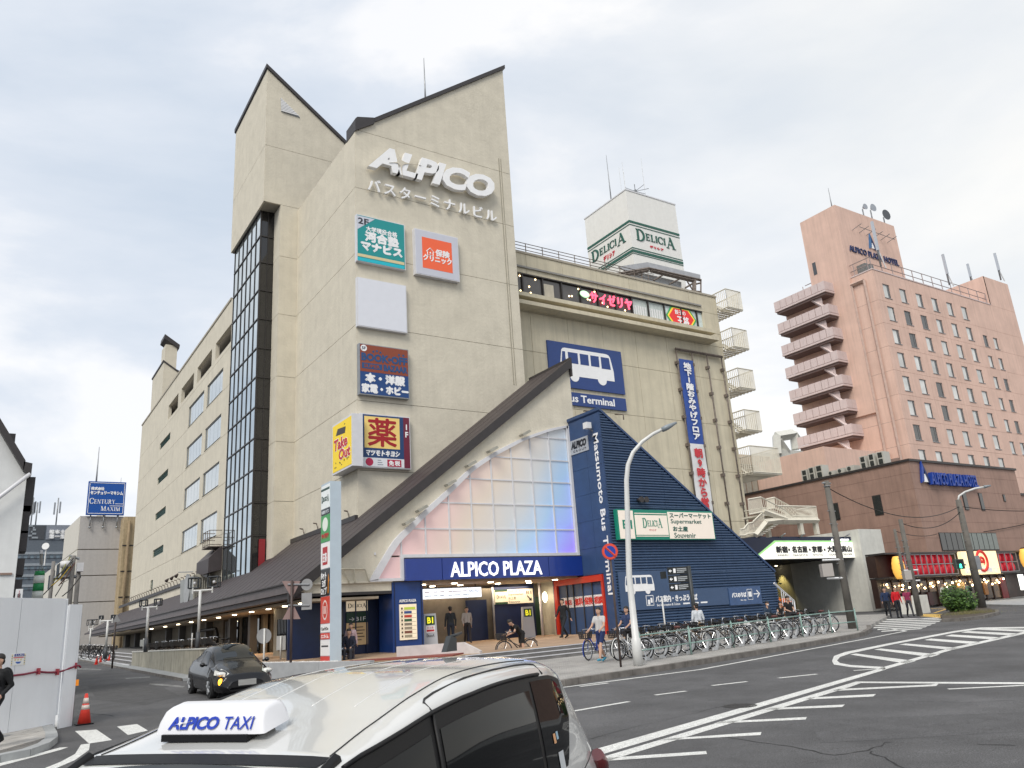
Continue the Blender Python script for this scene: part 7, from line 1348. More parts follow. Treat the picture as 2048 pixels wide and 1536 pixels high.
p0 = CE(835, 440); mast('lightning_rod', 'tall thin lightning rod above the blue rooftop sign', (p0[0], 118, ph0[1] - 0.5), CE(860, 145)[1] - p0[1] + 1, 0.09, 'lightning rod'); p0 = CE(1048, 445); mast('lightning_rod', 'short thin rod at the right corner of the blue rooftop sign', (p0[0], 118, zt), CE(1048, 385)[1] - zt, 0.06, 'lightning rod')
ob = thing('stained_building', 'narrow rust stained cream building squeezed against the terminal wall', 'building', (xc1 + 1, 112, 0)); F9 = Fr('Y', 113.0); a = CE(1062, 738, F9); b = CE(1190, 745, F9)
MB().fbox(F9, a[0], 1, a[0] + 12, a[1], -6, 0).build('wall', mat('ochre_wall', (0.46, 0.36, 0.22), 0.9, var=0.15, streak=0.35), ob)
for y in (990, 1210, 1430): v = CE(1080, y, F9)[1]; MB().fbox(F9, a[0], v, a[0] + 12, v + 0.15, 0, 0.04).build('joint', M_DKTRIM, ob)
MB().tube([F9.p(a[0] + 0.6, 2, 0.3), F9.p(a[0] + 0.6, a[1] - 0.6, 0.3)], 0.15, 8).build('pipe', mat('rust_pipe', (0.30, 0.22, 0.13), 0.8, streak=0.4), ob)
# ---- dark glazed block in the distance
FDk = Fr('Y', 190.0); db = thing('dark_block', 'distant dark grey office block with horizontal window bands', 'building', (0, 190, 0))
def DK(x, y): return FDk.px(x / 4.266, 860 + y / 4.266)
a = DK(60, 1430); b = DK(640, 812); MB().fbox(FDk, a[0] - 8, 3, b[0] + 4, b[1], -20, 0).build('wall', mat('slate_wall', (0.10, 0.12, 0.145), 0.6, var=0.1), db)
for y0, y1 in ((1060, 1095), (1155, 1190), (1245, 1275), (1330, 1365)):
    w0, w1 = DK(120, y1), DK(620, y0); w_ = MB().fbox(FDk, w0[0], w0[1], w1[0], w1[1], 0, 0.1).build('window_band', mat('blue_window', (0.16, 0.21, 0.25), 0.15), db); MB().fbox(FDk, w0[0], w1[1], w1[0], w1[1] + 0.5, 0, 0.3).build('sill_band', mat('slate_light', (0.26, 0.29, 0.32), 0.6), w_)
    for k in range(9): u = w0[0] + (w1[0] - w0[0]) * k / 9; MB().fbox(FDk, u, w0[1], u + 0.4, w1[1], 0.1, 0.2).build('mullion', mat('slate_wall', 0), w_)
a, b = DK(245, 935), DK(388, 818); lt_ = MB().fbox(FDk, a[0], a[1], b[0], b[1], 0, 0.1).build('louvre_screen', mat('lattice_dark', (0.05, 0.055, 0.065), 0.6), db)
for k in range(7): v = a[1] + (b[1] - a[1]) * (k + 0.5) / 7; MB().fbox(FDk, a[0] + 0.5, v, b[0] - random.uniform(0.5, 3), v + 0.35, 0.1, 0.2).build('slat', mat('slate_light', 0), lt_)
a, b = DK(388, 935), DK(600, 815); MB().fbox(FDk, a[0], a[1], b[0], b[1], 0, 0.15).build('sign_wall', mat('sign_slate', (0.19, 0.21, 0.25), 0.6), db)
a, b = DK(420, 885), DK(600, 855); text('松本土建ビル', FDk, a[0], a[1], b[0] + 2, b[1], M_LETW, db, d=0.2, th=0.2, heavy=0.12, space=1.3); a, b = DK(420, 925), DK(600, 893); text('第一生命ビル', FDk, a[0], a[1], b[0] + 2, b[1], M_LETW, db, d=0.2, th=0.2, heavy=0.12, space=1.3)
for k, (x, y, h_) in enumerate(((265, 812, 6), (306, 812, 5), (482, 812, 6))):
    u, v = DK(x, y); t = thing('cell_antenna', ['leftmost cluster of panel antennas on the distant dark block', 'second cluster of panel antennas on the distant dark block', 'rightmost cluster of panel antennas on the distant dark block'][k], 'antenna', FDk.p(u, v, -2)); b0 = FDk.p(u, v, -2); MB().tube([b0, b0 + Vector((0, 0, h_))], 0.13, 6).build('mast', M_STEEL, t); MB().box((b0.x - 0.7, b0.y - .2, b0.z + 2.5), (b0.x - 0.4, b0.y + .2, b0.z + 5)).box((b0.x + 0.3, b0.y - .2, b0.z + 2.8), (b0.x + 0.6, b0.y + .2, b0.z + 5.2)).build('antenna_panel', P('#8a8e94'), t)
# ---- poles, wires, striped weight, small tulip sign behind the fence
def P3(x, y, Y): F_ = Fr('Y', Y); u, v = F_.px(x / 4.266, 860 + y / 4.266); return F_.p(u, v, 0)
for lab, a, b, Y, r_ in (('taller weathered utility pole behind the right end of the hoarding', (600, 1480), (628, 1072), 50, 0.12), ('shorter utility pole with a white box behind the hoarding', (655, 1480), (676, 1150), 50, 0.1), ('slim steel pole left of the two weathered poles', (435, 1430), (458, 1120), 50, 0.09)):
    p0, p1 = P3(*a, Y), P3(*b, Y); t = thing('utility_pole', lab, 'utility pole', (p0.x, p0.y, 1)); MB().tube([(p1.x, p1.y, 1.0), p1], [r_ * 1.2, r_], 10).build('pole', mat('pole_grey', (0.20, 0.19, 0.18), 0.8, var=0.2), t)
    if r_ == 0.12: MB().bar(P3(455, 1262, Y), P3(690, 1248, Y), 0.14).bar(P3(590, 1075, Y), P3(680, 1100, Y), 0.1).build('cross_arm', M_STEEL, t); MB().tube([P3(565, 1120, Y), P3(565, 1170, Y)], 0.28, 12).build('transformer', M_WHITE, t)
    if r_ == 0.1: a_ = P3(650, 1210, Y); b_2 = P3(712, 1135, Y); MB().box((a_.x, Y - .3, a_.z), (b_2.x, Y + .1, b_2.z)).build('switch_box', M_FRAMEW, t)
wr = thing('overhead_wires', 'tangle of thin wires and guy lines between the weathered poles', 'wire', (0, 50, 5))
for a, b, c in (((628, 1090), (480, 1250), '#3c3a38'), ((620, 1120), (360, 1415), '#3c3a38'), ((600, 1080), (460, 1290), '#8c8a40'), ((640, 1130), (500, 1330), '#5c3a30'), ((680, 1260), (530, 1420), '#3c3a38'), ((600, 1160), (440, 1330), '#c8a838'), ((585, 1200), (470, 1420), '#6a6a68')): 
    p0, p1 = P3(*a, 49.8), P3(*b, 49.6); m_ = (p0 + p1) / 2 - Vector((0, 0, 0.12)); MB().tube([p0, m_, p1], 0.028, 5).build('wire', P(c), wr)
sw = thing('striped_weight', 'green and white striped padded cylinder hanging from a hook behind the hoarding', 'crane weight', P3(330, 1300, 40)); Y = 40
tp, bt_ = P3(340, 1205, Y), P3(318, 1440, Y)
for k in range(4):
    a = tp.lerp(bt_, k / 4); b = tp.lerp(bt_, (k + 1) / 4); 
    if k == 0: b = tp.lerp(bt_, 0.16)
    else: a = tp.lerp(bt_, 0.16 + (k - 1) * 0.28); b = tp.lerp(bt_, 0.16 + k * 0.28)
    MB().tube([a, b], [0.2, 0.21] if k else [0.18, 0.2], 18).build('band', P('#1f8a50', 0.5) if k % 2 == 0 else P('#d6dcd8', 0.5), sw)
MB().tube([P3(325, 1200, Y), P3(350, 1150, Y), P3(378, 1215, Y)], 0.025, 6).bar(P3(352, 1030, Y), P3(352, 1150, Y), 0.09).build('hook', M_STEEL, sw)
MB().fbox(Fr('Y', Y), P3(345, 1055, Y).x - .02, P3(350, 1060, Y).z, P3(362, 1055, Y).x, P3(350, 1030, Y).z, 0, 0.2).build('pulley', M_FRAMEW, sw)
tl = thing('clinic_sign', 'small white clinic sign with a red tulip emblem above the hoarding', 'sign', P3(160, 1420, 30)); F3_ = Fr('Y', 30); a = F3_.px(127 / 4.266, 860 + 1450 / 4.266); b = F3_.px(198 / 4.266, 860 + 1355 / 4.266)
MB().fbox(F3_, a[0], a[1] - 0.6, b[0], b[1], -0.15, 0).build('board', P('#dcdcdc'), tl); MB().fbox(F3_, a[0] + 0.1, b[1] - 0.28, b[0] - 0.1, b[1] - 0.05, 0, 0.01).build('red_square', P('#b8203c'), tl); text('内科', F3_, a[0] + 0.05, a[1] + 0.03, b[0] - 0.05, a[1] + 0.2, P('#242424'), tl, d=0, th=0.01)
dsh = thing('dish_antenna', 'small white satellite dish above the hoarding before the dark block', 'antenna', P3(393, 1010, 60)); p0 = P3(395, 995, 60); MB().tube([p0, p0 + Vector((-0.05, -0.12, 0.02))], [0.05, 0.22], 16).bar(p0, p0 - Vector((0, 0, 1.2)), 0.06).build('dish', M_WHITE, dsh)

# ================================================================== STREET FURNITURE
FR_ = Vector((M[0][0], M[1][0], 0)).normalized()
def plane_at(P_): return Fr('F', p=(P_.x, P_.y, 0), u=FR_)
# curved white street lamp
b0 = gz(1277, 1331, 0.15); Fl_ = plane_at(b0); sl_t = thing('street_lamp', 'tall white curved street lamp before the blue wing', 'street lamp', b0)
path = [b0] + [Fl_.p(*Fl_.px(x, y)) for x, y in ((1262, 1150), (1253, 960), (1256, 930), (1266, 905), (1284, 884), (1306, 868), (1330, 856))]
path[1].x, path[1].y = b0.x, b0.y
MB().tube([b0, b0 + Vector((0, 0, 0.75)), b0 + Vector((0, 0, 0.78))] + path[1:], [0.145, 0.14, 0.105] + [0.09, 0.075, 0.07, 0.065, 0.06, 0.055, 0.05], 16).build('pole', M_POLEW, sl_t)
a = Fl_.p(*Fl_.px(1324, 860)); b = Fl_.p(*Fl_.px(1353, 845)); MB().tube([a, a.lerp(b, 0.35), b], [0.08, 0.09, 0.035], 10).build('lamp_head', mat('lamp_grey', (0.22, 0.25, 0.27), 0.4), sl_t)
# no parking sign
b0 = gz(1242, 1334, 0.15); Fn = plane_at(b0); npk = thing('no_parking_sign', 'round blue and red no parking sign on a thin brown pole', 'road sign', b0); tpp = Fn.p(*Fn.px(1216, 1090)); M_BRP = mat('brown_pole', (0.06, 0.04, 0.035), 0.5)
MB().tube([b0, (b0.x, b0.y, tpp.z)], 0.032, 10).build('pole', M_BRP, npk); c = Fn.p(*Fn.px(1216.5, 1103.5)); nn = Fn.n; c.x, c.y = b0.x, b0.y; c = c + nn * 0.05
MB().disc(c, nn, 0.245, 0.01, 36).build('sign_disc', P('#c8402c', 0.4), npk); MB().disc(c + nn * 0.01, nn, 0.225, 0.008, 36).build('sign_ring', P('#d84a34', 0.4), npk); MB().disc(c + nn * 0.018, nn, 0.17, 0.008, 36).build('blue_field', P('#1c3c9c', 0.4), npk)
e_ = (FR_ * 0.135 - Vector((0, 0, 0.135))); MB().bar(c + nn * 0.025 - e_, c + nn * 0.025 + e_, 0.045).build('slash', P('#d84a34', 0.4), npk); MB().tube([c - nn * .04 + Vector((0, 0, .0)), c - nn * .005], 0.24, 30).build('sign_back', M_STEEL, npk)
# fingerpost
b0 = gz(1396, 1283, 0.15); Ff_ = plane_at(b0); fpst = thing('fingerpost', 'dark grey signpost with three stacked direction panels', 'signpost', b0); tz = Ff_.px(1383, 1131)[1]; MB().tube([b0, (b0.x, b0.y, tz)], 0.085, 12).build('pole', P('#303436', 0.5), fpst)
for k in range(3):
    z1 = tz - 0.02 - k * 0.34; w_ = MB().fbox(Ff_, -0.92, z1 - 0.31, -0.08, z1, -0.03, 0.03).build('direction_panel', P('#1c1f20', 0.5), fpst)
    MB().fbox(Ff_, -0.68, z1 - 0.24, -0.58, z1 - 0.06, 0.03, 0.035).build('pictogram', M_LETW, w_); MB().prism(Ff_, [(-0.88, z1 - 0.15), (-0.8, z1 - 0.08), (-0.8, z1 - 0.13), (-0.74, z1 - 0.13), (-0.74, z1 - 0.17), (-0.8, z1 - 0.17), (-0.8, z1 - 0.22)], 0.03, 0.035).build('arrow', M_LETW, w_)
    for j in range(3): MB().fbox(Ff_, -0.53, z1 - 0.1 - j * 0.07, -0.12 - 0.1 * (j == 2), z1 - 0.065 - j * 0.07, 0.03, 0.033).build('print', P('#a8acae'), w_)
z1 = tz - 0.16; MB().fbox(Ff_, -1.2, z1 - 0.3, -0.95, z1, -0.25, -0.2).build('direction_panel', P('#1c1f20', 0.5), fpst)
b0 = gz(1334, 1285, 0.15); F__ = plane_at(b0); t = thing('post', 'thin white post among the parked bicycles', 'post', b0); MB().tube([b0, (b0.x, b0.y, F__.px(1323, 1196)[1])], 0.035, 8).build('pole', M_POLEW, t)
# utility poles right
def upole(label, bx, by, tx, ty, r_, h=0.15, box=None, m_=None):
    b0 = gz(bx, by, h); F_ = plane_at(b0); z = F_.px(tx, ty)[1]; t = thing('utility_pole', label, 'utility pole', b0); m2 = m_ or mat('concrete_pole', (0.13, 0.12, 0.105), 0.85, var=0.2)
    MB().tube([b0, (b0.x, b0.y, z)], [r_ * 1.25, r_ * 0.85], 14).build('pole', m2, t)
    for k in range(6): zz = b0.z + 2.2 + k * (z - b0.z - 3) / 6; MB().bar((b0.x - 0.3, b0.y, zz), (b0.x + 0.3, b0.y, zz), 0.03).build('step_bolt', M_STEEL, t)
    return t, b0, F_, z
up1, b0, F_, z = upole('thick grey pole with a hanging white box at the end of the bicycle row', 1705, 1257, 1650, 962, 0.14)
for x0, y0, x1, y1 in ((1643, 1121, 1684, 1119), (1652, 1157, 1688, 1156)): MB().bar(F_.p(*F_.px(x0, y0), 0.1), F_.p(*F_.px(x1, y1), 0.1), 0.06).build('arm', M_WHITE, up1)
a, c = F_.px(1644, 1154), F_.px(1661, 1127); mb = MB().fbox(F_, a[0], a[1], c[0], c[1], -0.15, 0.2); mb.build('equipment_box', P('#a8a29c', 0.5), up1)
MB().ring((b0.x, b0.y, z - 0.25), (0, 0, 1), 0.15, 0.02, 16, 5).tube([(b0.x - .3, b0.y, z - .1), (b0.x + .3, b0.y, z - .1)], 0.04, 6).build('clamp', M_STEEL, up1)
P1t = Vector((b0.x, b0.y, z - 0.3))
up2, b2, F2_, z2 = upole('slimmer pole carrying a pale box behind the people crossing', 1840, 1232, 1808, 1038, 0.13)
MB().bar(F2_.p(*F2_.px(1808, 1141)), F2_.p(*F2_.px(1836, 1140)), 0.06).bar(F2_.p(*F2_.px(1810, 1162)), F2_.p(*F2_.px(1840, 1161)), 0.06).build('arm', M_WHITE, up2); a, c = F2_.px(1808, 1160), F2_.px(1818, 1141); MB().fbox(F2_, a[0], a[1], c[0], c[1], -0.1, 0.2).build('equipment_box', P('#a8a29c', 0.5), up2)
up3, b3, F3, z3 = upole('slim pole just left of the pale box pole', 1822, 1222, 1795, 1058, 0.10)
up4, b4, F4, z4 = upole('thick grey pole with a white lamp arm beside the bush', 1965, 1215, 1913, 1000, 0.19, 0.15)
arm = [F4.p(*F4.px(x, y)) for x, y in ((1916, 1003), (1918, 992), (1930, 984), (1950, 977), (1968, 974))]; MB().tube(arm, 0.06, 8).build('lamp_arm', M_POLEW, up4); MB().tube([arm[-1], F4.p(*F4.px(1981, 971))], [0.1, 0.05], 8).build('lamp_head', mat('lamp_grey', 0), up4)
tsg = thing('pedestrian_signal', 'pedestrian signal showing the green walking figure on the pole by the bush', 'traffic signal', F4.p(*F4.px(1917, 1138), 0.3)); a, c = F4.px(1910, 1139, 0.3), F4.px(1923, 1118, 0.3); MB().fbox(F4, a[0], a[1], c[0], c[1], 0.25, 0.5).build('housing', P('#4a5450', 0.5), tsg); m0 = (a[1] + c[1]) / 2; W = c[0] - a[0]
MB().fbox(F4, a[0] + W * 0.15, m0 + 0.03, c[0] - W * 0.15, c[1] - 0.05, 0.5, 0.52).build('red_lens', P('#161616'), tsg); MB().fbox(F4, a[0] + W * 0.15, a[1] + 0.04, c[0] - W * 0.15, m0 - 0.02, 0.5, 0.52).build('green_lens', P('#0c2c24', emit=0.1), tsg)
cx = (a[0] + c[0]) / 2; hh = (m0 - a[1]); wk = MB(); y0 = a[1] + 0.05
for p_, q_ in (((0, .55), (0, .3)), ((0, .3), (-.14, .06)), ((0, .3), (.14, .06)), ((0, .5), (-.15, .34)), ((0, .5), (.15, .36))): wk.bar(F4.p(cx + p_[0] * hh, y0 + p_[1] * hh, 0.53), F4.p(cx + q_[0] * hh, y0 + q_[1] * hh, 0.53), 0.05)
wk.disc(F4.p(cx, y0 + 0.68 * hh, 0.53), F4.n, 0.05, 0.02, 10).build('walking_figure', mat('green_glow', (0.05, 1.0, 0.6), 0.4, emit=2.5), tsg); MB().bar(F4.p(c[0], m0, 0.35), F4.p(*F4.px(1932, 1130), 0.0), 0.06).build('bracket', M_STEEL, tsg)
MB().fbox(F4, F4.px(1940, 1100)[0], F4.px(1950, 1140)[1], F4.px(1953, 1100)[0], F4.px(1950, 1112)[1], -0.1, 0.15).build('equipment_box', M_STEEL, up4)
def wire(label, a, b, sag, r_=0.022):
    t = thing('overhead_wire', label, 'wire', a); pts = [Vector(a).lerp(Vector(b), k / 16) - Vector((0, 0, sag * 4 * (k / 16) * (1 - k / 16))) for k in range(17)]; MB().tube(pts, r_, 5).build('cable', M_BLACK, t)
P4t = Vector((b4.x, b4.y, z4 - 0.4)); wire('black wire sagging between the two thick poles', P1t, P4t, 1.0); wire('lower wire running from the slim pole to the thick pole by the bush', (b2.x, b2.y, z2 - 0.2), P4t - Vector((0, 0, .3)), 0.6)
wire('wire leaving the thick pole towards the right frame edge', P4t, F4.p(*F4.px(2120, 1018)), 0.2); wire('short wire between the slim poles and the podium window', (b3.x, b3.y, z3 - 0.1), FPF.p(*FPF.px(1872, 1068), 0.1), 0.25); wire('thin wire rising from the big podium window to the right', FPF.p(*FPF.px(1965, 1064), 0.1), FPF.p(*FPF.px(2100, 1035), 0.1), 0.1, 0.03)
# bush and its kerbed bed
islb = [(1880, 1229), (1900, 1222), (1935, 1216), (1965, 1212), (1990, 1219), (1992, 1224), (1960, 1231), (1920, 1236), (1885, 1237)]
structure('planting_bed', MB().gslab(gp(islb, 0.15), -0.2, 0.13), mat('soil', (0.07, 0.055, 0.04), 0.95, var=0.3, scale=8)); kb2 = thing('bed_kerb', 'x', 'x'); del kb2['category']; del kb2['label']; kb2['kind'] = 'structure'
kerbstones([tuple(gz(x, y, 0.15)[:2]) for x, y in islb[4:]], kb2, M_KERB, 0.15, 0.6, 0.15)
bq = gz(1925, 1222, 0.15); leafball('bush', 'rounded green bush at the foot of the thick pole', 'bush', (bq.x, bq.y, bq.z + 0.72), 1.1, 0.9, 0.85, 5200, ['#34521e', '#4a6a28', '#263e18', '#5c7c34'], 0.075, ([(bq.x, bq.y, bq.z - .1), (bq.x + .1, bq.y, bq.z + .7)], 0.05))
bq = gz(1940, 1226, 0.15); gr = MB()
for k in range(900):
    x, y = bq.x + random.gauss(0, 0.9), bq.y + random.gauss(0, 0.45); z = zg(x, y) + 0.1; h_ = random.uniform(0.08, 0.24); gr.add([(x - .012, y, z), (x + .012, y, z), (x + random.uniform(-.08, .08), y + random.uniform(-.08, .08), z + h_)], [(0, 1, 2)])
o_ = gr.build('grass', mat('dry_grass', (0.20, 0.18, 0.07), 0.8, var=0.3)); tag(o_, 'dry grass around the foot of the bush', 'grass'); o_['kind'] = 'stuff'
bl_ = thing('white_barrier', 'white concrete end block beside the people at the crossing', 'barrier', gz(1850, 1222, 0)); p0 = gz(1838, 1226, 0.05); p1 = gz(1861, 1224, 0.05); F5 = Fr('Y', p0.y); a, c = F5.px(1838, 1226), F5.px(1855, 1189)
MB().prism(F5, [(a[0], zg(p0.x, p0.y)), (F5.px(1861, 1224)[0], zg(p0.x, p0.y)), (F5.px(1854, 1189)[0], c[1]), (F5.px(1835, 1192)[0], c[1] - 0.03)], -1.2, 0).build('block', M_CONC, bl_)
bs5 = thing('bench_wall', 'low white bench wall behind the parked bicycles', 'bench', gz(1400, 1262, .15)); p0 = gz(1330, 1275, 0.15); 
MB().gslab([(24.2, 26.7), (33.4, 27.4), (33.35, 27.85), (24.15, 27.15)], 0.1, 0.60).build('seat_block', M_CONC, bs5)
# guard rail with posts
grl = thing('guard_rail', 'pale green pipe guard rail along the kerb before the bicycles', 'railing', gz(1284, 1325, .15)); M_GR = mat('pale_green_paint', (0.24, 0.36, 0.32), 0.45, var=0.1); ks = [(1284, 1326), (1383, 1309), (1468, 1295), (1542, 1284), (1607, 1273.5), (1665, 1266), (1716, 1261)]; bases = [gz(x, y, 0.15) for x, y in ks]
for b in bases: MB().tube([b, b + Vector((0, 0, 0.86))], 0.032, 10).tube([b + Vector((0, 0, .86)), b + Vector((0, 0, .92))], [0.032, 0.005], 10).build('post', M_GR, grl)
for a, b in zip(bases, bases[1:]):
    for z in (0.36, 0.80): MB().tube([a + Vector((0, 0, z)), b + Vector((0, 0, z))], 0.021, 8).build('rail', M_GR, grl)
# sign pylon
PX, PYn = 10.92, 29.61; zb_ = 1.0; zt_ = 7.87; Yb_ = 30.62; X1_ = FEX = Fr('Y', PYn).px(683, 1325)[0]
pyl = thing('sign_pylon', 'tall pale blue pylon with stacked coloured tenant panels on its left side', 'sign pylon', (PX, PYn, zb_)); MB().box((PX, PYn, zb_ - 0.3), (X1_, Yb_, zt_)).build('pylon_body', mat('pylon_blue', (0.46, 0.54, 0.60), 0.4, var=0.04), pyl)
FPy = Fr('X', PX); uL, uR = -Yb_, -PYn
tn = [('#dfe4e2', 700, 870), ('#23282e', 872, 916), ('#2f8f45', 918, 1115), ('#e6e2e0', 1118, 1308), ('#1c1a1a', 1312, 1508), ('#c63e2c', 1512, 1710), ('#e4e2e0', 1712, 1775), ('#cc4436', 1778, 1825), ('#e0dddc', 1828, 1945), ('#c83a34', 1948, 2040)]
zs2 = []
def pz_(yc): return FPy.px(650, 780 + yc / 3.657)[1]
for c, y0, y1 in tn: MB().fbox(FPy, uL + 0.04, max(pz_(y1), zb_) + 0.01, uR - 0.03, min(pz_(y0), zt_ - 0.05), 0, 0.02).build('tenant_panel', P(c, 0.4, 0.06), pyl)
def tt(s_, y0, y1, col, m0=0.12, m1=0.88, **k): text(s_, FPy, uL + (uR - uL) * m0, pz_(y1), uL + (uR - uL) * m1, pz_(y0), P(col), pyl, d=0.02, th=0.01, **k)
serif('DELiCiA', FPy, uL + 0.1, pz_(822), uR - 0.1, pz_(775), P('#2a4c44'), pyl, d=0.02, th=0.01, big=(0, 6), small=0.62, sm_up=0.15); MB().fbox(FPy, uL + 0.04, pz_(738), uR - 0.03, pz_(722), 0.02, 0.025).build('stripe', P('#22463c'), pyl)
tt('河合塾マナビス', 882, 906, '#d8dde2', heavy=0.004); MB().prism(FPy, [((uL + uR) / 2 + 0.30 * math.cos(R(a)), pz_(985) + 0.27 * math.sin(R(a))) for a in range(0, 360, 18)], 0.02, 0.026).build('badge', P('#e8eee4'), pyl); tt('サイゼリヤ', 1050, 1085, '#c8283c', heavy=0.012)
MB().fbox(FPy, uL + 0.24, pz_(1280), uR - 0.24, pz_(1150), 0.02, 0.026).build('red_badge', P('#b4202a'), pyl); text('王将', FPy, uL + 0.3, pz_(1260), uR - 0.3, pz_(1195), M_LETW, pyl, d=0.026, th=0.01, heavy=0.012)
text('ホット\nヨガ\nロイブ', FPy, uL + 0.08, pz_(1495), uL + 0.68, pz_(1335), M_LETW, pyl, d=0.02, th=0.01, heavy=0.012); MB().prism(FPy, [(uR - 0.2, pz_(1490)), (uR - 0.12, pz_(1490)), (uR - 0.1, pz_(1420)), (uR - 0.04, pz_(1400)), (uR - 0.14, pz_(1350)), (uR - 0.16, pz_(1400))], 0.02, 0.026).build('yoga_figure', P('#d8882c'), pyl)
cyy = pz_(1610); 
for rr9, c9 in ((0.27, '#ecd8d0'), (0.22, '#c63e2c')): MB().prism(FPy, [((uL + uR) / 2 + rr9 * math.cos(R(a)), cyy + rr9 * 1.35 * math.sin(R(a))) for a in range(0, 360, 15)], 0.02, 0.022 + (c9 != '#ecd8d0') * 0.003).build('badge', P(c9), pyl)
for k in (-1, 0, 1): MB().fbox(FPy, (uL + uR) / 2 + k * 0.1 - 0.025, cyy - 0.14, (uL + uR) / 2 + k * 0.1 + 0.025, cyy + 0.14, 0.025, 0.03).build('badge_bar', P('#ecd8d0'), pyl)
tt('Can★Do', 1730, 1758, '#3a2a28'); tt('エニタイム', 1790, 1815, '#f0e4e2', heavy=0.008); MB().fbox(FPy, uL + 0.15, pz_(1880), uR - 0.15, pz_(1868), 0.02, 0.024).build('print', P('#3c3c40'), pyl)
# backs of road signs before the canopy
b0 = gz(527, 1346, 0.12); F_ = plane_at(b0); t = thing('round_sign', 'grey back of a round road sign on a white pole by the black car', 'road sign', b0); z = F_.px(527, 1257)[1]; zc_ = F_.px(527, 1272)[1]; MB().tube([b0, (b0.x, b0.y, z)], 0.04, 10).build('pole', M_POLEW, t); MB().disc((b0.x, b0.y + 0.05, zc_), F_.n, 0.30, 0.02, 28).build('sign_back', mat('sign_back', (0.30, 0.30, 0.30), 0.5, 0.3), t)
b0 = gz(561, 1321, 0.5); F_ = plane_at(b0); t = thing('small_sign', 'white rectangular sign back on a short white post on the gravel', 'road sign', b0); a, c = F_.px(552, 1301), F_.px(571, 1271); MB().tube([b0, (b0.x, b0.y, c[1])], 0.035, 8).build('pole', M_POLEW, t); MB().fbox(F_, a[0], a[1], c[0], c[1], -0.06, -0.04).build('sign_back', P('#a9a9a8', 0.5), t)
b0 = gz(581, 1350, 0.12); F_ = plane_at(b0); t = thing('sign_cluster', 'grey backs of triangular and round road signs on a dark brown pole', 'road sign', b0); MB().tube([b0, (b0.x, b0.y, F_.px(581, 1161)[1])], 0.05, 10).build('pole', M_BRP, t); M_SB = mat('sign_back', 0); M_SBP = P('#8c7470', 0.5)
MB().prism(F_, [F_.px(563, 1162), F_.px(600, 1162), F_.px(583, 1197)], -0.08, -0.06).build('triangle_back', M_SBP, t); MB().prism(F_, [F_.px(583, 1203), F_.px(600, 1238), F_.px(564, 1239)], -0.08, -0.06).build('triangle_back', M_SBP, t)
c = F_.px(613, 1169); MB().disc(F_.p(c[0], c[1], -0.07), F_.n, 0.22, 0.02, 24).build('round_back', M_SB, t); a, c = F_.px(602, 1220), F_.px(623, 1185); MB().fbox(F_, a[0], a[1], c[0], c[1], -0.08, -0.06).build('plate_back', M_SB, t)
for y in (1169, 1211): MB().bar(F_.p(*F_.px(575, y), -0.04), F_.p(*F_.px(618, y), -0.04), 0.05).build('arm', M_STEEL, t)
# fan shaped shell sign on canopy
b0 = Vector((XM - 2.0, 51, 5.0)); t = thing('shell_sign', 'pale ribbed shell shaped sign standing on the brown canopy roof', 'sign', b0); Fk = Fr('X', 11.2)
def C5(x, y): return Fk.px(160 + x / 4.876, 1140 + y / 4.876)
o5 = [C5(976, 325), C5(978, 105), C5(1108, 55), C5(1100, 300)]; MB().prism(Fk, o5, -0.1, 0).build('plate', mat('shell_grey', (0.30, 0.31, 0.30), 0.6), t)
Fk2 = Fr('Y', -C5(1105, 200)[0]); p5 = [Fk2.px(160 + x / 4.876, 1140 + y / 4.876) for x, y in ((1105, 300), (1108, 50), (1150, 35), (1320, 120), (1230, 230), (1160, 285))]; MB().prism(Fk2, p5, -0.15, 0).build('shell', mat('shell_cream', (0.42, 0.40, 0.33), 0.7), t)
for k in range(9): x = 1115 + k * 20; a = Fk2.px(160 + x / 4.876, 1140 + (50 + k * 8) / 4.876); b = Fk2.px(160 + x / 4.876, 1140 + (285 - k * 9) / 4.876); MB().bar(Fk2.p(*a, 0.04), Fk2.p(*b, 0.04), 0.05).build('rib', mat('shell_rib', (0.24, 0.23, 0.20), 0.7), t)
cc = C5(1050, 190); MB().prism(Fk, [(cc[0] + 0.9 * math.cos(R(a)), cc[1] + 1.0 * math.sin(R(a))) for a in range(0, 360, 15)], 0.0, 0.08).build('oval', mat('oval_grey', (0.36, 0.37, 0.37), 0.6), t)
sp2 = thing('spotlight_arm', 'thin arm with three small spotlights above the shell sign', 'spotlight', (XM - 1, 55, 7.5)); F7 = Fr('X', 11.0); pa = [F7.px(160 + x / 4.876, 1140 + y / 4.876) for x, y in ((1100, 18), (960, 22), (955, 38), (910, 62), (862, 85))]
MB().tube([F7.p(*pa[0]), F7.p(*pa[1])], 0.03, 6).build('arm', M_STEEL, sp2)
for p_ in pa[2:]: MB().tube([F7.p(*p_), F7.p(p_[0] - 0.2, p_[1] - 0.16, 0.1)], [0.05, 0.13], 10).build('spotlight', M_BRP, sp2)
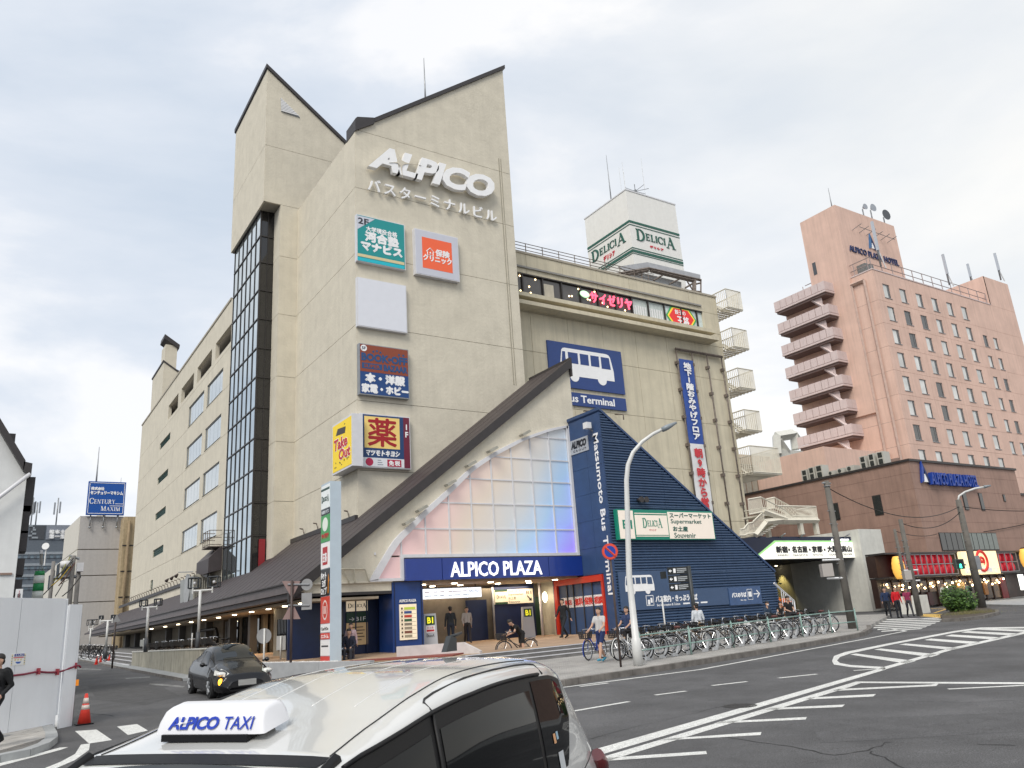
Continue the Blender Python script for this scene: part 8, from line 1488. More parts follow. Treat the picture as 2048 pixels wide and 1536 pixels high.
# twin street lamps on the terrace
for k, (bx, by, tx, ty, l1, l2, ly, h_) in enumerate(((395, 1301, 406, 1181, 386, 425, 1166, 1.05), (291, 1304, 298, 1215, 285, 314, 1206, 1.05), (210, 1318, 214, 1242, 201, 225, 1235, 0.6), (178, 1302, 182, 1258, 178, 186, 1245, 0.6))):
    b0 = gz(bx, by, h_); F_ = plane_at(b0); t = thing('twin_lamp', ['tallest twin headed lamp post on the terrace nearest the black car', 'second twin headed lamp post over the retaining wall', 'third twin headed lamp post beside the motorbikes', 'farthest lamp post at the end of the canopy'][k], 'street lamp', b0, 'white lamp posts along the canopy')
    zt2 = F_.px(tx, ty)[1]; MB().tube([b0, (b0.x, b0.y, b0.z + (zt2 - b0.z) * 0.3)], 0.10, 10).build('pole_base', P('#4a4c50', 0.5), t); MB().tube([(b0.x, b0.y, b0.z + (zt2 - b0.z) * 0.3), (b0.x, b0.y, zt2)], 0.065, 10).build('pole', M_POLEW, t)
    ua2, ub2 = F_.px(l1, ty)[0], F_.px(l2, ty)[0]; MB().bar(F_.p(ua2, zt2, 0), F_.p(ub2, zt2, 0), 0.07).build('cross_arm', M_POLEW, t)
    for u in (ua2, ub2):
        zl_ = F_.px(l1, ly)[1]; s_ = (zl_ - zt2) * (0.62 if k < 2 else 0.40); fr9 = MB().bar(F_.p(u, zt2 - 0.12, 0), F_.p(u, zl_ - s_, 0), 0.06)
        lh = fr9.build('lamp_holder', M_POLEW, t); fb = MB()
        for a, b in (((-s_, -s_), (s_, -s_)), ((s_, -s_), (s_, s_)), ((s_, s_), (-s_, s_)), ((-s_, s_), (-s_, -s_))): fb.bar(F_.p(u + a[0], zl_ + a[1], 0), F_.p(u + b[0], zl_ + b[1], 0), 0.045); fb.bar(F_.p(u + a[0], zl_ + a[1], -s_ * 1.4), F_.p(u + b[0], zl_ + b[1], -s_ * 1.4), 0.045); fb.bar(F_.p(u + a[0], zl_ + a[1], -s_ * 1.4), F_.p(u + a[0], zl_ + a[1], 0), 0.045)
        fb.build('lantern_cage', P('#3c4044', 0.5), lh); MB().ball(F_.p(u, zl_, -s_ * 0.7), s_ * 0.3).build('bulb', M_FRAMEW, lh)
for k, (bx, by, ty, w_) in enumerate(((286, 1301, 1277, 12), (383, 1300, 1266, 3))):
    b0 = gz(bx, by, 1.05); F_ = plane_at(b0); z = F_.px(bx, ty)[1]; t = thing('notice_post', ['small white notice board on a post above the retaining wall', 'thin pale wooden post above the retaining wall'][k], 'notice', b0); MB().tube([b0, (b0.x, b0.y, z)], 0.03, 6).build('post', M_POLEW, t)
    if k == 0: a, c = F_.px(280, 1293), F_.px(292, 1279); MB().fbox(F_, a[0], a[1], c[0], c[1], 0.0, 0.03).build('board', P('#a8aaa6'), t)
b0 = gz(224, 1337, 0.1); F_ = plane_at(b0); t = thing('warning_sign', 'grey back of a triangular sign on a black post before the steps', 'road sign', b0); MB().tube([b0, (b0.x, b0.y, F_.px(234, 1232)[1])], 0.05, 8).build('pole', M_BRP, t); MB().prism(F_, [F_.px(234, 1228), F_.px(242, 1243), F_.px(227, 1245)], 0.02, 0.05).build('triangle_back', M_SB, t)
for k, (x, y) in enumerate(((193, 1326), (201, 1325), (213, 1322), (218, 1322))): q = gz(x, y, 0.1); cone('%s small red cone beside the motorbikes at the far end of the side street' % ['first', 'second', 'third', 'fourth'][k], q.x, q.y, 0.8, 'small red cones by the motorbikes', True)
# ================================================================== BICYCLES
ORDN = ['first', 'second', 'third', 'fourth', 'fifth', 'sixth', 'seventh', 'eighth', 'ninth', 'tenth', 'eleventh', 'twelfth', 'thirteenth', 'fourteenth', 'fifteenth', 'sixteenth', 'seventeenth', 'eighteenth']
M_TYRE = mat('tyre', (0.015, 0.015, 0.016), 0.85); M_CHR = mat('chrome', (0.55, 0.56, 0.58), 0.2, 0.9); M_BASK = mat('basket_dark', (0.03, 0.028, 0.028), 0.6); M_SAD = mat('saddle_brown', (0.10, 0.03, 0.025), 0.5)
def bike(frame_m, label, basket=M_BASK, saddle=M_BLACK, loc=(0, 0, 0), rz_=0.0, group=None):
    t = thing('bicycle', label, 'bicycle', (0, 0, 0), group); r = 0.33
    for x in (0.54, -0.54):
        w_ = MB().ring((x, 0, r), (0, 1, 0), r - 0.02, 0.02, 26, 6).build('tyre', M_TYRE, t); rm = MB().ring((x, 0, r), (0, 1, 0), r - 0.045, 0.012, 26, 5).disc((x, 0, r), (0, 1, 0), 0.03, 0.09, 8)
        for k in range(12): a_ = k * math.pi / 6; rm.bar((x, 0.015 * (-1) ** k, r), (x + (r - 0.05) * math.cos(a_), 0, r + (r - 0.05) * math.sin(a_)), 0.005)
        rm.build('rim', M_CHR, w_); MB().ring((x, 0, r), (0, 1, 0), r + 0.03, 0.018, 16, 4, a0=R(-20 if x > 0 else -60), a1=R(120 if x > 0 else 100)).build('mudguard', frame_m, t)
    f = MB()
    for a, b, w_ in (((.42, 0, .78), (.54, 0, .33), .016), ((.40, 0, .80), (-.08, 0, .30), .02), ((.41, 0, .70), (-.10, 0, .42), .016), ((-.08, 0, .28), (-.22, 0, .80), .017), ((-.08, .04, .29), (-.54, .05, .33), .011), ((-.08, -.04, .29), (-.54, -.05, .33), .011), ((-.20, .03, .70), (-.54, .05, .33), .010), ((-.20, -.03, .70), (-.54, -.05, .33), .010)): f.tube([a, b], w_, 8)
    f.build('frame', frame_m, t)
    MB().tube([(.30, -.29, .96), (.36, -.22, .99), (.40, -.06, 1.0), (.40, .06, 1.0), (.36, .22, .99), (.30, .29, .96)], 0.012, 8).tube([(.42, 0, .78), (.39, 0, 1.0)], .013, 8).build('handlebar', M_CHR, t); MB().tube([(.20, -.31, .95), (.31, -.29, .965)], .018, 8).tube([(.20, .31, .95), (.31, .29, .965)], .018, 8).build('grip', M_BLACK, t)
    MB().ball((-.24, 0, .87), .13, .085, .045).tube([(-.22, 0, .78), (-.235, 0, .86)], .013, 6).build('saddle', saddle, t)
    if basket:
        b = MB()
        for z, e in ((.72, 0.0), (.79, .012), (.86, .024), (.93, .036)): 
            c = [(.50 - e, -.15 - e, z), (.76 + e, -.15 - e, z), (.76 + e, .15 + e, z), (.50 - e, .15 + e, z)]
            for i in range(4): b.bar(c[i], c[(i + 1) % 4], .012)
        b.box((.50, -.15, .70), (.76, .15, .71)); 
        for k in range(5): y = -.15 + k * .075; b.bar((.76, y, .7), (.795, y * 1.2, .93), .02).bar((.50, y, .7), (.465, y * 1.2, .93), .02); x = .5 + k * .065; b.bar((x, -.15, .7), (x, -.186, .93), .02).bar((x, .15, .7), (x, .186, .93), .02)
        b.build('basket', basket, t)
    MB().box((-.78, -.07, .67), (-.42, .07, .685)).bar((-.76, 0, .67), (-.56, 0, .36), .012).build('rear_rack', M_CHR, t)
    MB().disc((-.08, -.03, .29), (0, 1, 0), .085, .008, 14).bar((-.08, -.06, .29), (.06, -.06, .20), .02).box((.02, -.14, .19), (.10, -.05, .21)).bar((-.08, .05, .29), (-.22, .05, .38), .02).build('crank', M_CHR, t)
    MB().bar((-.52, .06, .32), (-.66, .16, .02), .016).build('kickstand', M_CHR, t)
    t.location = loc; t.rotation_euler = (0, 0, rz_); ORG[t.name] = Vector(loc); return t
M_SIL = mat('silver_frame', (0.50, 0.51, 0.52), 0.3, 0.6); M_BKF = mat('black_frame', (0.02, 0.02, 0.022), 0.35); M_WHF = mat('white_frame_bike', (0.66, 0.66, 0.64), 0.35); M_BLF = mat('blue_frame', (0.02, 0.06, 0.35), 0.35)
rowp = []; A0, A1 = bases[0], bases[-1]
for k in range(17):
    f_ = (k + 0.45 + random.uniform(-.22, .22)) / 17.6; x = A0.x + 0.25 + (A1.x - A0.x - 0.7) * f_; y = A0.y + (A1.y - A0.y) * f_ + 1.15
    rowp.append((x, y))
kinds = 'skksdwkdskwskdsks'; prot = {}
nmk = {'d': 'brown framed', 's': 'silver framed', 'k': 'black framed', 'w': 'white framed'}
for k, (x, y) in enumerate(rowp):
    kd = kinds[k]; lab = '%s bicycle of the kerbside row counted from the street lamp, %s with dark basket' % (ORDN[k], nmk[kd]); loc = (x, y, zg(x, y) + 0.146); rz_ = R(118) + random.uniform(-0.26, 0.26)
    if k == 5: rz_ = R(165)
    if kd not in prot: prot[kd] = bike({'d': mat('bronze_frame', (0.10, 0.06, 0.035), 0.35, 0.4), 's': M_SIL, 'k': M_BKF, 'w': M_WHF}[kd], lab, loc=loc, rz_=rz_, saddle=M_SAD if kd == 's' else M_BLACK, group='bicycles parked along the kerb')
    else: dup(prot[kd], loc, rz_, lab)
M_RACK = mat('rack_grey', (0.46, 0.47, 0.48), 0.5, 0.2)
rkp = None
for k in range(16):
    x, y = rowp[k]; x += 0.42; y -= 0.55; lab = '%s chevron shaped grey bicycle rack counted from the street lamp' % ORDN[k]; loc = (x, y, zg(x, y) + 0.146)
    if rkp is None:
        rkp = thing('bicycle_rack', lab, 'bicycle rack', (0, 0, 0), 'chevron racks holding the bicycles'); F0 = FrL((0, 0, 0), (1, 0, 0), (0, 0, 1))
        MB().prism(F0, [(-.55, 0), (-.18, 0), (.12, .30), (.12, .62), (.0, .62), (.0, .34), (-.22, .1), (-.55, .1)], -.03, .03).build('rack_plate', M_RACK, rkp); rkp.location = loc; rkp.rotation_euler = (0, 0, R(20))
    else: dup(rkp, loc, R(20), lab)
yb3 = gz(1425, 1290, .15); yt = thing('bicycle', 'bicycle with a yellow rear guard standing sideways in the kerbside row', 'bicycle', (0, 0, 0)); bpy.data.objects.remove(yt)
yb_o = bike(M_BKF, 'bicycle with a yellow wheel guard standing sideways behind the rail', loc=(rowp[5][0] - .3, rowp[5][1] + 0.5, zg(*rowp[5]) + 0.146), rz_=R(172), saddle=M_SAD, basket=None)
MB().disc((-.50, .03, .42), (0, 1, 0), .2, .01, 12).build('wheel_guard', P('#c8961c'), yb_o)
q = gz(1205, 1319, .15); bike(M_BLF, 'blue bicycle pushed along the pavement by the man in shorts', loc=(q.x, q.y + 0.35, q.z), rz_=R(205))
q = gz(1262, 1319, .15); bike(M_WHF, 'white bicycle standing by the brown sign pole', loc=(q.x, q.y + 0.2, q.z), rz_=R(200), basket=None)
q = gz(1036, 1316, .15); bike(M_BKF, 'black bicycle of the bending cyclist behind the taxi roof', loc=(q.x, q.y, q.z), rz_=R(170)); q = gz(725, 1306, HP); bike(M_BKF, 'black bicycle leaning by the DELICIA boards', loc=(11.9, 31.4, zg(11.9, 31.4) + HP), rz_=R(200))
for k in range(13):
    y = 38.6 + k * 1.2; dup(prot['k'], (9.2 + 0.12 * (k % 2), y, 1.36), R(185 + 8 * (k % 3)), '%s dark bicycle of the row on the terrace, counted from the pylon side' % ORDN[k])['group'] = 'dark bicycles parked on the terrace'
for k in range(6):
    q = gz(172 + k * 9, 1316 + k * 1.5, .3); dup(prot['k'], (q.x, q.y, q.z), R(200 + 17 * k), '%s dark bicycle in the cluster at the far end of the side street' % ORDN[k])['group'] = 'dark bicycles at the far end'

# ================================================================== PEOPLE
SKIN = mat('skin', (0.50, 0.30, 0.21), 0.6, var=0.04); HAIR = mat('hair', (0.014, 0.011, 0.010), 0.55)
def person(label, loc, face, pose, top, pants, shoes='#202020', sleeve=0.45, leg=1.0, s=1.0, mask=False, extra=None):
    """face: heading in degrees (local +x forward)"""
    V = Vector; mats_ = [SKIN, P(top, 0.85), P(pants, 0.85), P(shoes, 0.6), HAIR]
    J = dict(hip=V((0, 0, .92)), neck=V((0.0, 0, 1.42)), head=V((.02, 0, 1.585)))
    for sd, n in ((1, 'l'), (-1, 'r')): J.update({'sh' + n: V((0, .17 * sd, 1.37)), 'el' + n: V((-.02, .235 * sd, 1.10)), 'wr' + n: V((.05, .24 * sd, .87)), 'hp' + n: V((0, .09 * sd, .90)), 'kn' + n: V((.02, .10 * sd, .49)), 'an' + n: V((0, .10 * sd, .085))})
    for k, v in pose.items(): J[k] = V(v)
    C_ = []
    def cap(a, b, r0, r1, m): C_.append((V(a), V(b), r0, r1, m))
    h, nk, hd = J['hip'], J['neck'], J['head']; up = (nk - h).normalized(); lat_ = V((0, 1, 0))
    for y in (-.075, .075):
        cap(h + lat_ * y, h.lerp(nk, .45) + lat_ * y * .85, .098, .088, 1); cap(h.lerp(nk, .45) + lat_ * y * .85, nk - up * .13 + lat_ * y * 1.15, .088, .098, 1)
    cap(h + lat_ * -.07, h + lat_ * .07, .105, .105, 2); cap(nk - up * .05, hd - (hd - nk) * .3, .052, .05, 0); cap(J['shl'], J['shr'], .058, .058, 1)
    hdir = (hd - nk).normalized(); fw = V((hdir.z, 0, -hdir.x)).normalized()
    cap(hd - hdir * .045 + fw * .012, hd + hdir * .035 - fw * .008, .072, .085, 0); cap(hd + fw * .082 - hdir * .012, hd + fw * .098 - hdir * .03, .010, .013, 0)
    for sd in (1, -1): cap(hd + lat_ * .083 * sd, hd + lat_ * .088 * sd - hdir * .03, .013, .011, 0)
    for n, sd in (('l', 1), ('r', -1)):
        a, b, c = J['sh' + n], J['el' + n], J['wr' + n]; m = a.lerp(b, min(1, sleeve * 2)); cap(a, m, .058, .05, 1)
        if sleeve < .5: cap(m, b, .043, .037, 0); cap(b, c, .037, .027, 0)
        else: cap(b, c, .045, .034, 1)
        d = (c - b).normalized(); pa = c + d * .055; cap(c, pa, .026, .032, 0); sp_ = d.orthogonal().normalized() if abs(d.x) > .9 else V((1, 0, 0)); sp_ = (sp_ - d * sp_.dot(d)).normalized(); inn2 = d.cross(sp_)
        for i, ln in enumerate((.075, .085, .08, .062)): o2 = sp_ * (.027 - .018 * i); f1 = pa + o2 + d * .02; f2 = f1 + d * ln * .55 - inn2 * .012 * sd; cap(f1, f2, .0105, .0105, 0); cap(f2, f2 + d * ln * .4 - inn2 * .022 * sd, .0105, .009, 0)
        cap(c + d * .02 + sp_ * .02, c + d * .065 + sp_ * .05, .013, .011, 0)
        a, b, c = J['hp' + n], J['kn' + n], J['an' + n]
        k1 = min(1, leg * 2); m = a.lerp(b, k1); cap(a, m, .092, .092 - .03 * k1, 2)
        if leg < .5: cap(m, b, .07 - .01 * k1, .05, 0); cap(b, b.lerp(c, .4), .052, .056, 0); cap(b.lerp(c, .4), c, .056, .036, 0)
        else: cap(b, c, .06, .05 if leg >= 1 else .045, 2)
        tf = J.get('to' + n, c + V((.16, 0.01 * sd, -.045))); cap(c + V((-.03, 0, -.04)), tf, .04, .033, 3)
    mb = MB()
    for a, b, r0, r1, m in C_: mb.tube([a, b], [r0, r1], 12).ball(a, r0, seg=12, ringn=7).ball(b, r1, seg=12, ringn=7)
    me = mb.mesh('person_body', mats_); o = bpy.data.objects.new('tmp', me); COL.objects.link(o); rm = o.modifiers.new('r', 'REMESH'); rm.mode = 'VOXEL'; rm.voxel_size = 0.0125; sm_ = o.modifiers.new('s', 'SMOOTH'); sm_.iterations = 2; sm_.factor = .4
    me2 = bpy.data.meshes.new_from_object(o.evaluated_get(bpy.context.evaluated_depsgraph_get())); bpy.data.objects.remove(o); me2.materials.clear()
    for m in mats_[:4]: me2.materials.append(m)
    import numpy as np
    nv = len(me2.vertices); co = np.empty(nv * 3, dtype=np.float32); me2.vertices.foreach_get('co', co); co = co.reshape(-1, 3); best = np.full(nv, 9.0); mi = np.zeros(nv, int)
    for a, b, r0, r1, m in C_:
        A, B = np.array(a), np.array(b); d = B - A; L2 = max(1e-9, d @ d); t_ = np.clip(((co - A) @ d) / L2, 0, 1); dist = np.linalg.norm(co - A - t_[:, None] * d, axis=1) - (r0 + (r1 - r0) * t_) - (0.006 if m in (1, 2) else 0); u = dist < best; best[u] = dist[u]; mi[u] = m
    ls = np.empty(len(me2.polygons), dtype=np.int32); me2.polygons.foreach_get('loop_start', ls); lv_ = np.empty(len(me2.loops), dtype=np.int32); me2.loops.foreach_get('vertex_index', lv_)
    me2.polygons.foreach_set('material_index', mi[lv_[ls]].astype(np.int32)); me2.polygons.foreach_set('use_smooth', [True] * len(me2.polygons))
    root = bpy.data.objects.new('person', me2); COL.objects.link(root); tag(root, label, 'person'); ORG[root.name] = V((0, 0, 0))
    hb = MB(); hb.ball(hd + hdir * .046 - fw * .022, .096, .090, .085, 14, 9); hb.ball(hd - hdir * .03 - fw * .045, .06, .078, .07, 12, 7)
    if extra == 'long': hb.ball(hd - hdir * .09 - fw * .05, .05, .07, .09, 12, 7)
    hb.build('hair', HAIR, root)
    ey = MB()
    for sd in (1, -1): ey.ball(hd + fw * .083 + lat_ * .03 * sd + hdir * .005, .008, seg=6, ringn=4)
    ey.build('eyes', M_BLACK, root); MB().ball(hd + fw * .08 - hdir * .062, .006, .02, .006, 8, 4).build('mouth', P('#8a4038'), root)
    if mask: MB().ball(hd + fw * .058 - hdir * .04, .045, .055, .04, 10, 6).build('face_mask', P('#d8dadc'), root)
    if extra == 'skirt': MB().tube([h + V((0, 0, .06)), h.lerp((J['knl'] + J['knr']) / 2, .85)], [.135, .19], 16).build('skirt', mats_[2], root)
    if extra == 'pack':
        bp = MB().ball(h.lerp(nk, .62) - V((.185, 0, 0)), .095, .15, .22, 14, 9).ball(h.lerp(nk, .42) - V((.25, 0, 0)), .05, .11, .10, 10, 6); k_ = bp.build('backpack', M_BLACK, root); MB().tube([nk + V((-.1, .1, -.02)), nk + V((.06, .11, -.08)), h.lerp(nk, .4) + V((.06, .13, 0)), h.lerp(nk, .35) + V((-.1, .13, 0))], .018, 6).tube([nk + V((-.1, -.1, -.02)), nk + V((.06, -.11, -.08)), h.lerp(nk, .4) + V((.06, -.13, 0)), h.lerp(nk, .35) + V((-.1, -.13, 0))], .018, 6).build('strap', M_BLACK, root)
    if extra == 'bag': MB().box(J['wrr'] + V((-.14, -.05, -.42)), J['wrr'] + V((.14, .05, -.12))).tube([J['wrr'] + V((-.08, 0, -.12)), J['wrr'] + V((0, 0, -.03)), J['wrr'] + V((.08, 0, -.12))], .01, 6).build('handbag', M_BLACK, root)
    root.location = loc; root.rotation_euler = (0, 0, R(face)); root.scale = (s, s, s); return root
STAND = {}; WALK = dict(knl=(.20, .09, .52), anl=(.30, .09, .13), knr=(-.02, -.09, .47), anr=(-.30, -.09, .16), elr=(.10, -.24, 1.12), wrr=(.24, -.22, .93), ell=(-.16, .24, 1.12), wrl=(-.22, .24, .88), tor=(-.17, -.10, .04))
SIT = dict(hip=(0, 0, .50), neck=(.02, 0, 1.0), head=(.06, 0, 1.16), shl=(.0, .17, .95), shr=(.0, -.17, .95), ell=(.06, .23, .70), elr=(.06, -.23, .70), wrl=(.28, .12, .60), wrr=(.28, -.12, .60), hpl=(.02, .10, .49), hpr=(.02, -.10, .49), knl=(.42, .12, .50), knr=(.42, -.12, .50), anl=(.40, .12, .09), anr=(.44, -.12, .09))
BEND = dict(hip=(0, 0, .88), neck=(.34, 0, 1.20), head=(.47, 0, 1.30), shl=(.30, .17, 1.16), shr=(.30, -.17, 1.16), ell=(.42, .2, .95), elr=(.42, -.2, .95), wrl=(.62, .16, .88), wrr=(.62, -.16, .88))
PUSH = {**WALK, 'ell': (.12, .23, 1.12), 'wrl': (.34, .22, 1.0), 'elr': (.12, -.23, 1.12), 'wrr': (.34, -.22, 1.0)}
def at(x, y, h=0.15): q = gz(x, y, h); return (q.x, q.y, q.z)
person('man in black suit with a black backpack walking out at the left edge', at(-20, 1497, .12), 222, {**WALK, 'wrl': (.05, .2, .95), 'ell': (-.1, .24, 1.12)}, '#101114', '#14161a', '#0c0c0c', sleeve=1, extra='pack')
person('dark clothed man seen from behind in front of the glass doors', at(903, 1292, HP), 75, STAND, '#24282c', '#1c2230', sleeve=1, s=1.0)
person('person in a pale shirt and dark trousers before the glass doors', at(936, 1288, HP), 250, WALK, '#a8a29e', '#2a2528', sleeve=1, s=.96)
person('cyclist in black bending over a black bicycle behind the taxi roof', at(1046, 1315), 176, BEND, '#141416', '#141416', sleeve=.2, leg=.4, s=1.0)
person('man in black walking before the red insurance shop window', at(1130, 1277, HP), 195, WALK, '#16181c', '#1a1d22', '#101010', sleeve=1)
person('man in dark blue shorts pushing the blue bicycle along the pavement', at(1206, 1324), 200, PUSH, '#b9b6b4', '#1c2c58', '#3a8ea8', sleeve=.25, leg=.36)
person('person in a grey and navy top walking beside the street lamp', at(1262, 1313), 190, PUSH, '#2c3a5c', '#20242c', sleeve=.25, s=.97)
person('person in a white shirt and khaki trousers seen from behind the bicycles', at(1403, 1296), 70, STAND, '#c4c8cc', '#8a7458', sleeve=.6, s=.93)
person('man with a white face mask sitting behind the bicycles, leftmost of three', (32.0, 27.0, zg(32, 27) + .2), 265, SIT, '#26384c', '#262a30', sleeve=1, mask=True)
person('woman in a sleeveless black top sitting between two men', (32.6, 26.7, zg(32.6, 27) + .15), 262, SIT, '#101010', '#5a5048', sleeve=.05, extra='long')
person('man in a black t-shirt sitting rightmost of the three on the bench wall', (33.45, 26.9, zg(33.4, 27) + .25), 255, SIT, '#121214', '#2c3450', sleeve=.25, s=1.1)
person('person in navy clothes with black trousers at the bus driveway crossing', at(1779, 1237, 0), 215, WALK, '#1c2c4c', '#10141c', sleeve=1)
person('person in a bright red top at the bus driveway crossing', at(1800, 1236, 0), 240, STAND, '#c01420', '#1c2028', sleeve=1)
person('person in a grey and magenta top at the right of the crossing group', at(1822, 1234, 0), 225, WALK, '#8c2c50', '#3a3a40', sleeve=.3, s=.95)
person('person in a white shirt and jeans carrying a black bag beside the bush', at(1898, 1222, .1), 200, STAND, '#c2c4be', '#20304c', sleeve=1, extra='bag', s=.95)
person('person in a grey shirt behind the bush near the restaurant', at(1944, 1212, .1), 80, STAND, '#7c868c', '#22262c', sleeve=.3, extra='pack', s=.9)
person('person in dark clothes sitting on the low wall beside the sign pylon', (11.9, 30.2, zg(11.9, 30.2) + .35), 240, SIT, '#1c2030', '#2a2c34', sleeve=1)
person('person in a pale pink top standing at the foot of the sign pylon', at(702, 1330, .3), 255, STAND, '#b0989c', '#4a4650', sleeve=.5, s=.9)
# ================================================================== CARS
def smooth_stations(st, n=7):
    out_ = []
    for i in range(len(st) - 1):
        p0, p1, p2, p3 = st[max(i - 1, 0)], st[i], st[i + 1], st[min(i + 2, len(st) - 1)]
        for k in range(n):
            t = k / n; out_.append(tuple(0.5 * ((2 * b) + (c - a) * t + (2 * a - 5 * b + 4 * c - d) * t * t + (-a + 3 * b - 3 * c + d) * t ** 3) if j else b + (c - b) * t for j, (a, b, c, d) in enumerate(zip(p0, p1, p2, p3))))
    out_.append(st[-1]); return out_
class Car:
    """stations: s, roof z, belt z, roof half width, belt half width, body half width, bottom z"""
    def __init__(c, st, T, long=False): c.st = smooth_stations(st); c.T = T; c.long = long
    def sta(c, s):
        S_ = c.st; s = max(S_[0][0], min(S_[-1][0], s))
        for a, b in zip(S_, S_[1:]):
            if a[0] <= s <= b[0]: t = (s - a[0]) / max(1e-9, b[0] - a[0]); return [x + (y - x) * t for x, y in zip(a, b)]
    def ring(c, q):
        s, zt, zb, wr, wb, wm, z0 = q; zb = min(zb, zt - .17); f = 1 if c.long else max(.2, min(1, .2 + s * .7)); zw = zt - .135 * f
        pts = [(0, zt), (.3 * wr, zt - .004 * f), (.6 * wr, zt - .016 * f), (.82 * wr, zt - .034 * f), (.93 * wr, zt - .055 * f), (wr, zt - .08 * f), (wr + .022, zt - .105 * f), (wr + .034, zw)]
        for k in range(1, 5): f_ = k / 4; pts.append((wr + .034 + (wb - wr - .034) * f_ + .012 * math.sin(math.pi * f_), zw + (zb - zw) * f_))
        return pts + [(wb + .012, zb - .03), (wm, zb - (zb - z0) * .25), (wm, z0 + (zb - z0) * .4), (wm - .02, z0 + .06), (wm - .07, z0), (0, z0 - .02)]
    def P(c, s, q, side, off=0.0):
        """q 0..1 window height band"""
        r = c.ring(c.sta(s)); f_ = q * 4; i = min(3, max(0, int(f_))); a, b = r[7 + i], r[8 + i]; t = f_ - i; y = a[0] + (b[0] - a[0]) * t + off; return c.T(s, y * side, a[1] + (b[1] - a[1]) * t)
    def top(c, s, y, off=0.0):
        r = c.ring(c.sta(s)); y_ = abs(y)
        for a, b in zip(r, r[1:]):
            if a[0] <= y_ <= b[0]: z = a[1] + (b[1] - a[1]) * (y_ - a[0]) / max(1e-9, b[0] - a[0]); return c.T(s, y, z + off)
        return c.T(s, y, r[7][1])
    def body(c, name, m_, parent):
        mb = MB(); vs = []; n = None
        for q in c.st:
            r = c.ring(q); full = [(y, z) for y, z in r] + [(-y, z) for y, z in r[-2:0:-1]]; n = len(full); vs += [c.T(q[0], y, z) for y, z in full]
        fs = [(i * n + k, (i + 1) * n + k, (i + 1) * n + (k + 1) % n, i * n + (k + 1) % n) for i in range(len(c.st) - 1) for k in range(n)]
        mb.add(vs, fs, 0, True); b = len(c.st) - 1; mb.f += [tuple(range(n)), tuple(b * n + k for k in range(n - 1, -1, -1))]; mb.m += [0, 0]; mb.sm += [False, False]
        o = mb.build(name, m_, parent); return o
    def patch(c, name, m_, parent, s0, s1, qt, qb, side, off=.004, n=14):
        """qt, qb: functions of s giving the top and bottom band height"""
        mb = MB(); vs = []; K = 6
        for i in range(n + 1):
            s = s0 + (s1 - s0) * i / n; a, b = qt(s), qb(s)
            for k in range(K + 1): vs.append(c.P(s, a + (b - a) * k / K, side, off))
        fs = [(i * (K + 1) + k, i * (K + 1) + k + 1, (i + 1) * (K + 1) + k + 1, (i + 1) * (K + 1) + k) for i in range(n) for k in range(K)]
        if side < 0: fs = [f[::-1] for f in fs]
        return mb.add(vs, [f[::-1] for f in fs], 0, True).build(name, m_, parent)
    def tpatch(c, name, m_, parent, s0, s1, w0, w1, off=.006, n=14, bow=0.0):
        mb = MB(); vs = []; K = 14
        for i in range(n + 1):
            f_ = i / n; w_ = w0 + (w1 - w0) * f_
            for k in range(K + 1): y = -w_ + 2 * w_ * k / K; s = s0 + (s1 - s0) * f_ + bow * (y / w_) ** 2; vs.append(c.top(s, y, off))
        return mb.add(vs, [(i * (K + 1) + k, (i + 1) * (K + 1) + k, (i + 1) * (K + 1) + k + 1, i * (K + 1) + k + 1) for i in range(n) for k in range(K)], 0, True).build(name, m_, parent)
    def wheel(c, s, side, y, r, parent, dark=False):
        a = Vector(c.T(s, (y - .2) * side, r)); b = Vector(c.T(s, y * side, r)); ax = (b - a).normalized()
        w_ = MB().tube([a, b], r, 28).build('wheel', M_TYRE, parent); rm = MB().disc(b, ax, r * .64, .02, 24)
        rm.build('rim', M_BLACK if dark else M_CHR, w_); sp_ = MB()
        for k in range(7):
            th = k * 2 * math.pi / 7; x_ = ax.orthogonal().normalized(); y_ = ax.cross(x_); sp_.bar(b + ax * .02, b + ax * .01 + (x_ * math.cos(th) + y_ * math.sin(th)) * r * .6, .05)
        sp_.build('spoke', M_STEEL if dark else M_WHITE, w_)
M_CARW = mat('taxi_white', (0.60, 0.60, 0.58), 0.14, var=0.02, coat=1.0, spec=0.5); M_CARB = mat('car_black', (0.004, 0.004, 0.005), 0.25, var=0.0, coat=0.5, spec=0.3); M_CGL = mat('car_glass', (0.004, 0.005, 0.006), 0.03, var=0.0, spec=0.16); M_SEAM = mat('seam_dark', (0.02, 0.02, 0.02), 0.6)
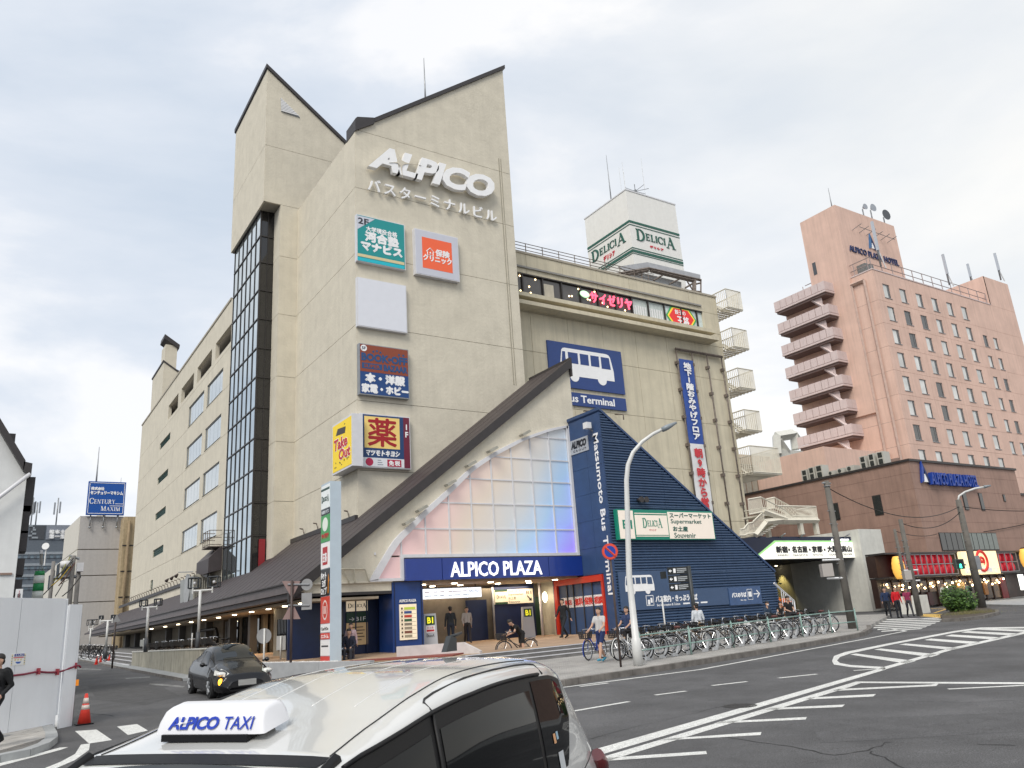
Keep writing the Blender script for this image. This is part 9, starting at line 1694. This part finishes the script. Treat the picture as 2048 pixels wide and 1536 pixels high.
# ---- taxi in the foreground
hd_ = R(35); ta = Vector((math.cos(hd_), math.sin(hd_), 0)); tb_ = Vector((-ta.y, ta.x, 0)); TP = Vector((1.35, 3.35, 0)) + tb_ * 0.77
def TT(s, y, z): p = TP + ta * s + tb_ * y; return (p.x, p.y, z + zg(p.x, p.y))
tst = [(-1.85, .55, .40, .50, .58, .60, .25), (-1.77, .78, .60, .60, .70, .76, .22), (-1.50, .93, .74, .66, .77, .83, .2), (-1.05, 1.06, .88, .68, .80, .85, .2), (-.60, 1.27, .97, .68, .82, .85, .2), (-.15, 1.49, 1.0, .69, .83, .85, .2), (.0, 1.553, 1.0, .70, .83, .85, .2), (.33, 1.625, 1.01, .71, .835, .85, .2), (.70, 1.712, 1.01, .715, .835, .85, .2), (1.15, 1.785, 1.02, .72, .84, .85, .2), (1.8, 1.795, 1.04, .71, .84, .85, .2), (2.45, 1.765, 1.05, .69, .83, .85, .2), (2.74, 1.70, 1.05, .67, .81, .84, .2), (2.94, 1.55, 1.05, .66, .79, .83, .22), (3.18, 1.28, 1.0, .68, .76, .82, .24), (3.36, 1.0, .82, .66, .74, .80, .26), (3.44, .70, .52, .62, .70, .74, .30)]
taxi = thing('taxi', 'white minivan taxi with an ALPICO TAXI roof sign across the bottom of the view', 'taxi', (TP.x, TP.y, 0)); tc_ = Car(tst, TT); tc_.body('body', M_CARW, taxi)
fl_t = lambda s: 0.0
for sd in (-1, 1):
    af = lambda s: max(0.02, min(1, (-.02 - s) / .78)); rf_ = lambda s: 0.0 if s < 2.50 else min(1, ((s - 2.50) / .22) ** 2)
    top_ = lambda s: af(s) if s < 0 else 0.02
    bot_ = lambda s: 1.0 if s < 2.45 else max(.3, 1.0 - ((s - 2.45) / .30) * .62)
    tc_.patch('window_surround', M_BLACK, taxi, -.80, 2.70, top_, bot_, sd, .003, 40)
    tc_.patch('side_window', M_CGL, taxi, -.62, .64, lambda s: min(.95, top_(s) + .12), lambda s: .98, sd, .007, 20); tc_.patch('side_window', M_CGL, taxi, .74, 1.98, lambda s: .14, lambda s: .98, sd, .007, 20)
    tc_.patch('quarter_window', M_CGL, taxi, 2.04, 2.66, lambda s: .06 + max(0, s - 2.5) * .5, lambda s: bot_(s) - .03, sd, .0075, 16)
    # seams: roof ditch, sliding door top
    sm_pts = [tc_.top(s, sd * (.615 if s > .25 else .615 + (.25 - s) * .10), .002) for s in [x * .1 for x in range(0, 24)]]; MB().tube(sm_pts, .0035, 5).build('roof_seam', M_SEAM, taxi)
    dr = [tc_.P(.70, 0, sd, .004)] + [tc_.top(s, sd * y, .003) for s, y in ((.70, .705), (.74, .688), (.84, .683), (1.2, .688), (1.6, .688), (2.0, .682), (2.18, .68), (2.28, .69))] + [tc_.P(2.33, 0, sd, .004)]; MB().tube(dr, .006, 6).build('door_seam', M_SEAM, taxi)
    MB().tube([tc_.P(s, -.0, sd, .008) for s in [-.05 + .12 * k for k in range(20)]], .012, 6).build('rain_rail', M_BLACK, taxi)
    MB().tube([tc_.P(.69, q, sd, .010) for q in (0.02, .35, .7, 1.0)], .007, 5).build('door_seam', M_SEAM, taxi)
    MB().tube([TT(2.72, sd * .84, .96), TT(2.9, sd * .83, 1.0), TT(3.12, sd * .79, 1.03)], .004, 5).build('rear_seam', M_SEAM, taxi)
    for s in (-1.15, 2.35): tc_.wheel(s, sd, .86, .30, taxi)
    MB().tube([TT(3.20, sd * .80, .98), TT(3.30, sd * .78, .90), TT(3.37, sd * .75, .78), TT(3.36, sd * .76, .62)], [.05, .075, .08, .05], 10).build('tail_light', mat('tail_red', (0.10, 0.01, 0.012), 0.15, coat=1.0), taxi)
    MB().ball(TT(-.62, sd * .98, 1.0), .06, .10, .08).bar(TT(-.6, sd * .82, .98), TT(-.62, sd * .95, .98), .05).build('door_mirror', M_CARW, taxi)
    MB().ball(TT(-1.62, sd * .60, .72), .09, .12, .05).build('headlight', M_FRAMEW, taxi)
tc_.tpatch('windscreen', mat('windscreen', (0.012, 0.015, 0.017), 0.04, var=0.0, spec=0.6), taxi, -.98, -.10, .66, .62, .006, 14, -.04); tc_.tpatch('windscreen_band', M_BLACK, taxi, -.10, -.015, .64, .655, .0075, 3, 0.0); tc_.tpatch('rear_window', M_CGL, taxi, 2.86, 3.16, .56, .60, .008, 8)
for sd in (-1, 1): MB().tube([tc_.top(-.98 + .16 * k, sd * .685, .006) for k in range(7)], .028, 6).build('pillar_trim', M_BLACK, taxi)
for y in (-.32, -.12, .12, .32): MB().tube([tc_.top(.55 + .14 * k, y * 1.25, -.003) for k in range(15)], .0055, 6).build('roof_rib', M_CARW, taxi)
def TTr(s, y, z): return Vector(TT(s, y, z))
an = MB().prism(Fr('F', p=TT(2.5, .05, 0), u=ta), [(-.09, 1.80), (.09, 1.80), (.09, 1.89), (.0, 1.91)], -.02, .02); an.tube([TTr(2.52, .05, 1.90), TTr(2.72, .05, 1.92)], [.014, .01], 6); an.build('antenna_fin', P('#2c3032', 0.4), taxi)
for k, (x, z, w_, h_, c) in enumerate(((2.22, 1.24, .045, .055, '#d8a070'), (2.28, 1.245, .04, .045, '#9ab8c8'), (2.26, 1.13, .10, .14, '#c8ccce'))):
    F9 = Fr('F', p=TT(x, -.80 - .018 * (1.3 - z), 0), u=ta); zz = z + zg(*TT(x, -.8, 0)[:2]) - 0; a9 = tc_.P(x, (1.585 - z) / .56, -1, .012); b9 = tc_.P(x + w_, (1.585 - z) / .56, -1, .012); c9 = tc_.P(x + w_, (1.585 - z + h_) / .56, -1, .012); d9 = tc_.P(x, (1.585 - z + h_) / .56, -1, .012)
    sk_ = MB().add([a9, b9, c9, d9], [(0, 3, 2, 1)]).build('sticker', P(c, 0.5), taxi)
class SF:
    """side face of the taxi"""
    def p(s, u, v, d=0.0): return Vector(TT(u, -(.852 + d), v))
text('アルピコタクシー', SF(), 2.45, .62, 3.02, .72, P('#1a1c20'), taxi, d=0.0, th=0.002, shear=.2)
# roof sign box: its own shape, rounded trapezoid, lettered front
sg = thing('taxi_roof_sign', 'white rounded ALPICO TAXI sign box on a black base on the taxi roof', 'taxi sign', TT(.2, 0, 1.68))
def sb2(s, y, z): return TT(.21 + s, .125 + y * 1.12, 1.582 + (s + .09) * .2 + z * .82)
vs = []; prof = [(-.085, .035), (-.075, .10), (-.05, .152), (-.02, .163), (.05, .163), (.085, .15), (.105, .10), (.11, .035)]; ends = [(-.295, .60, 0), (-.29, .82, 0), (-.275, .95, 0), (-.25, 1, 0), (.25, 1, 0), (.275, .95, 0), (.29, .82, 0), (.295, .60, 0)]
for y, k, _ in ends:
    for s, z in prof: zz = .035 + (z - .035) * (k * .5 + .5); sk = 1 - .0 * abs(y); vs.append(sb2(s * (k * .4 + .6) + 0.0, y * (1 - .10 * (z / .16)), zz))
n = len(prof); fs = [(i * n + k, i * n + k + 1, (i + 1) * n + k + 1, (i + 1) * n + k) for i in range(len(ends) - 1) for k in range(n - 1)] + [tuple(range(n - 1, -1, -1)), tuple((len(ends) - 1) * n + k for k in range(n))] + [(i * n + n - 1, i * n, (i + 1) * n, (i + 1) * n + n - 1) for i in range(len(ends) - 1)]
sbx = MB().add(vs, [f[::-1] for f in fs], 0, True).build('sign_box', mat('sign_plastic', (0.72, 0.72, 0.74), 0.3, var=0.02), sg)
bv = sbx.modifiers.new('e', 'EDGE_SPLIT'); bv.split_angle = R(50)
MB().add([sb2(s, y, z) for s, y, z in ((-.095, -.21, .0), (.10, -.21, .0), (.10, .24, .0), (-.095, .24, .0), (-.095, -.21, .036), (.10, -.21, .036), (.10, .24, .036), (-.095, .24, .036))], [(0, 3, 2, 1), (4, 5, 6, 7), (0, 1, 5, 4), (1, 2, 6, 5), (2, 3, 7, 6), (3, 0, 4, 7)]).build('sign_base', M_BLACK, sg)
class SFr:
    def p(s, u, v, d=0.0): return Vector(sb2(-.0865 - d + (v - .035) * .17, -u, v))
M_LB = P('#1c3cac', 0.4)
class SFrO(SFr): pass
alpico(SFrO(), -.215, .062, .055, .126, M_LB, sg, 0.003, .003, shear=.22, cut=mat('sign_plastic2', (0.74, 0.74, 0.76), 0.3), off=.03)
text('TAXI', SFrO(), .085, .062, .235, .124, M_LB, sg, d=0.003, th=.003, shear=.22)
# ---- black hatchback
wa, wb2 = gz(385, 1388), gz(421, 1397); dv = Vector((wb2.x - wa.x, wb2.y - wa.y, 0)).normalized(); BP = Vector((wb2.x, wb2.y, 0)); bl = Vector((-dv.y, dv.x, 0)) 
# s grows rearwards from the nose; +y is the car's left (away from the visible flank)
BO = BP + dv * 0.92
def BT(s, y, z): p = BO - dv * s + bl * (y + .82 if True else 0); return (p.x, p.y, z + zg(p.x, p.y))
bst = [(0, .50, .36, .45, .52, .55, .2), (.10, .66, .50, .60, .68, .72, .18), (.45, .82, .66, .66, .76, .84, .17), (1.0, .96, .80, .66, .80, .87, .17), (1.25, 1.03, .86, .64, .80, .87, .17), (1.75, 1.31, .92, .58, .79, .87, .17), (2.15, 1.455, .94, .55, .78, .87, .17), (2.6, 1.48, .96, .55, .78, .87, .17), (3.2, 1.42, .98, .54, .78, .87, .17), (3.8, 1.25, 1.0, .52, .76, .86, .18), (4.2, 1.08, .90, .56, .72, .82, .2), (4.4, .92, .72, .56, .66, .76, .25), (4.46, .6, .42, .5, .6, .66, .3)]
bc_ = thing('car', 'black hatchback with its orange indicator lit on the side street', 'car', (BO.x, BO.y, 0)); bcar = Car(bst, BT, True); bcar.body('body', M_CARB, bc_)
for sd in (-1, 1):
    bcar.patch('side_window', M_CGL, bc_, 1.62, 2.5, lambda s: max(.08, min(.95, 1 - (s - 1.5) / .5)), lambda s: .96, sd, .006, 16); bcar.patch('side_window', M_CGL, bc_, 2.56, 3.7, lambda s: .08 + max(0, s - 3.1) * .2, lambda s: .96 - max(0, s - 3.2) * .9, sd, .006, 16)
    for s in (.92, 3.62): bcar.wheel(s, sd, .885, .31, bc_, True)
    hl = MB(); vs = [bcar.top(s, sd * y, .012) for s, y in ((.20, .48), (.16, .62), (.55, .70), (.62, .62), (.38, .54))]; hl.add(vs, [(0, 1, 2, 3, 4)] if sd > 0 else [(4, 3, 2, 1, 0)]); hl.add([BT(.16, sd * .62, .60), BT(.60, sd * .83, .66), BT(.62, sd * .80, .80), BT(.14, sd * .60, .70)], [(0, 1, 2, 3), (3, 2, 1, 0)]); hl.ball(BT(.34, sd * .68, .68), .15, .13, .075, 12, 8).build('headlight', mat('headlight_glass', (0.62, 0.62, 0.58), 0.12, coat=1.0), bc_)
    MB().ball(BT(1.45, sd * .98, .95), .08, .10, .07).bar(BT(1.45, sd * .84, .92), BT(1.45, sd * .95, .94), .04).build('door_mirror', M_CARB, bc_)
    MB().ball(BT(.16, sd * .66, .36), .07, .07, .05).build('fog_lamp', M_CHR if sd > 0 else M_CHR, bc_)
MB().ball(BT(.20, -.72, .47), .07, .07, .10).build('indicator_light', mat('amber_glow', (1.0, 0.42, 0.02), 0.3, emit=3.0), bc_)
bcar.tpatch('windscreen', mat('windscreen', 0) if False else MATS['windscreen'], bc_, 1.30, 2.12, .60, .50, .008, 12, .05); bcar.tpatch('roof_glass', M_CGL, bc_, 2.3, 3.0, .44, .44, .006, 6)
MB().add([BT(-.02, -.26, .34), BT(-.02, .26, .34), BT(.0, .26, .50), BT(.0, -.26, .50)], [(0, 1, 2, 3), (3, 2, 1, 0)]).build('number_plate', P('#c8c8c4', 0.5), bc_); MB().add([BT(-.03, -.45, .30), BT(-.03, .45, .30), BT(-.01, .50, .24), BT(-.01, -.50, .24)], [(0, 1, 2, 3), (3, 2, 1, 0)]).build('grille', M_BLACK, bc_)
